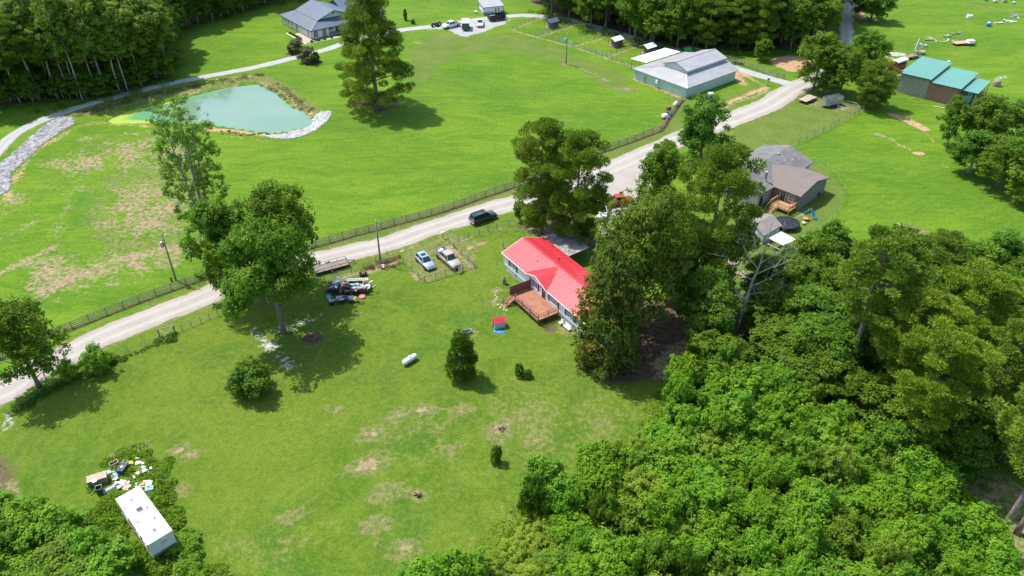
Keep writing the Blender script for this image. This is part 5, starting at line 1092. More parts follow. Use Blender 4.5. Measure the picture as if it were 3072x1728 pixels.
for i in range(34): a = r.random()*3.14; x, y, z = r.gauss(0,.5), r.gauss(0,.4), r.uniform(.05,.5); MB().beam((x-math.cos(a)*.6,y-math.sin(a)*.6,z),(x+math.cos(a)*.6,y+math.sin(a)*.6,z+r.uniform(-.1,.2)),.07).build('branch', M['oldwood'] if i % 2 else M['plank'], t)
t = thing('tank_scrap', 'pale metal tank lying right of the dead trunk', 'tank', gp(2250,860)); MB().lathe([(0,-.9),(.3,-.85),(.42,-.7),(.42,.7),(.3,.85),(0,.9)], (0,0,.45), 'x').build('vessel', M['cyanplastic'], t); MB().box(-.5,-.3,0,.5,.3,.1).build('foot', M['steel'], t)
# ------------------------------------------------------------------ grey barn with raised centre roof
A3 = math.radians(129.3); O3 = (42.2,178.8); BW, BD = 17.1, 19.2
t = thing('horse_barn', 'long pale green metal barn with a grey roof and a raised centre roof', 'barn', (*O3,0), A3)
def panels(t, axis, n, length, fixed, z0, z1, mt, out, name='wall_panel', start=0.0, ztop=None):
    w = length/n
    for i in range(n):
        a = start+i*w; zz = z1 if ztop is None else ztop(i)
        mb = MB(); mb.box(a+.006, fixed, z0, a+w-.006, fixed+.04*out, zz) if axis == 'x' else mb.box(fixed, a+.006, z0, fixed+.04*out, a+w-.006, zz)
        for k in (0.12, .5, .88):
            c_ = a+w*k; mb.box(c_-.03, fixed+.041*out, z0+.01, c_+.03, fixed+.065*out, zz-.01) if axis == 'x' else mb.box(fixed+.041*out, c_-.03, z0+.01, fixed+.065*out, c_+.03, zz-.01)
        mb.build(name, mt, t)
MB().box(.05,-BD+.05,-.2,BW-.05,-.05,2.75).build('inner_wall', M['barnwall'], t)
panels(t, 'x', 18, BW, -.04, 0, 2.72, M['barnwall'], 1); panels(t, 'y', 20, BD, .04, 0, 2.72, M['barnwally'], -1, start=-BD); panels(t, 'y', 20, BD, BW-.04, 0, 2.72, M['barnwally'], 1, start=-BD)
o_ = .45; zE, zM = 2.72, 4.25; x1, x2, y1, y2 = 3.7, 10.9, -3.9, -17.6
def slope(name, q, pitch=.95, mt='barnroof'): 
    mb = MB(); ribs_quad(mb, *q, pitch, .02, .04, .06); return mb.build(name, M[mt], t)
slope('roof_slope', ((-o_,-BD-o_,zE),(-o_,o_,zE),(x1,y1,zM),(x1,-BD-o_,zM))); slope('roof_slope', ((BW+o_,o_,zE),(BW+o_,-BD-o_,zE),(x2,-BD-o_,zM),(x2,y1,zM))); slope('roof_slope', ((-o_,o_,zE),(BW+o_,o_,zE),(x2,y1,zM),(x1,y1,zM)))
for p, q in (((-o_,o_,zE+.03),(x1,y1,zM+.03)), ((BW+o_,o_,zE+.03),(x2,y1,zM+.03))): MB().beam(p, q, .22, .04).build('hip_cap', M['whiteroof'] if p[0] < 0 else M['barnroof'], t)
mx = (x1+x2)/2
MB().prism([(x1,3.9),(x2,3.9),(x2,5.05),(mx,6.1),(x1,5.05)], y2-1.2, y1-.1, 'y').build('monitor_wall', M['tangrey'], t)
q0, q1 = y1+.35, y2-1.6
for e in (x1-.45, x2+.45): mb = MB(); ribs_quad(mb, (e,q0,4.95),(e,q1,4.95),(mx,q1,6.25),(mx,q0,6.25), .95, .02, .04, .06); mb.build('monitor_roof', M['barnroof'], t)
for e in (x1-.45, x2+.45): MB().beam((e,q0+.02,4.9),(mx,q0+.02,6.2),.06,.16).build('monitor_trim', M['darkshingle'], t)
MB().beam((mx,q0,6.28),(mx,q1,6.28),.3,.05).build('ridge_cap', M['barnroof'], t)
MB().beam((x1-.1,y1+.05,4.0),(x2,y1+.05,4.3),.08,.14).build('monitor_flashing', M['whiteroof'], t)
for x, y in ((1.8,-14.0),(1.2,-12.9),(2.2,-13.2)): MB().lathe([(.09,0),(.09,.35)], (x,y,3.3)).build('vent_pipe', M['wpaint'], t)
for p, q in (((-o_-.02,-BD-o_,zE-.06),(-o_-.02,o_,zE-.06)), ((-o_,o_+.02,zE-.06),(BW+o_,o_+.02,zE-.06))): MB().beam(p, q, .05, .14).build('eave_trim', M['barnroof'], t)
t = thing('meter_box', 'white electrical cabinet on a post against the front wall of the grey roofed barn', 'meter box', (*hloc(9.0,.5,A3,O3),0), A3)
MB().bevbox(-.35,-.2,1.2,.35,.15,2.1).build('cabinet', M['tankwhite'], t)
for x in (-.25,.25): MB().beam((x,0,0),(x,0,1.2),.08).build('post', M['oldwood'], t)
t = thing('meter_box', 'small grey meter on the barn wall left of the white electrical cabinet', 'meter box', (*hloc(13.4,.35,A3,O3),0), A3)
MB().bevbox(-.2,-.2,1.2,.2,.1,1.8).build('cabinet', M['galv'], t); MB().beam((0,0,0),(0,0,1.2),.14).build('post', M['oldwood'], t)
t = thing('lean_to', 'white tin lean to roof on posts attached to the left side of the barn', 'lean to', (*hloc(17.6,-4.6,A3,O3),0), A3)
for i in range(14): mb = MB(); ribs_quad(mb, (0,-i*.97-.95,3.05),(0,-i*.97,3.05),(5.3,-i*.97,2.75),(5.3,-i*.97-.95,2.75), .32, .02, .04, .03); mb.build('roof_panel', M['whiteroof'], t)
for i in range(5):
    MB().beam((5.1,-.3-i*3.25,-.1),(5.1,-.3-i*3.25,2.7),.14).build('post', M['board'], t)
    MB().beam((.5,-.3-i*3.25,-.1),(.5,-.3-i*3.25,2.9),.14).build('post', M['board'], t)
MB().beam((5.1,-.3,2.62),(5.1,-13.3,2.62),.08,.18).build('beam', M['board'], t)
# ------------------------------------------------------------------ green roofed barn
A4 = math.radians(-41.4); O4 = (95.3,183.0)
t = thing('pole_barn', 'tall pole barn with stepped green metal roofs and grey and brown tin walls', 'barn', (*O4,0), A4)
panels(t, 'x', 8, 6.7, .05, -.1, 4.75, M['greytin'], -1, 'wall_panel'); panels(t, 'x', 7, 6.7, .05, -.1, 4.15, M['browntin'], -1, 'wall_panel', start=6.72)
MB().box(.1,.1,-.1,6.7,15.6,4.6).build('inner_wall', M['greytin'], t); MB().box(6.75,.1,-.1,13.3,14.0,4.05).build('inner_wall', M['browntin'], t)
panels(t, 'y', 10, 9.0, 13.32, -.1, 4.0, M['browntin'], 1, 'wall_panel', start=4.5)
def roofp(a, b, ya, yb, za, zb, n):
    w = (b-a)/n
    for i in range(n): mb = MB(); ribs_quad(mb, (a+i*w,ya,za),(a+(i+1)*w-.008,ya,za),(a+(i+1)*w-.008,yb,zb),(a+i*w,yb,zb), w/3, .018, .04, .04); mb.build('roof_panel', M['greenroof'], t)
roofp(-.4, 7.0, -.5, 16.2, 4.95, 4.75, 8); roofp(7.0, 13.9, -.5, 14.6, 4.35, 4.15, 7); roofp(13.9, 17.4, .9, 12.2, 3.75, 3.55, 4)
for p, q, z in (((-.4,-.52),(7.0,-.52),4.85), ((7.0,-.52),(13.9,-.52),4.25), ((13.9,.88),(17.4,.88),3.65), ((7.02,-.5),(7.02,14.6),4.6), ((13.92,-.5),(13.92,14.6),4.05), ((17.42,.9),(17.42,12.2),3.6)): MB().beam((*p,z),(*q,z),.04,.2).build('roof_trim', M['darkgreen'], t)
for x, y in ((17.2,-.1),(15.6,.9),(17.2,4),(17.2,8),(17.2,12),(15.5,12)): MB().beam((x,y,-.2),(x,y,3.6),.12).build('post', M['oldwood'], t)
for z in (1.2,2.2): MB().beam((17.2,.9,z),(17.2,12,z),.06,.12).build('side_rail', M['oldwood'], t)
MB().box(14.0,2.2,0,15.6,5.6,2.1).build('stall_partition', M['cyanplastic'], t)
for i in range(7): x = 14.2+i*.55; MB().beam((x,12.4,3.1),(x+.0,14.6,3.0),.09).build('rafter', M['newwood'], t)
MB().beam((14.0,12.7,3.0),(17.8,12.7,3.0),.08).build('rafter_tie', M['newwood'], t)
MB().lathe([(.3,0),(.3,.35),(0,.4)], (6.2,15.6,4.85)).build('roof_vent', M['wpaint'], t)
def gw(x, y, z=0): return gp(*crop(2640,130,5.366)(x, y), z)
def trailer_wheels(t, xs, w, r=.36, mt='rim'):
    for x in xs:
        for s_ in (-1, 1):
            o = MB().lathe([(r*.6,-.11),(r,-.1),(r,.1),(r*.6,.11)], (x,s_*w/2,r), 'y', 16).build('wheel', M['rubber'], t); MB().lathe([(r*.58,-.09),(r*.5,.115*1),(0,.10)], (x,s_*w/2,r), 'y', 12).build('rim', M[mt], o)
            MB().lathe([(0,-.118),(r*.5,-.115),(r*.58,-.05)], (x,s_*w/2,r), 'y', 12).build('rim', M[mt], o)
def stock_trailer(name, label, p, rz, mt, top, L=5.2, Wd=2.0, H=2.0, open_top=True, round_=False):
    t = thing(name, label, 'trailer', p, rz); z0 = .55
    body = [(-L/2,-Wd/2),(L/2-.7,-Wd/2),(L/2,-Wd/4),(L/2,Wd/4),(L/2-.7,Wd/2),(-L/2,Wd/2)]
    mb = MB(); n = len(body)
    for i in range(n):
        a, b = body[i], body[(i+1) % n]; ln = math.hypot(b[0]-a[0], b[1]-a[1]); an = math.atan2(b[1]-a[1], b[0]-a[0]); mb.rbox(((a[0]+b[0])/2,(a[1]+b[1])/2,z0+H*.32), (ln+.03,.05,H*.64), an)
    mb.build('side_wall', M[mt], t); MB().prism(body, z0-.08, z0-.01, 'z').build('floor', M['darkplank'], t)
    for k, z in enumerate((z0+H*.75, z0+H*.88, z0+H)):
        mb = MB()
        for i in range(n): a, b = body[i], body[(i+1) % n]; mb.beam((*a,z),(*b,z),.05,.07)
        mb.build('slat_rail', M[mt], t)
    for p_ in body+[(0,-Wd/2),(0,Wd/2)]: MB().beam((*p_,z0),(*p_,z0+H),.06).build('stake', M[mt], t)
    if open_top:
        for x in (-.8,.8): MB().beam((x,-Wd/2,z0+H),(x,Wd/2,z0+H),.06).build('cross_bow', M[mt], t)
        MB().beam((-L/2,0,z0+H+.02),(L/2,0,z0+H+.02),.06).build('cross_bow', M[mt], t)
    else: MB().loft([[(x, Wd/2*math.cos(a), z0+H+.05+.45*math.sin(a)) for a in [k*PI/10 for k in range(11)]]+[(x, Wd/2*math.cos(a), z0+H+.0+.42*math.sin(a)) for a in [k*PI/10 for k in range(10,-1,-1)]] for x in (-L/2+.5,L/2)]).build('roof', M[top], t)
    trailer_wheels(t, (-.45,.4), Wd+.3); MB().beam((L/2-.1,0,.5),(L/2+1.2,0,.48),.1).build('hitch', M['steel'], t)
    for s_ in (-1, 1): MB().bevbox(-.95,s_*(Wd/2+.02)-(.0 if s_ > 0 else .28),.76,.9,s_*(Wd/2+.02)+(.28 if s_ > 0 else 0),.82,.02).build('fender', M[mt], t)
    return t
g4 = crop(2380,240,8.05)
def w4(x, y, z=0): return gp(*g4(x, y), z)
stock_trailer('livestock_trailer', 'grey open topped livestock trailer on the grass below the tree clump', (*w4(900,620),0), math.radians(205), 'galv', 'galv', 5.0, 2.0, 1.7)
stock_trailer('horse_trailer', 'maroon horse trailer with a curved white roof behind the green roofed barn', (*gw(270,430),0), math.radians(35), 'maroon', 'whiteroof', 5.4, 2.0, 1.9, False)
def flat_trailer(name, label, p, rz, L, Wd, bed='plank', z=.62, frame='black', rails=False, axles=2, box_sides=0):
    t = thing(name, label, 'trailer', p, rz); n = int(Wd/.2)
    for i in range(n): MB().box(-L/2,-Wd/2+i*Wd/n+.008,z,L/2,-Wd/2+(i+1)*Wd/n-.008,z+.045).build('plank', M[bed], t)
    for y in (-Wd/2-.03, Wd/2+.03): MB().beam((-L/2-.05,y,z-.03),(L/2+.05,y,z-.03),.07,.16).build('side_beam', M[frame], t)
    for x in (-L/2-.05, L/2+.05): MB().beam((x,-Wd/2,z-.03),(x,Wd/2,z-.03),.07,.16).build('end_beam', M[frame], t)
    for y in (-.4,.4): MB().beam((L/2,y*1.6,z-.08),(L/2+1.3,y*.1,z-.12),.08,.1).build('tongue', M[frame], t)
    MB().beam((L/2+1.1,0,.05),(L/2+1.1,0,.8),.06).build('jack', M['steel'], t)
    xs = (-.6,.25) if axles == 2 else (-.2,); trailer_wheels(t, xs, Wd+.25, .34)
    for s_ in (-1, 1): MB().bevbox(min(xs)-.45,s_*(Wd/2+.16)-.14,z+.06,max(xs)+.45,s_*(Wd/2+.16)+.14,z+.12,.02).build('fender', M[frame], t)
    if rails:
        for y in (-Wd/2-.03, Wd/2+.03):
            MB().beam((-L/2,y,z+.5),(L/2,y,z+.5),.05).build('rail', M[frame], t)
            for k in range(5): MB().beam((-L/2+L*k/4,y,z),(-L/2+L*k/4,y,z+.5),.05).build('stake', M[frame], t)
        MB().beam((L/2,-Wd/2,z+.5),(L/2,Wd/2,z+.5),.05).build('rail', M[frame], t)
    if box_sides:
        for y in (-Wd/2-.03, Wd/2+.03): MB().box(-L/2,y-.02,z,L/2,y+.02,z+box_sides).build('side_panel', M[frame], t)
    return t
flat_trailer('flatbed_trailer', 'flatbed trailer with a pale plywood deck beside the road junction', (*w4(330,500),0), math.radians(40), 4.8, 2.3)
t = thing('hay_ring', 'galvanised pipe ring standing in long grass beside the livestock trailer', 'hay ring', (*w4(1310,690),0))
MB().tube([(2.4*math.cos(a),2.4*math.sin(a),.9) for a in [k*PI/16 for k in range(33)]], .035, 5).build('top_rail', M['galv'], t); MB().tube([(2.4*math.cos(a),2.4*math.sin(a),.4) for a in [k*PI/16 for k in range(33)]], .03, 5).build('lower_rail', M['galv'], t)
for k in range(8): a = k*PI/4; MB().beam((2.4*math.cos(a),2.4*math.sin(a),0),(2.4*math.cos(a),2.4*math.sin(a),.9),.05).build('upright', M['galv'], t)
def pile(name, label, cat, p, n, sx, sy, mts, seed, hmax=.35, dims=(.5,1.6)):
    t = thing(name, label, cat, p); r = random.Random(seed)
    for i in range(n):
        x, y = r.gauss(0,sx*.4), r.gauss(0,sy*.4); d = (r.uniform(*dims), r.uniform(.12,.6), r.uniform(.04,.14)); z = r.uniform(.05,hmax)
        m = MB().rbox((x,y,z), d, r.random()*3.14); m.v = [(a, b, c+(a-x)*r.uniform(-.02,.02)) for a, b, c in m.v]; m.build('piece', M[r.choice(mts)], t)
    return t
pile('woodpile', 'stack of weathered planks against the left wall of the green roofed barn', 'wood pile', gw(255,540), 26, 2.2, 1.2, ['oldwood','plank'], 1, .9, (1.4,2.2))
g3 = crop(2720,0,7.244)
def w3(x, y, z=0): return gp(*g3(x, y), z)
flat_trailer('flatbed_trailer', 'worn flatbed trailer carrying a white box in the upper right meadow', (*w3(1220,960),0), math.radians(14), 6.6, 2.2, 'plank', .6, 'maroon')
t = thing('white_crate', 'white box standing on the end of the worn flatbed trailer', 'box', (*w3(1380,930,.7),.66), .2); MB().bevbox(-.9,-.7,0,.9,.7,.8,.05).build('body', M['wpaint'], t); MB().box(-.92,-.72,.805,.92,.72,.86).build('lid', M['wpaint'], t)
for x, y, n, sx, sy, ms, lb in ((490,870,10,3,1.4,['plank','oldwood'],'low heap of tan boards in the upper right meadow'), (690,910,5,2.2,1.2,['plank','wpaint'],'flat pale sheets on the grass left of the worn flatbed trailer'), (920,900,7,2.4,1.5,['wpaint','tarp','plank'],'white plastic sheeting on the grass just left of the worn flatbed trailer'),
        (870,790,9,2.2,1.0,['darkgreen','tarp','galv'],'dark green and grey scrap behind the white sheeting'), (1130,740,9,2.2,.9,['maroon','steel','galv'],'rusty red scrap metal heap behind the worn flatbed trailer'), (340,990,14,2.6,1.6,['tarp','galv','cyanplastic'],'pale grey sheet metal scrap beyond the green roofed barn'),
        (2210,470,9,2.0,1.4,['wpaint','tarp'],'white sheets at the near end of the long scrap row'), (2350,350,16,2.6,2.4,['galv','steel','tarp'],'grey metal scrap row at the upper right edge'), (1990,520,6,1.0,1.0,['plank','wpaint'],'small tan scrap pile beside the blue barrel')):
    pile('scrap_pile', lb, 'scrap', w3(x,y), n, sx, sy, ms, x)
for x, y, lb, mt, rr in ((1770,570,'blue plastic barrel lying in the upper right meadow','blueplastic',.75), (2320,90,'small blue barrel at the top right edge','cyanplastic',.5), (1720,25,'blue and white cooler by the far garden fence','blueplastic',.6)):
    t = thing('barrel', lb, 'barrel', w3(x,y)); MB().lathe([(rr*.85,0),(rr,rr*.4),(rr,rr*1.1),(rr*.85,rr*1.5),(0,rr*1.5)]).build('body', M[mt], t); MB().lathe([(rr*.5,rr*1.5),(rr*.5,rr*1.6),(0,rr*1.62)]).build('lid', M['wpaint'], t)
t = thing('white_tank', 'lone white plastic tank in the upper right meadow', 'tank', w3(1355,390)); MB().bevbox(-.75,-.6,0,.75,.6,.9,.12).build('body', M['wpaint'], t); MB().lathe([(.2,.9),(.2,1.0),(0,1.0)]).build('cap', M['black'], t)
for x, lb in ((1920,'white feeder box by the far garden fence'), (2120,'tan scrap crate by the far garden fence')): t = thing('crate', lb, 'box', w3(x,50)); MB().bevbox(-.6,-.5,.3,.6,.5,.95,.05).build('body', M['wpaint' if x < 2000 else 'plank'], t); MB().box(-.65,-.55,.1,.65,.55,.25).build('base', M['oldwood'], t)
# backhoe-like boom and spoked wheels behind the green barn
t = thing('boom_trailer', 'old rusty boom trailer with a pale lifting arm behind the green roofed barn', 'machine', (*w3(100,1260),0), .5)
MB().bevbox(-2.6,-.9,.6,2.2,.9,.8,.05).build('deck', M['darkplank'], t); MB().bevbox(1.2,-.4,.8,2.0,.4,1.8,.05).build('mast_base', M['steel'], t); MB().beam((1.6,0,1.6),(2.0,.6,5.2),.18).build('mast', M['steel'], t); MB().beam((2.0,.6,4.9),(-.6,-.6,2.6),.14).build('arm', M['tarp'], t); trailer_wheels(t, (-.8,.1), 2.0, .4)
t = thing('cable_spool', 'big rusty ring frame holding tan boards behind the green roofed barn', 'rack', (*w3(320,1180),0), .3)
for y in (-.7,.7): MB().tube([(1.1*math.cos(a),y,1.15+1.1*math.sin(a)) for a in [k*PI/9 for k in range(19)]], .06, 5).build('ring', M['maroon'], t)
MB().bevbox(-.8,-.65,.7,.8,.65,.95,.03).build('board_stack', M['plank'], t); MB().beam((0,-.7,.1),(0,.7,.1),.1).build('axle', M['steel'], t)
t = thing('hay_feeder', 'weathered round hay bale topped by a bent pipe rack right of the green barn', 'hay bale', (*gw(1870,680),0))
MB().lathe([(.85,0),(.92,.5),(.9,1.1),(.8,1.45),(0,1.5)], n=16).build('bale', M['oldwood'], t)
for y in (-.5,.5): MB().tube([(-.6,y,1.5),(-.3,y,1.9),(1.6,y,2.3),(1.8,y,2.1)], .045, 5).build('pipe', M['wpaint'], t)
MB().beam((1.6,-.5,2.3),(1.6,.5,2.3),.06).build('pipe', M['wpaint'], t); MB().beam((.4,-.5,2.02),(.4,.5,2.02),.06).build('pipe', M['wpaint'], t)
t = thing('white_pole', 'white pole lying in the grass in front of the brown tin wall', 'pole', (*gw(950,1035),.05), -.5); MB().beam((-1.3,0,.05),(1.3,0,.05),.14).build('body', M['wpaint'], t)
for i, (x, y) in enumerate(((1310,1010),(1350,1030))): t = thing('bucket', ('orange bucket' if i == 0 else 'second orange bucket, nearer the post,')+' under the edge of the stepped green roof', 'bucket', (*gw(x,y),0)); MB().lathe([(.25,0),(.35,.5),(.3,.5),(.24,.08),(0,.08)]).build('pail', M['orange'], t)
# ------------------------------------------------------------------ farmhouse with slate blue roof
A5 = math.radians(128.5); O5 = (-58.3,224.2)
t = thing('farmhouse', 'white farmhouse with a slate blue hipped and gabled roof behind the big pine', 'house', (*O5,0), A5)
MB().box(0,-5.2,-.2,19.6,-.0,2.55).build('wall', M['wpaint'], t); MB().box(2.4,-18,-.2,19.6,-5.2,2.55).build('wall', M['wpaint'], t); MB().box(0,-13.5,-.2,2.4,-18,2.55).build('wall', M['wpaint'], t)
e = .6; zE, zM = 2.55, 4.15
def sl(q, mt='blueroof', nm='roof_slope', th=.12): MB().slab(q, th).build(nm, M[mt], t)
sl([(-e-.3,-18.6,zE),(2.9,-14.6,zM),(2.9,-3.7,zM),(-e-.3,e,zE)]); sl([(-e-.3,e,zE),(2.9,-3.7,zM),(16.6,-3.7,zM),(20.4,e,zE)]); sl([(20.4,-18.6,zE),(20.4,e,zE),(16.6,-3.7,zM),(16.6,-14.6,zM)]); sl([(-e-.3,-18.6,zE),(20.4,-18.6,zE),(16.6,-14.6,zM),(2.9,-14.6,zM)])
MB().prism([(-4.1,3.9),(-14.2,3.9),(-9.15,5.95)], 3.0, 16.4).build('gable_wall', M['barnwall'], t)
sl([(2.3,-3.4,4.05),(2.3,-9.15,6.15),(17.0,-9.15,6.15),(17.0,-3.4,4.05)]); sl([(2.3,-14.9,4.05),(17.0,-14.9,4.05),(17.0,-9.15,6.15),(2.3,-9.15,6.15)])
for p, q in (((2.28,-3.4,4.0),(2.28,-9.15,6.1)), ((2.28,-14.9,4.0),(2.28,-9.15,6.1)), ((2.3,-3.38,4.0),(17,-3.38,4.0)), ((-e-.32,e,2.5),(-e-.32,-18.6,2.5)), ((-e-.3,e+.02,2.5),(20.4,e+.02,2.5)), ((2.7,-4,4.0),(2.7,-14.4,4.0))): MB().beam(p, q, .08, .2).build('roof_trim', M['blueroofd'], t)
MB().cbox((2.95,-9.15,5.2),(.06,.5,.5)).build('gable_vent', M['blueroofd'], t); MB().beam((-.9,.6,2.56),(2.9,-3.7,4.18),.14,.05).build('hip_cap', M['cyanplastic'], t)
MB().prism([(12,2.5),(22,2.5),(17,4.6)], -27, -18, 'y').build('rear_gable', M['wpaint'], t)
sl([(11.6,-27.5,2.4),(17,-27.5,4.8),(17,-16.5,4.8),(11.6,-16.5,2.4)]); sl([(22.4,-27.5,2.4),(22.4,-16.5,2.4),(17,-16.5,4.8),(17,-27.5,4.8)]); MB().box(12,-27,-.2,22,-18,2.5).build('rear_wall', M['wpaint'], t)
sl([(1.0,-26,2.4),(7,-26,3.6),(7,-18,3.6),(1.0,-18,2.4)]); MB().box(1.5,-25.5,-.2,7,-18,2.4).build('rear_wall', M['wpaint'], t)
for x in (17.6,15.2,12.6): window(t, 'x', (x-.45,0), .9, 1.0, 1.35, 1, nx=2, ny=2)
window(t, 'x', (8.9,0), .6, .9, 1.6, 1, nx=2, ny=3); window(t, 'x', (1.6,0), .3, .9, 2.0, 1, nx=2, ny=3); window(t, 'y', (0,-2.1), .3, 1.5, 2.0, -1, nx=3, ny=4)
for x in (9.9,0.02,19.55): MB().box(x,.003,-.1,x+.12,.06,2.5).build('corner_trim', M['blueroofd'], t)
o = MB().box(-.06,-4.75,.05,-.003,-3.5,2.3).build('door', M['newwood'], t); MB().box(-.075,-4.4,.7,-.062,-3.9,2.0).build('pane', M['glass'], o)
MB().box(-.16,-5.5,-.1,.1,-5.22,2.5).build('porch_column', M['wpaint'], t); MB().box(-.16,-13.4,-.1,.1,-13.1,2.5).build('porch_column', M['wpaint'], t); MB().box(-.1,-13.1,-.1,2.3,-5.5,.12).build('porch_floor', M['concrete'], t)
MB().box(2.3,-10.2,.12,2.38,-9.0,2.2).build('front_door', M['navy'], t); window(t, 'y', (2.4,-8.2), .8, 1.6, 1.3, -1)
t = thing('patio', 'cream concrete patio and walk round the corner of the farmhouse', 'patio', (*hloc(0,0,A5,O5),0), A5)
MB().box(-2.2,.25,-.2,7.6,3.2,.05).build('slab', M['plank'], t); MB().box(-3.4,-7,-.2,-1.4,.2,.04).build('slab', M['plank'], t)
MB().box(-3.0,3.3,-.2,9.8,3.6,.1).build('edging', M['wpaint'], t); MB().box(-3.6,-9,-.2,-3.45,3.5,.1).build('edging', M['wpaint'], t)
for i in range(11):
    x, y = hloc(8.4-i*1.15, 2.95, A5, O5) if i < 7 else hloc(-2.9, 1.6-(i-7)*2.1, A5, O5)
    tree('dbush' if i % 3 else 'myrtle', None, .75, .5, 'small clipped shrub in the row along the cream patio of the farmhouse', 'shrub', 'clipped shrubs round the farmhouse patio', ground=(x,y), name='shrub')
# white office shed
A6 = math.atan2(250.46-247.89, 6.25)-.05; O6 = (-8.9,247.9)
t = thing('office_shed', 'white shed with a sloping grey roof and a glazed double door beyond the parked trucks', 'shed', (*O6,0), A6)
MB().prism([(0,.9),(5,.9),(5,3.2),(0,2.45)], 0, 6.4).build('wall', M['wpaint'], t); MB().box(-.03,-.04,-.2,6.43,5.02,.9).build('stone_base', M['stonedk'], t)
MB().slab([(-.35,-.35,2.5),(6.75,-.35,2.5),(6.75,5.3,3.35),(-.35,5.3,3.35)], .14).build('roof', M['barnroof'], t)
for p, q in (((-.37,-.37,2.42),(6.77,-.37,2.42)), ((-.37,-.35,2.42),(-.37,5.3,3.27)), ((-.03,-.04,-.1),(-.03,-.04,2.4)), ((6.43,-.04,-.1),(6.43,-.04,2.4)), ((-.04,5,-.1),(-.04,5,3.1))): MB().beam(p, q, .12, .14).build('trim', M['blueroofd'], t)
for x in (3.5,4.55): o = MB().box(x,-.08,0,x+.9,-.045,2.1).build('door', M['wpaint'], t); MB().box(x+.2,-.095,.3,x+.7,-.082,1.9).build('pane', M['glass'], o)
t = thing('air_unit', 'small white air conditioning unit beside the white office shed', 'air conditioner', gp(1428,41)); MB().bevbox(-.45,-.3,.05,.45,.3,.8,.05).build('casing', M['wpaint'], t); MB().lathe([(.22,-.31),(.22,-.33),(0,-.33)], (0,0,.45), 'y').build('fan_grille', M['steel'], t)
# ------------------------------------------------------------------ goat shelters and pens
for i, (px, roof, lb) in enumerate((((1657,81),'blueroof','small brown shelter with a slate blue roof in the first animal pen'), ((1848,136),'whiteroof','small brown shelter with a white roof in the middle animal pen'), ((1945,158),'whiteroof','small brown shelter with a white roof right beside the lean to'))):
    t = thing('pen_shelter', lb, 'shelter', (*gp(*px),0), math.radians(40)); MB().prism([(-1.2,-.1),(1.2,-.1),(1.2,2.0),(0,2.5),(-1.2,2.0)], -.7, 1.4).build('wall', M['shelterwood'], t)
    for s_ in (-1, 1): ribs_quad(MB(), (-2.3,s_*1.55,1.88),(1.6,s_*1.55,1.88),(1.6,0,2.62),(-2.3,0,2.62), .5, .02, .04, .05).build('roof_panel', M[roof], t)
    for y in (-1.1,1.1): MB().beam((-2.1,y,-.1),(-2.1,y,2.0),.1).build('post', M['board'], t)
    MB().box(-2.2,-1.2,-.05,-.72,1.2,.08).build('floor', M['oldwood'], t)
# ------------------------------------------------------------------ fences
MESH = {}
def shared(key, fn):
    if key not in MESH:
        mb = fn(); me = bpy.data.meshes.new(key); me.from_pydata(mb.v, [], mb.f); MESH[key] = me
    return MESH[key]
def post_mesh(w, h, mt): 
    me = shared(f'post_{w}_{h}_{mt}', lambda: MB().bevbox(-w/2,-w/2,-.2,w/2,w/2,h,w*.18)); 
    if not me.materials: me.materials.append(M[mt])
    return me
def fence(name, label, pts, spacing, h, rails, pw=.12, post='board', rail='board', bw=.14, bt=.03, rname='board', lean=.0, closed=False):
    "pts: world points; posts every spacing metres, rails = heights of the boards or wires"
    C = []; P_ = [Vector(p) for p in pts]
    for i in range(len(P_)-1):
        d = P_[i+1]-P_[i]; n = max(1, round(d.length/spacing))
        for k in range(n): C.append(P_[i]+d*(k/n))
    C.append(P_[-1]); t = thing(name, label, 'fence', (C[0].x, C[0].y), 0); z0 = t.location.z; r = random.Random(len(C)); top = post_mesh(pw, h, post)
    for c in C:
        o = obj('post', top, t, (c.x-C[0].x, c.y-C[0].y, hz1(c.x,c.y)-z0)); o.rotation_euler = (r.gauss(0,lean), r.gauss(0,lean), math.atan2(P_[-1].y-P_[0].y, P_[-1].x-P_[0].x))
    if rname == 'board':
        for i in range(len(C)-1):
            a, b = C[i], C[i+1]; d = (b-a).normalized(); nn = Vector((-d.y, d.x))*(-(pw/2+bt/2+.002)); ln = (b-a).length; za, zb = hz1(a.x,a.y)-z0, hz1(b.x,b.y)-z0
            key = f'{name}_{round(ln,1)}_{rail}_{bw}'; me = shared(key, lambda: MB().box(0,-bt/2,-bw/2,round(ln,1)-.012,bt/2,bw/2))
            if not me.materials: me.materials.append(M[rail])
            for z in rails:
                o = obj('board', me, t, (a.x-C[0].x+nn.x, a.y-C[0].y+nn.y, z+za+r.gauss(0,.006))); o.rotation_euler = (0, -math.atan2(zb-za, ln), math.atan2(d.y, d.x)); o.scale.x = ln/round(ln,1)
    else:
        for z in rails:
            mb = MB()
            for i in range(len(C)-1):
                a, b = C[i], C[i+1]; mb.beam((a.x-C[0].x,a.y-C[0].y,z+hz1(a.x,a.y)-z0),(b.x-C[0].x,b.y-C[0].y,z+hz1(b.x,b.y)-z0),bw,bt)
            mb.build(rname, M[rail], t, fix=False)
    return t
FR = P((-60,1105),(111,1017),(165,1007),(217,985.5),(268,963.6),(320,943),(370,924),(417,905),(467,886),(514,869),(559,853),(605,838),(780,786),(989,727),(1028,715),(1067,704),(1106,694.5),(1144,685),(1182,673),(1220,663.5),(1258,653),(1294,643.6),(1329,634),(1362,623),(1393,612),(1425,599),(1600,541),(1774,465),(1801,457),(1829,448.4),(1855,437),(1881,428.5),(1906,419),(1930,409.5),(1955,400.7),(1981,392.7))
fence('board_fence', 'long four board brown fence following the gravel road', FR, 2.45, 1.35, (.22,.55,.88,1.22))
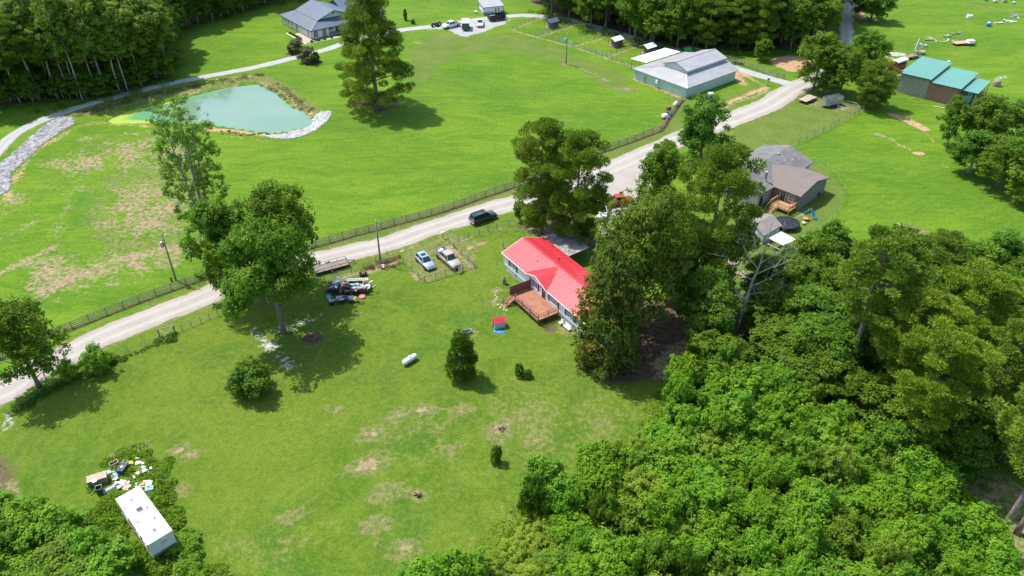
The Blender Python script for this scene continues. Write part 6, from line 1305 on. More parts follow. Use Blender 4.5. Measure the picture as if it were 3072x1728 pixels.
fence('board_fence', 'brown board fence with weathered rails running from the bend up to the barn corner', P((1983,391),(2006,355),(2030,322),(2049,297)), 2.0, 1.3, (.25,.6,.92,1.2))
fence('board_fence', 'brown board fence along the driveway behind the grey roofed barn', P((2062,152),(2110,164),(2164,178),(2212,191),(2253,206),(2289,219),(2328,234),(2352,238)), 2.45, 1.4, (.25,.6,.95,1.25))
fence('board_fence', 'short piece of board fence right of the clay patch', P((2391,223),(2418,212),(2440,204)), 2.2, 1.3, (.3,.7,1.1))
C7 = crop(1520,40,5.8545)
for pts, lb in (([(100,290),(1020,525)], 'wire pen fence along the near side of the first two animal pens'), ([(1160,585),(1680,745)], 'wire pen fence along the near side of the third animal pen'), ([(1750,775),(2235,965)], 'wire pen fence running from the last pen gate to the barn'),
        ([(100,290),(620,75)], 'wire pen fence on the left end of the first animal pen'), ([(620,75),(1175,215),(1760,415),(2290,580)], 'wire pen fence beside the driveway along the far side of the pens'), ([(545,410),(1175,215)], 'dividing fence between the first and second animal pen'), ([(1190,530),(1760,415)], 'dividing fence between the second and third animal pen'), ([(1740,765),(2290,585)], 'dividing fence between the third and last animal pen')):
    fence('pen_fence', lb, P(*[C7(*p) for p in pts]), 2.3, 1.35, (.2,.45,.7,.95,1.2), .08, 'board', 'wire', .02, .02, 'wire')
def gate(label, a, b, h=1.2, mt='galv', bars=5, name='farm_gate'):
    a, b = Vector(a), Vector(b); d = b-a; t = thing(name, label, 'gate', (a.x,a.y), math.atan2(d.y,d.x)); L = d.length
    for k in range(bars): z = .2+(h-.2)*k/(bars-1); MB().beam((0,0,z),(L,0,z),.045).build('bar', M[mt], t)
    for x in (0, L/2, L): MB().beam((x,0,.18),(x,0,h+.02),.05).build('upright', M[mt], t)
    return t
gate('pale tube gate at the foot of the second animal pen', *P(C7(925,505),C7(1005,525)), mt='cyanplastic'); gate('pale green tube gate just right of the far power pole', *P(C7(1095,550),C7(1170,585)), mt='cyanplastic'); gate('pale tube gate in the near side of the third animal pen', *P(C7(1585,720),C7(1675,750)), mt='cyanplastic'); gate('pale tube gate in the near side of the last animal pen', *P(C7(1760,775),C7(1850,805)), mt='cyanplastic')
fence('wire_fence', 'thin wire fence on bare posts crossing the right hand lawn', P((2371.6,443),(2396,431),(2420,421),(2444,409),(2468,397.5),(2491.6,385.6),(2514.7,371.7),(2534.6,363.7),(2562,350),(2600,322),(2640,308)), 2.4, 1.55, (.25,.5,.75,1.0,1.3), .09, 'board', 'wire', .016, .016, 'wire', .03)
fence('wire_fence', 'wire fence curving round the garden of the tan house', P((2440,488),(2475,497),(2503,533),(2538.5,584),(2526.6,620),(2495,659),(2470,685),(2439,705),(2410,742),(2370,775),(2304,822),(2270,850)), 2.6, 1.2, (.3,.6,.9,1.15), .05, 'steel', 'wire', .012, .012, 'wire', .02)
fence('wire_fence', 'woven wire fence between the corner brace and the big yard oak', P((523,999),(547,992),(576,980),(603,968),(628,957),(654,947),(680,938),(780,905),(870,876),(975,844),(1015,830),(1055,818),(1092,806),(1162,770)), 2.6, 1.15, (.15,.35,.55,.75,.95,1.1), .08, 'board', 'wire', .014, .014, 'wire', .03)
fence('wire_fence', 'sagging old wire fence buried in weeds left of the corner brace', P((100,1200),(200,1140),(300,1100),(385,1055),(437,1036),(500,1020)), 4.2, .9, (.4,.8), .06, 'board', 'wire', .012, .012, 'wire', .06)
t = thing('fence_brace', 'pale timber corner brace in the roadside fence', 'fence brace', gp(505,1022)); p0 = t.location.copy(); ca, sa = 1, 0
def LW(p, z): return (p[0]-p0.x, p[1]-p0.y, z)
k0 = crop(0,576,2.5156); qa, qb, qc = gp(*k0(1205,1085)), gp(*k0(1275,1120)), gp(*k0(1320,1055))
for q in (qa,qb,qc): MB().beam(LW(q,-.1), LW(q,1.35), .14).build('post', M['oldwood'], t)
for q, w in ((qa,qb),(qb,qc),(qa,qc)): MB().beam(LW(q,1.2), LW(w,1.2), .1).build('rail', M['oldwood'], t)
h2 = crop(1200,680,7.43)
def PH(*l): return [gp(*h2(*p)) for p in l]
def yardfence(lb, pts, toprail): return fence('yard_fence', lb, pts, 2.4, 1.25, (.25,.5,.75,1.0), .1, 'board', 'wire', .014, .014, 'wire')
yardfence('wire fence with dark posts along the near side of the car pen', PH((550,1235),(795,1165),(1015,1095),(1225,1025)), 1); yardfence('wire fence on the left side of the car pen', PH((75,820),(260,985),(405,1130),(550,1235)), 1); yardfence('wire fence with a pale top rail at the right corner of the car pen', PH((1400,970),(1655,890),(1525,750),(1365,620),(1210,475),(1095,370)), 1); yardfence('wire fence from the car pen along the road towards the dark parked car', PH((1210,475),(1315,330),(1530,262),(1765,182))+P((1463.6,694),(1490,686.5),(1524.5,675),(1562,663)), 1)
for i, (a, b) in enumerate((((405,1130),(550,1235)), ((1095,370),(1210,475)), ((1525,750),(1655,890)), ((550,1235),(795,1165)), ((1400,970),(1655,890)), ((795,1165),(1225,1025)))):
    pa, pb = PH(a, b); t = thing('top_rail', ['pale rail on the lower left corner of the car pen','pale rail on the fence by the white post beside the road','pale rail on the right corner of the car pen','dark rail at the near left of the car pen','dark rail at the near right of the car pen','dark rail along the near middle of the car pen'][i], 'fence rail', (*pa,0)); t.location.z = hz1(*pa); MB().beam((0,0,1.2),(pb[0]-pa[0],pb[1]-pa[1],1.2),.08,.07).build('bar', M['oldwood'] if i < 3 else M['board'], t)
pa, pb = PH((1400,970),(1305,1050)); gate('wooden lattice gate standing open at the car pen', pa, pb, 1.1, 'oldwood', 7, 'pen_gate')
t = thing('mailbox', 'white mailbox on a dark post beside the gravel road', 'mailbox', PH((960,260))[0], .3); MB().beam((0,0,-.1),(0,0,1.1),.1).build('post', M['board'], t); MB().lathe([(0,-.3),(.14,-.28),(.15,.28),(0,.3)], (0,0,1.22), 'x', 10).build('box', M['wpaint'], t)
t = thing('meter_post', 'dark post with a grey meter at the left end of the red roofed home', 'meter post', gp(1509,742)); MB().beam((0,0,-.1),(0,0,1.7),.12).build('post', M['board'], t); MB().bevbox(-.12,-.16,.7,.12,-.06,1.1).build('meter', M['galv'], t)
pile('scrap_pile', 'small pile of rocks and rusty scrap at the foot of the middle power pole', 'scrap', gp(1152,800), 12, 1.0, .6, ['stone','maroon','oldwood','tarp'], 77, .4, (.2,.6))
# ------------------------------------------------------------------ power poles
def pole(label, px, hgt, transformer=True, lamp=False, green=False):
    t = thing('power_pole', label, 'power pole', gp(*px)); MB().tube([(0,0,-.3),(0,0,hgt*.5),(0,0,hgt)], [.17,.14,.11], 8).build('mast', M['board'], t)
    if transformer: MB().lathe([(.0,-.02),(.27,0),(.29,.1),(.29,.8),(.22,.9),(0,.95)], (-.42,-.1,hgt-2.3)).build('transformer', M['cyanplastic'] if green else M['galv'], t); MB().beam((-.25,-.05,hgt-1.8),(0,0,hgt-1.8),.1).build('bracket', M['steel'], t)
    MB().lathe([(.05,0),(.09,.1),(.05,.2)], (.0,0,hgt)).build('insulator', M['wpaint'], t)
    if lamp: MB().beam((0,0,hgt-.3),(.5,.1,hgt-.1),.06).build('lamp_arm', M['steel'], t); MB().lathe([(.14,-.1),(.18,.0),(.05,.1)], (.55,.1,hgt-.15)).build('lamp_head', M['wpaint'], t)
    return t
pole('dark power pole with a grey transformer beside the board fence at the left', (528,841), 8.8, lamp=True); pole('plain dark power pole by the dry brush beside the gravel road', (1142,787), 8.0, False); pole('far power pole with a pale transformer in front of the animal pens', (1698,192), 8.3, green=True)
t = thing('utility_box', 'small green utility post left of the leftmost power pole', 'utility box', gp(515,843)); MB().bevbox(-.12,-.12,0,.12,.12,.8,.03).build('box', M['darkgreen'], t)
t = thing('sign_post', 'dark post standing by the curve of the gravel road near the barn', 'post', gp(2302,258)); MB().beam((0,0,-.1),(0,0,2.0),.14).build('post', M['board'], t); MB().bevbox(-.3,-.06,1.5,.3,.06,1.95,.02).build('box', M['black'], t)
# ------------------------------------------------------------------ road vehicles
def vehicle(name, label, cat, kind, p_r, p_f, side, paint, group=None, roofrack=False, glass='carglass', center=None, rz=None):
    """p_r, p_f: ground points of the rear and front wheel on the visible side; side=+1 when that side is the left of the car, -1 when the right"""
    D = dict(suv=(5.2,2.0,1.85), car=(4.6,1.85,1.6), pickup=(5.9,2.0,1.9))[kind]; L, Wd, H = D
    if center is None:
        a, b = Vector(p_r), Vector(p_f); d = (b-a).normalized(); nrm = Vector((-d.y, d.x)); c = (a+b)/2 - nrm*side*(Wd/2-.1); rz = math.atan2(d.y, d.x)
    else: c = Vector(center)
    t = thing(name, label, cat, (c.x, c.y), rz, group); h = Wd/2
    if kind == 'pickup': st = [(-2.95,.55,1.12,.92),(-2.85,.45,1.18,.97),(-1.0,.42,1.18,1.0),(.9,.40,1.16,1.0),(2.3,.42,1.10,.98),(2.75,.45,1.02,.93),(2.95,.55,.85,.85)]; cab = (-.95,-.75,.75,1.45,1.16,1.86)
    elif kind == 'suv': st = [(-2.58,.5,1.05,.88),(-2.45,.4,1.15,.97),(-1.0,.34,1.14,1.0),(.9,.34,1.12,1.0),(2.0,.36,1.06,.97),(2.45,.42,.95,.9),(2.6,.5,.78,.8)]; cab = (-2.5,-2.25,.55,1.25,1.12,1.82)
    else: st = [(-2.28,.45,.92,.85),(-2.15,.35,1.02,.96),(-1.0,.28,1.02,1.0),(.8,.28,.98,1.0),(1.7,.30,.92,.97),(2.15,.34,.80,.88),(2.3,.42,.62,.75)]; cab = (-2.15,-1.6,.25,1.05,.98,1.56)
    mb = MB(); R_ = []
    for x, z0, z1, k in st: w = h*k; R_.append([(x,-w*.9,z0),(x,w*.9,z0),(x,w,z0+.18),(x,w,z1-.22),(x,w*.93,z1-.05),(x,w*.84,z1),(x,-w*.84,z1),(x,-w*.93,z1-.05),(x,-w,z1-.22),(x,-w,z0+.18)])
    if kind == 'pickup':                                               # closed body to the cab, open bed behind it
        mb.loft(R_[2:]); mb.build('body', M[paint], t)
        xb0, xb1 = -2.95, -1.02; w = h*.98
        o = MB().box(xb0,-w,.45,xb1,-w+.08,1.2).box(xb0,w-.08,.45,xb1,w,1.2).box(xb0,-w+.08,.45,xb0+.08,w-.08,1.18).box(xb0+.08,-w+.08,.62,xb1,w-.08,.68).build('bed', M[paint], t)
        MB().box(xb0+.09,-w+.09,.685,xb1-.01,w-.09,.70).build('bed_liner', M['black'], o)
    else: mb.loft(R_); mb.build('body', M[paint], t)
    b0, r0, r1, b1, zb, zr_ = cab; wb, wr = h*.88, h*.70; k = .0
    cabm = MB().loft([[(b0,-wb,zb-.03),(b1,-wb,zb-.03),(b1,wb,zb-.03),(b0,wb,zb-.03)],[(r0,-wr,zr_),(r1,-wr,zr_),(r1,wr,zr_),(r0,wr,zr_)]], True, False); cabm.build('cabin', M[paint], t)
    MB().bevbox(r0-.02,-wr-.02,zr_+.002,r1+.02,wr+.02,zr_+.05,.03).build('roof', M[paint], t)
    def pane(nm, q, off): 
        V = [Vector(v) for v in q]; c_ = sum(V, Vector())/4; V = [c_+(v-c_)*.86+Vector(off)*.012 for v in V]; W_ = [v-Vector(off)*.03 for v in V]
        MB().add(V+W_, [(0,1,2,3),(7,6,5,4),(0,4,5,1),(1,5,6,2),(2,6,7,3),(3,7,4,0)]).build(nm, M[glass], t)
    pane('windshield', [(b1,-wb,zb),(b1,wb,zb),(r1,wr,zr_),(r1,-wr,zr_)], (.8,0,.6)); pane('rear_window', [(b0,-wb,zb+.08),(b0,wb,zb+.08),(r0,wr,zr_),(r0,-wr,zr_)], (-.9,0,.4))
    cuts = {'pickup':(0,.5,1), 'suv':(0,.3,.64,1), 'car':(0,.5,1)}[kind]
    for s_ in (-1, 1):
        for f0, f1 in zip(cuts, cuts[1:]):
            f0 += .02; f1 -= .02; pane('side_window', [(b0+(b1-b0)*f0,s_*wb,zb+.02),(b0+(b1-b0)*f1,s_*wb,zb+.02),(r0+(r1-r0)*f1,s_*wr,zr_-.02),(r0+(r1-r0)*f0,s_*wr,zr_-.02)], (0,s_*.9,.3))
    wx = L*.31; rr = .38 if kind != 'car' else .34
    for x in (-wx, wx*1.03):
        for s_ in (-1, 1):
            MB().lathe([(rr*1.16,-.03),(rr*1.16,.02),(0,.02)], (x,s_*(h*.985),rr+.02), 'y', 18).build('wheel_arch', M['black'], t)
            o = MB().lathe([(rr*.6,-.1),(rr*.96,-.11),(rr,-.06),(rr,.06),(rr*.96,.11),(rr*.6,.1)], (x,s_*(h-.07),rr), 'y', 20).build('wheel', M['rubber'], t)
            MB().lathe([(rr*.62,0),(rr*.60,s_*.105),(rr*.25,s_*.09),(0,s_*.10)], (x,s_*(h-.07),rr), 'y', 14).build('rim', M['rim'], o)
    fx, rx = st[-1][0], st[0][0]; zf = st[-1][2]
    MB().bevbox(fx-.12,-h*.78,st[-1][1]-.08,fx+.10,h*.78,st[-1][1]+.14,.04).build('front_bumper', M[paint] if kind != 'pickup' else M['rim'], t); MB().bevbox(rx-.10,-h*.85,st[0][1]-.08,rx+.12,h*.85,st[0][1]+.12,.04).build('rear_bumper', M[paint] if kind == 'car' else M['rim'], t)
    MB().box(fx-.02,-h*.42,zf-.22,fx+.03,h*.42,zf-.04).build('grille', M['black'], t)
    for s_ in (-1, 1):
        MB().bevbox(fx-.22,s_*h*.66-.16,zf-.12,fx-.0,s_*h*.66+.16,zf+.04,.03).build('headlight', M['wpaint'], t)
        MB().bevbox(rx-.03,s_*h*.85-.09,st[0][2]-.35,rx+.10,s_*h*.85+.09,st[0][2]-.03,.02).build('tail_light', M['redpaint'], t)
        MB().bevbox(b1-.30,s_*(h+.09)-.09,zb-.02,b1-.18,s_*(h+.09)+.09,zb+.16,.03).build('mirror', M[paint] if kind != 'pickup' else M['black'], t)
        for k_ in ((.1,.9) if kind != 'suv' else (-.3,.7)): MB().box(k_-1.0,s_*(h+.003)-.01,zb-.25,k_-.8,s_*(h+.003)+.015,zb-.21).build('door_handle', M['rim'], t)
    if roofrack:
        for s_ in (-1, 1): MB().beam((r0+.1,s_*wr*.9,zr_+.12),(r1-.2,s_*wr*.9,zr_+.12),.05).build('roof_rail', M['rim'], t)
        for x in (r0+.5, r1-.6): MB().beam((x,-wr*.9,zr_+.14),(x,wr*.9,zr_+.14),.06).build('cross_bar', M['black'], t)
    if kind == 'car': MB().box(-.9,-.42,zr_+.052,-.1,.42,zr_+.06).build('sunroof', M[glass], t)
    return t
vehicle('parked_suv', 'dark green estate car parked at the edge of the gravel road', 'car', 'suv', gp(1437,674), gp(1479,659), -1, 'suv', roofrack=True)
vehicle('parked_car', 'silver blue hatchback with a sunroof inside the car pen', 'car', 'car', gp(1250,783), gp(1275,809), -1, 'silverblue')
tk = vehicle('pickup_truck', 'champagne pickup truck with blue items in its bed inside the car pen', 'pickup truck', 'pickup', gp(1316,776), gp(1346,803), -1, 'gold')
m_ = tk.matrix_basis
def onbed(x, y, z): return m_ @ Vector((x, y, z))
p = onbed(-1.5,.3,.72); t = thing('storage_tub', 'blue plastic tub in the bed of the champagne pickup', 'tub', tuple(p), tk.rotation_euler.z); MB().bevbox(-.35,-.4,0,.35,.4,.5,.06).build('tub', M['blueplastic'], t); MB().box(-.37,-.42,.5,.37,.42,.54).build('lid', M['blueplastic'], t)
p = onbed(-2.3,-.1,.72); t = thing('cooler', 'pale blue cooler beside the blue tub in the pickup bed', 'cooler', tuple(p), tk.rotation_euler.z+.3); MB().bevbox(-.3,-.5,0,.3,.5,.42,.05).build('box', M['cyanplastic'], t); MB().box(-.3,-.5,.42,.3,.5,.48).build('lid', M['wpaint'], t)
p = onbed(-2.45,.62,.72); t = thing('gas_can', 'red can in the corner of the pickup bed', 'can', tuple(p)); MB().bevbox(-.15,-.12,0,.15,.12,.38,.04).build('can', M['redpaint'], t); MB().lathe([(.03,.38),(.03,.46),(0,.46)]).build('cap', M['black'], t)
p = onbed(-2.93,0,1.2); t = thing('tailgate_rack', 'thin black ladder rack at the back of the champagne pickup', 'rack', tuple(p), tk.rotation_euler.z); MB().tube([(0,-.9,0),(0,-.9,.7),(0,.9,.7),(0,.9,0)], .03, 5).build('hoop', M['black'], t); MB().beam((0,-.9,.35),(0,.9,.35),.03).build('bar', M['black'], t)
c7 = crop(1280,0,9.2)
def w7(x, y): return gp(*c7(x, y))
vehicle('pickup_truck', 'white crew cab pickup parked beside the dark buggy on the far driveway', 'pickup truck', 'pickup', w7(875,745), w7(575,815), 1, 'carwhite')
vehicle('pickup_truck', 'white work truck with side boxes facing away between the two black trailers', 'pickup truck', 'pickup', None, None, 1, 'carwhite', center=w7(1470,700), rz=math.radians(-86))
for s_, lb in ((-1,'left'),(1,'right')):
    pass
vehicle('parked_car', 'white pickup half hidden by the bronze oak in the gravel yard', 'pickup truck', 'pickup', None, None, 1, 'carwhite', center=gp(1808,640), rz=math.radians(-100))
vehicle('parked_car', 'red pickup half hidden at the top of the bronze oak', 'pickup truck', 'pickup', None, None, 1, 'redpaint', center=gp(1855,612), rz=math.radians(15))
t = thing('enclosed_trailer', 'black enclosed trailer with a white roof between the white trucks', 'trailer', w7(1080,800), math.radians(-88))
MB().bevbox(-2.4,-1.05,.5,2.4,1.05,2.35,.06).build('body', M['darkgreen'], t); MB().bevbox(-2.42,-1.07,2.352,2.42,1.07,2.45,.05).build('roof', M['whiteroof'], t); trailer_wheels(t, (-.5,.35), 2.2, .34); MB().box(2.402,-.95,.6,2.43,.95,2.25).build('ramp_door', M['darkgreen'], t); MB().beam((-2.4,0,.5),(-3.5,0,.48),.1).build('tongue', M['black'], t)
for s_ in (-1, 1): MB().bevbox(2.40,s_*.9-.06,.52,2.46,s_*.9+.06,.64,.01).build('tail_light', M['redpaint'], t)
t = thing('dump_trailer', 'long black high sided dump trailer near the white office shed', 'trailer', w7(1930,560), math.radians(25)); L, Wd = 5.4, 2.1
for a in ((-L/2,-Wd/2,L/2,-Wd/2+.06),(-L/2,Wd/2-.06,L/2,Wd/2),(-L/2,-Wd/2+.06,-L/2+.06,Wd/2-.06),(L/2-.06,-Wd/2+.06,L/2,Wd/2-.06)): MB().box(a[0],a[1],.65,a[2],a[3],1.95).build('side_wall', M['black'], t)
MB().box(-L/2,-Wd/2,.55,L/2,Wd/2,.64).build('floor', M['black'], t); trailer_wheels(t, (-.5,.4), 2.3, .38)
for k in range(8): MB().box(-L/2+.3+k*.68,-Wd/2-.05,.66,-L/2+.38+k*.68,-Wd/2-.003,1.9).build('rib', M['black'], t)
for y in (-.4,.4): MB().beam((L/2,y*1.5,.55),(L/2+1.2,y*.1,.5),.09).build('tongue', M['black'], t)
MB().bevbox(-L/2+.1,-.8,1.2,-.3,.8,1.55,.1).build('load', M['tarp'], t)
def atv(label, p, rz, mt='black', sc=1.0, name='quad_bike'):
    t = thing(name, label, 'quad bike', p, rz); t.scale = (sc,)*3
    MB().loft([[(-.75,-.18,.5),(-.75,.18,.5),(-.75,.15,.78),(-.75,-.15,.78)],[(-.1,-.2,.45),(-.1,.2,.45),(-.1,.16,.8),(-.1,-.16,.8)],[(.25,-.22,.5),(.25,.22,.5),(.25,.18,.95),(.25,-.18,.95)],[(.8,-.15,.55),(.8,.15,.55),(.8,.12,.75),(.8,-.12,.75)]]).build('body', M[mt], t)
    MB().bevbox(-.7,-.17,.8,.0,.17,.9,.04).build('seat', M['rubber'], t)
    for x in (-.6,.6):
        MB().bevbox(x-.35,-.52,.66,x+.35,.52,.71,.1).build('fender', M[mt], t)
        for y in (-.45,.45): o = MB().lathe([(.15,-.12),(.28,-.11),(.3,0),(.28,.11),(.15,.12)], (x,y,.3), 'y', 14).build('wheel', M['rubber'], t); MB().lathe([(.14,-.1),(.14,.1)], (x,y,.3), 'y', 8).build('rim', M['rim'], o)
    MB().tube([(.3,-.38,1.12),(.38,-.1,1.0),(.38,.1,1.0),(.3,.38,1.12)], .025, 5).build('handlebar', M['black'], t)
    for x in (-.72,.72): MB().beam((x,-.35,.78),(x,.35,.78),.03).build('rack', M['black'], t)
    return t
atv('dark quad bike in front of the white crew cab pickup', w7(225,745), .3, sc=1.25); atv('second dark quad bike, touching the front of the white crew cab pickup', w7(325,720), 1.2, 'black', 1.25)
# tractor, buggy near barn
c5_ = crop(1900,130,5.367)
t = thing('tractor', 'dark blue utility buggy with a roof parked in front of the pale green barn', 'buggy', gp(*c5_(1235,925)), math.radians(-80)); 
MB().loft([[(-1.3,-.7,.5),(-1.3,.7,.5),(-1.3,.7,.95),(-1.3,-.7,.95)],[(.4,-.75,.4),(.4,.75,.4),(.4,.72,.9),(.4,-.72,.9)],[(1.5,-.55,.5),(1.5,.55,.5),(1.5,.5,.85),(1.5,-.5,.85)]]).build('body', M['suv'], t); MB().bevbox(-.7,-.72,1.9,.7,.72,1.98,.08).build('roof', M['tarp'], t)
for x in (-.65,.6):
    for y in (-.68,.68): MB().beam((x*1.1,y,.85),(x,y*.95,1.92),.06).build('roof_post', M['suv'], t)
MB().bevbox(-.5,-.6,.9,.0,.6,1.05,.05).build('seat', M['black'], t); trailer_wheels(t, (-.95,1.0), 1.45, .34)
t = thing('green_mower', 'bright green machine parked behind the grey roofed barn', 'mower', gp(*c5_(905,160)), .2); MB().bevbox(-.9,-.5,.35,.9,.5,.8,.12).build('hood', M['greenpaint'], t); MB().bevbox(-1.6,-.8,.9,.2,.8,1.5,.1).build('canopy', M['greenpaint'], t); trailer_wheels(t, (-.7,.7), 1.2, .36, 'yellow')
g6 = crop(1960,280,10.35)
def w6(x, y): return gp(*g6(x, y))
t = thing('propane_tank', 'white propane tank beside the barn corner fence', 'tank', w6(680,400), 1.1); MB().lathe([(0,-1.0),(.3,-.9),(.42,-.6),(.42,.6),(.3,.9),(0,1.0)], (0,0,.6), 'x', 14).build('vessel', M['tankwhite'], t); MB().lathe([(.14,.4),(.14,.55),(0,.57)], (0,0,.6)).build('dome_cover', M['tankwhite'], t)
t = thing('burn_barrel', 'rusty brown crate between the white tank and the dark green bin', 'crate', w6(470,540), .5); MB().bevbox(-.5,-.4,0,.5,.4,.9,.04).build('body', M['maroon'], t); MB().box(-.3,-.2,.91,.3,.2,.95).build('lid', M['shelterwood'], t)
t = thing('green_bin', 'dark green bin beside the fence near the barn corner', 'bin', w6(470,670), .9); MB().bevbox(-.6,-.45,0,.6,.45,.7,.04).build('body', M['darkgreen'], t); MB().box(-.62,-.47,.705,.62,.47,.76).build('lid', M['darkgreen'], t)
t = thing('sprayer', 'white tank sprayer with a red base by the fence near the barn', 'sprayer', w6(340,790), .6); MB().bevbox(-.7,-.5,.45,.7,.5,1.1,.15).build('tank', M['wpaint'], t); MB().bevbox(-.8,-.5,.25,.8,.5,.42,.03).build('frame', M['redpaint'], t); trailer_wheels(t, (0,), 1.1, .25)
t = thing('quad_bike', 'dark machine standing in front of the fence behind the grey roofed barn', 'machine', gp(*c5_(1680,345)), -.4); MB().bevbox(-1.6,-.25,.3,1.6,.25,.5,.05).build('frame', M['black'], t); trailer_wheels(t, (-.8,.8), .9, .3); MB().beam((-1.2,0,.5),(-.8,.3,1.2),.08).build('lever', M['black'], t)
# ------------------------------------------------------------------ trailers and junk in the yard
n3 = crop(940,780,9.66)
def w9(x, y, z=0): return gp(*n3(x, y), z)
a = Vector(w9(340,400)); b = Vector(w9(940,240)); rz = math.atan2(b.y-a.y, b.x-a.x); c = a.lerp(b, .38)+Vector((-math.sin(rz), math.cos(rz)))*.9
flat_trailer('utility_trailer', 'grey plank utility trailer with pipe rails between the road and the fence', (c.x, c.y, 0), rz, 5.6, 2.0, 'darkplank', .6, 'black', True, 1)
a = Vector(w9(500,1030)); b = Vector(w9(1480,1010)); rz = math.atan2(b.y-a.y, b.x-a.x)+PI; c = (a+b)/2+Vector((0,1)).normalized()*1.25
tr_ = flat_trailer('loaded_trailer', 'black trailer heaped with junk under the edge of the big oak', (c.x, c.y, 0), rz, 6.2, 2.3, 'darkplank', .6, 'black', True, 2, .35)
def ontr(x, y, z=.65): return tuple(tr_.matrix_basis @ Vector((x, y, z)))
def item(name, label, cat, p, rz, mt, mb, extra=None):
    t = thing(name, label, cat, p, rz); mb.build('body', M[mt], t)
    if extra: extra[0].build(extra[1], M[extra[2]], t)
    return t
R0 = tr_.rotation_euler.z
t = thing('ladder', 'long aluminium extension ladder laid along the far rail of the loaded trailer', 'ladder', ontr(.3,-1.1,1.3), R0+.04)
for y in (-.24,.24): MB().beam((-3.4,y,0),(2.2,y,0),.07,.09).build('stile', M['wpaint'], t)
for k in range(17): MB().beam((-3.25+k*.33,-.2,0),(-3.25+k*.33,.2,0),.06).build('rung', M['wpaint'], t)
item('water_heater', 'blue grey cylinder tank lying on the loaded trailer', 'tank', ontr(-.9,-.2,.9), R0, 'cyanplastic', MB().lathe([(0,-.75),(.24,-.7),(.26,.7),(0,.75)], (0,0,0), 'x'), (MB().lathe([(.28,.66),(.28,.76),(0,.77)], (0,0,0), 'x', 12), 'cap', 'blueplastic'))
item('wood_box', 'tan wooden box in the middle of the loaded trailer', 'box', ontr(.35,-.4,.66), R0, 'orange', MB().bevbox(-.4,-.4,0,.4,.4,.75,.03), (MB().box(-.3,-.3,.752,.3,.3,.77), 'opening', 'shelterwood'))
item('blue_tub', 'bright blue and white tub near the end of the loaded trailer', 'tub', ontr(-2.0,.35,.66), R0, 'wpaint', MB().lathe([(.4,0),(.5,.4),(.42,.4),(.36,.1),(0,.1)]), (MB().lathe([(.4,.3),(0,.32)]), 'water', 'blueplastic'))
item('cardboard_box', 'orange brown boxes at the far corner of the loaded trailer', 'box', ontr(-2.6,-.6,.66), R0+.3, 'orange', MB().bevbox(-.35,-.35,0,.35,.35,.5,.02), (MB().bevbox(-.2,-.2,.502,.3,.25,.9,.02), 'upper_box', 'plank'))
item('white_bucket', 'small white bucket on the loaded trailer', 'bucket', ontr(-1.2,.55,.66), R0, 'wpaint', MB().lathe([(.14,0),(.18,.35),(.15,.35),(.12,.05),(0,.05)]), (MB().tube([(-.17,0,.34),(0,0,.48),(.17,0,.34)], .01, 4), 'handle', 'steel'))
t = pile('scrap_pile', 'tangle of dark chairs and metal at the front of the loaded trailer', 'scrap', ontr(1.9,.1,.7), 30, 2.2, 1.7, ['steel','black','galv','shelterwood','orange'], 12, .8, (.3,1.2)); t = pile('scrap_pile', 'brown and tan odds and ends across the middle of the loaded trailer', 'scrap', ontr(-.9,.4,.7), 26, 2.6, 1.4, ['maroon','shelterwood','steel','plank','galv','black'], 13, .45, (.2,.9))
t = pile('scrap_pile', 'light mixed junk at the back end of the loaded trailer', 'scrap', ontr(-2.5,.1,.7), 20, 1.3, 1.9, ['plank','wpaint','steel','maroon','tarp'], 14, .4, (.2,.7))
atv('battered blue and white quad bike leaning before the loaded trailer', w9(680,1230), .25, 'tarp', 1.15); atv('black stripped quad bike frame before the loaded trailer', w9(1000,1190), -.1, 'steel', 1.05, 'go_kart')
item('water_barrel', 'blue drum beside the hitch end of the loaded trailer', 'barrel', w9(465,1130), 0, 'cyanplastic', MB().lathe([(.33,0),(.38,.4),(.33,.75),(0,.76)]), (MB().lathe([(.3,.76),(.3,.80),(0,.81)]), 'lid', 'blueplastic'))
t = thing('toy_ball', 'yellow topped grey ball on the grass before the loaded trailer', 'ball', w9(1235,1200)); MB().lathe([(0,0),(.28,.1),(.38,.3),(.4,.42)], n=14).build('lower_half', M['tarp'], t); MB().lathe([(.4,.42),(.37,.55),(.26,.74),(0,.82)], n=14).build('upper_half', M['yellow'], t)
t = thing('red_wheel', 'red rubber ring on the grass at the corner of the loaded trailer', 'tyre', w9(1420,1080), 0); MB().lathe([(.25,.05),(.5,.0),(.55,.15),(.45,.28),(.25,.22)], n=16).build('ring', M['pink'], t); MB().lathe([(.26,.1),(0,.12)]).build('hub', M['redpaint'], t)
t = thing('garbage_can', 'dark blue tub holding red items by the fence', 'tub', w9(1450,450), .2); MB().loft([oval(.55,.38,0),oval(.66,.46,.5),oval(.6,.42,.5),oval(.5,.34,.1)]).build('tub', M['navy'], t); MB().bevbox(-.3,-.2,.3,.3,.2,.55,.05).build('contents', M['maroon'], t)
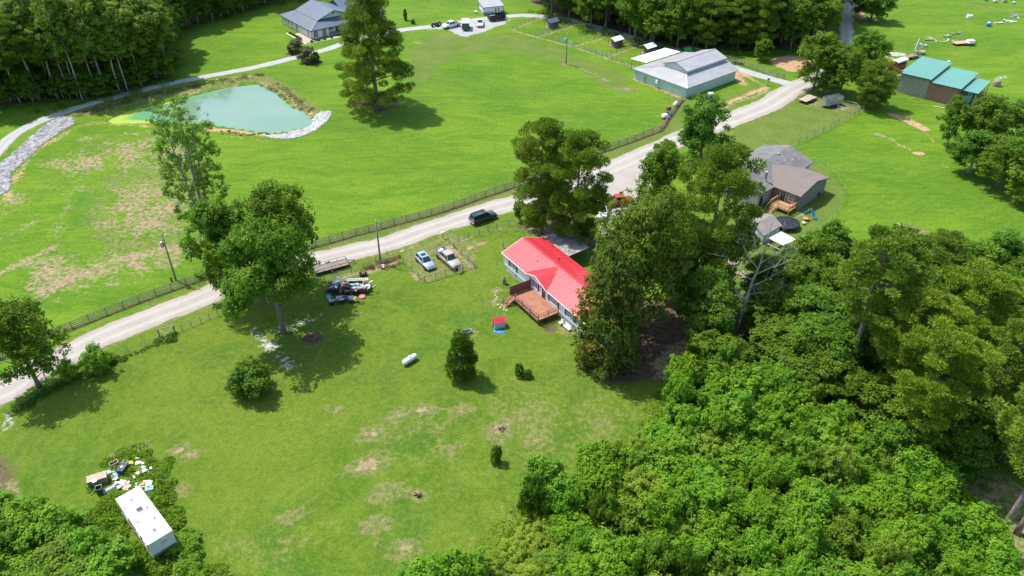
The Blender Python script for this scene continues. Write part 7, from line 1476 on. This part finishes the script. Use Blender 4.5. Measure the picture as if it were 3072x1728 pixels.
# ------------------------------------------------------------------ travel trailer and junk
A8 = math.atan2(49.2-55.2, -37.8+43.7); cx = (-43.6-41.75-36.0-37.75)/4; cy = (55.1+56.95+51.1+49.2)/4
t = thing('travel_trailer', 'old white travel trailer half overgrown at the lower left', 'travel trailer', (cx,cy,0), A8)
L, Wd = 8.4, 2.6
prof = [(-L/2,.55),(L/2-.25,.55),(L/2+.05,1.0),(L/2,1.5),(L/2-.12,2.95),(-L/2,2.95)]
MB().prism(prof, -Wd/2, Wd/2, 'y').build('body', M['rvside'], t); MB().slab([(-L/2-.03,-Wd/2-.03,3.0),(L/2-.08,-Wd/2-.03,3.0),(L/2-.08,Wd/2+.03,3.0),(-L/2-.03,Wd/2+.03,3.0)], .048).build('roof', M['rvwhite'], t)
def rbx(nm, x, y, w, d, h, mt, z=3.002): return MB().bevbox(x-w/2,y-d/2,z,x+w/2,y+d/2,z+h,.03).build(nm, M[mt], t)
def rp(px, py): X, Y = gp(*crop(260,1340,4.026)(px, py), 3.0); dx, dy = X-cx, Y-cy; return (dx*math.cos(A8)+dy*math.sin(A8), -dx*math.sin(A8)+dy*math.cos(A8))
q = rp(525,620); rbx('air_conditioner_cover', *q, .95, .35, .12, 'steel'); MB().rbox((q[0],q[1],3.16),(.7,.2,.05),.3).build('cover_piece', M['wpaint'], t)
q = rp(640,760); o = rbx('roof_hatch', *q, .75, .72, .10, 'tarp'); MB().box(q[0]-.25,q[1]-.3,3.105,q[0]+.3,q[1]+.3,3.12).build('opening', M['navy'], o)
q = rp(820,1010); o = rbx('roof_vent', *q, .42, .38, .14, 'tarp'); MB().box(q[0]-.12,q[1]-.12,3.145,q[0]+.12,q[1]+.12,3.155).build('opening', M['navy'], o)
for x, y in ((452,740),(612,900)): rbx('vent_cover', *rp(x,y), .5, .25, .1, 'plank')
for x, y in ((733,735),(820,865)): q = rp(x,y); MB().lathe([(.09,0),(.09,.14)], (*q,3.0)).build('vent_pipe', M['black'], t)
MB().box(-L/2,-Wd/2-.02,.5,L/2-.3,-Wd/2-.003,.9).build('side_skirt', M['tarp'], t)
for z, h, m in ((1.02,.10,'navy'),(1.20,.04,'darkgreen')): MB().box(L/2+.035-.02,-Wd/2+.05,z,L/2+.065,Wd/2-.05,z+h).build('stripe', M[m], t)
for z, h in ((1.05,.12),(1.3,.05)): MB().box(-L/2+.1,Wd/2+.003,z,L/2-.3,Wd/2+.02,z+h).build('stripe', M['navy'], t); MB().box(-L/2+.1,-Wd/2-.02,z,L/2-.3,-Wd/2-.003,z+h).build('stripe', M['navy'], t)
mb = MB()
for i in range(5): mb.box(L/2-.065,-.1+i*.13,2.15,L/2-.035,.0+i*.13,2.24)
mb.build('badge', M['navy'], t)
for s_ in (-.9,.0,.9): MB().bevbox(L/2-.10,s_-.06,2.75,L/2-.06,s_+.06,2.82,.01).build('marker_light', M['orange'], t)
for x in (-2.4,.8,2.4): window(t, 'x', (x,Wd/2), 1.6, 1.0, .7, 1, 'steel', nx=1, ny=1); window(t, 'x', (x,-Wd/2), 1.6, 1.0, .7, -1, 'steel', nx=1, ny=1)
trailer_wheels(t, (-.9,-.1), 2.5, .35)
for y in (-.5,.5): MB().beam((L/2-.2,y,.5),(L/2+1.0,y*.1,.5),.1).build('tongue', M['black'], t)
j8 = crop(260,1340,4.026)
def w8(x, y, z=0): return gp(*j8(x, y), z)
t = thing('cabinet', 'brown wooden cabinet lying beyond the travel trailer', 'cabinet', w8(150,430), A8-.35+PI/2); MB().bevbox(-1.05,-.55,0,1.05,.55,.95,.02).build('body', M['darkplank'], t)
for i in range(5): MB().box(-1.07,-.57+i*.228,.955,1.07,-.57+i*.228+.22,.985).build('plank', M['plank'], t)
t = thing('box_lid', 'small white lid on top of the brown cabinet', 'lid', (*w8(92,412,1.0),.99), A8); MB().bevbox(-.28,-.25,0,.28,.25,.06,.02).build('sheet', M['wpaint'], t); MB().box(-.1,-.1,.062,.1,.1,.075).build('knob', M['tarp'], t)
t = thing('trash_bin', 'open black bin beside the brown cabinet', 'bin', w8(170,560), .4); MB().loft([[(-.3,-.3,0),(.3,-.3,0),(.3,.3,0),(-.3,.3,0)],[(-.36,-.36,.95),(.36,-.36,.95),(.36,.36,.95),(-.36,.36,.95)],[(-.3,-.3,.95),(.3,-.3,.95),(.3,.3,.95),(-.3,.3,.95)],[(-.25,-.25,.1),(.25,-.25,.1),(.25,.25,.1),(-.25,.25,.1)]], True, False).build('bin', M['darkgreen'], t); MB().beam((-.36,.36,.95),(.36,.36,.95),.05).build('rim', M['tarp'], t)
t = thing('trunk_box', 'dark green storage chest with a white mark in the junk', 'chest', w8(445,290), -.15); MB().bevbox(-.45,-.65,0,.45,.65,.6,.05).build('chest', M['navy'], t); MB().bevbox(-.47,-.67,.602,.47,.67,.70,.04).build('lid', M['suv'], t); MB().lathe([(.16,.702),(.16,.71),(0,.71)]).build('mark', M['wpaint'], t)
t = thing('old_tyre', 'grey tyre lying behind the dark storage chest', 'tyre', w8(475,185)); MB().lathe([(.25,.04),(.42,0),(.48,.1),(.42,.22),(.25,.18),(.22,.1)], n=18).build('tread', M['steel'], t); MB().lathe([(.24,.08),(.05,.08)]).build('dark_inside', M['black'], t)
t = thing('frame_box', 'pale open crate frame at the far left of the junk', 'crate', w8(333,215), .7); MB().box(-.5,-.3,0,.5,-.24,.35).box(-.5,.24,0,.5,.3,.35).box(-.5,-.24,0,-.44,.24,.35).box(.44,-.24,0,.5,.24,.35).build('sides', M['plank'], t); MB().box(-.43,-.23,0,.43,.23,.05).build('bottom', M['shelterwood'], t)
t = thing('boat_shell', 'white and red plastic sled resting behind the travel trailer', 'sled', w8(700,475), .2); MB().loft([oval(.75,.4,.15),oval(.95,.5,.4),oval(.86,.43,.4),oval(.65,.33,.22)]).build('hull', M['wpaint'], t); MB().bevbox(-.5,-.25,.25,.1,.25,.45,.05).build('seat', M['orange'], t)
t = thing('white_box', 'white box beside the far end of the travel trailer', 'box', w8(765,530), .3); MB().bevbox(-.45,-.3,0,.45,.3,.4,.04).build('body', M['wpaint'], t); MB().box(-.46,-.31,.405,.46,.31,.44).build('lid', M['cyanplastic'], t)
t = thing('grey_board', 'grey curved plastic panel lying by the black bin', 'panel', w8(270,520), .8); MB().lathe([(.35,-.7),(.35,.7)], (0,0,-.12), 'x', 12).build('sheet', M['steel'], t); MB().beam((-.7,.2,.22),(.7,.2,.22),.04).build('edge', M['tarp'], t)
t = thing('pipe_frame', 'thin white pipe frame leaning on the right side of the travel trailer', 'frame', w8(800,600), -.6); MB().tube([(-1.2,0,.2),(1.0,.1,.25),(1.2,-.6,.2),(-1.0,-.6,.3)], .03, 4).build('pipe', M['wpaint'], t); MB().beam((-.1,0,.22),(0,-.6,.24),.04).build('brace', M['wpaint'], t)
for x, y, ms, n, lb in ((355,345,['cyanplastic','wpaint','blueplastic'],8,'light blue plastic bags and scraps in the junk'), (340,385,['orange','plank'],4,'orange boards under the blue scraps'), (435,450,['tarp','wpaint','galv'],7,'grey box lids in the middle of the junk'), (375,435,['tarp','wpaint'],5,'pale crumpled scraps left of the grey lids'), (725,290,['tarp','wpaint','galv'],9,'pale plastic sheeting at the right of the junk'), (590,180,['yellow','plank'],7,'yellow foam and cloth heap at the top of the junk'), (500,440,['wpaint','maroon'],5,'white scraps and a red piece beside the grey lids'),
        (470,540,['orange','maroon','plank'],5,'orange pieces at the corner of the travel trailer'), (670,325,['wpaint','maroon'],4,'small white pieces in the weeds'), (250,320,['black','galv'],5,'black bag beside the brown cabinet'), (430,500,['wpaint','steel','plank'],7,'mixed small rubbish between the grey lids and the trailer'), (590,340,['wpaint','maroon'],4,'scraps half buried in the green weeds'), (660,220,['wpaint','plank'],4,'white tube pieces right of the yellow foam')):
    t = pile('junk_pile', lb, 'junk', w8(x,y), n, .7, .5, ms, x*3+y, .28, (.2,.55))
t = pile('junk_pile', 'white and blue rubbish in the grass below the travel trailer', 'junk', gp(550,1700), 8, 1.0, .8, ['wpaint','tarp'], 91, .2, (.2,.5)); t = thing('blue_tarp', 'blue grey tarpaulin corner at the bottom edge', 'tarp', gp(545,1726), .5); MB().rbox((0,0,.08),(1.0,.7,.12),0).rbox((.2,.3,.16),(.6,.5,.06),.5).build('sheet', M['cyanplastic'], t)
# car far right edge
vehicle('parked_car', 'white car at the far right edge beside the right wood', 'car', 'car', None, None, 1, 'carwhite', center=gp(3085,762), rz=math.radians(60))
S.cycles.max_bounces = 6; S.cycles.transparent_max_bounces = 4
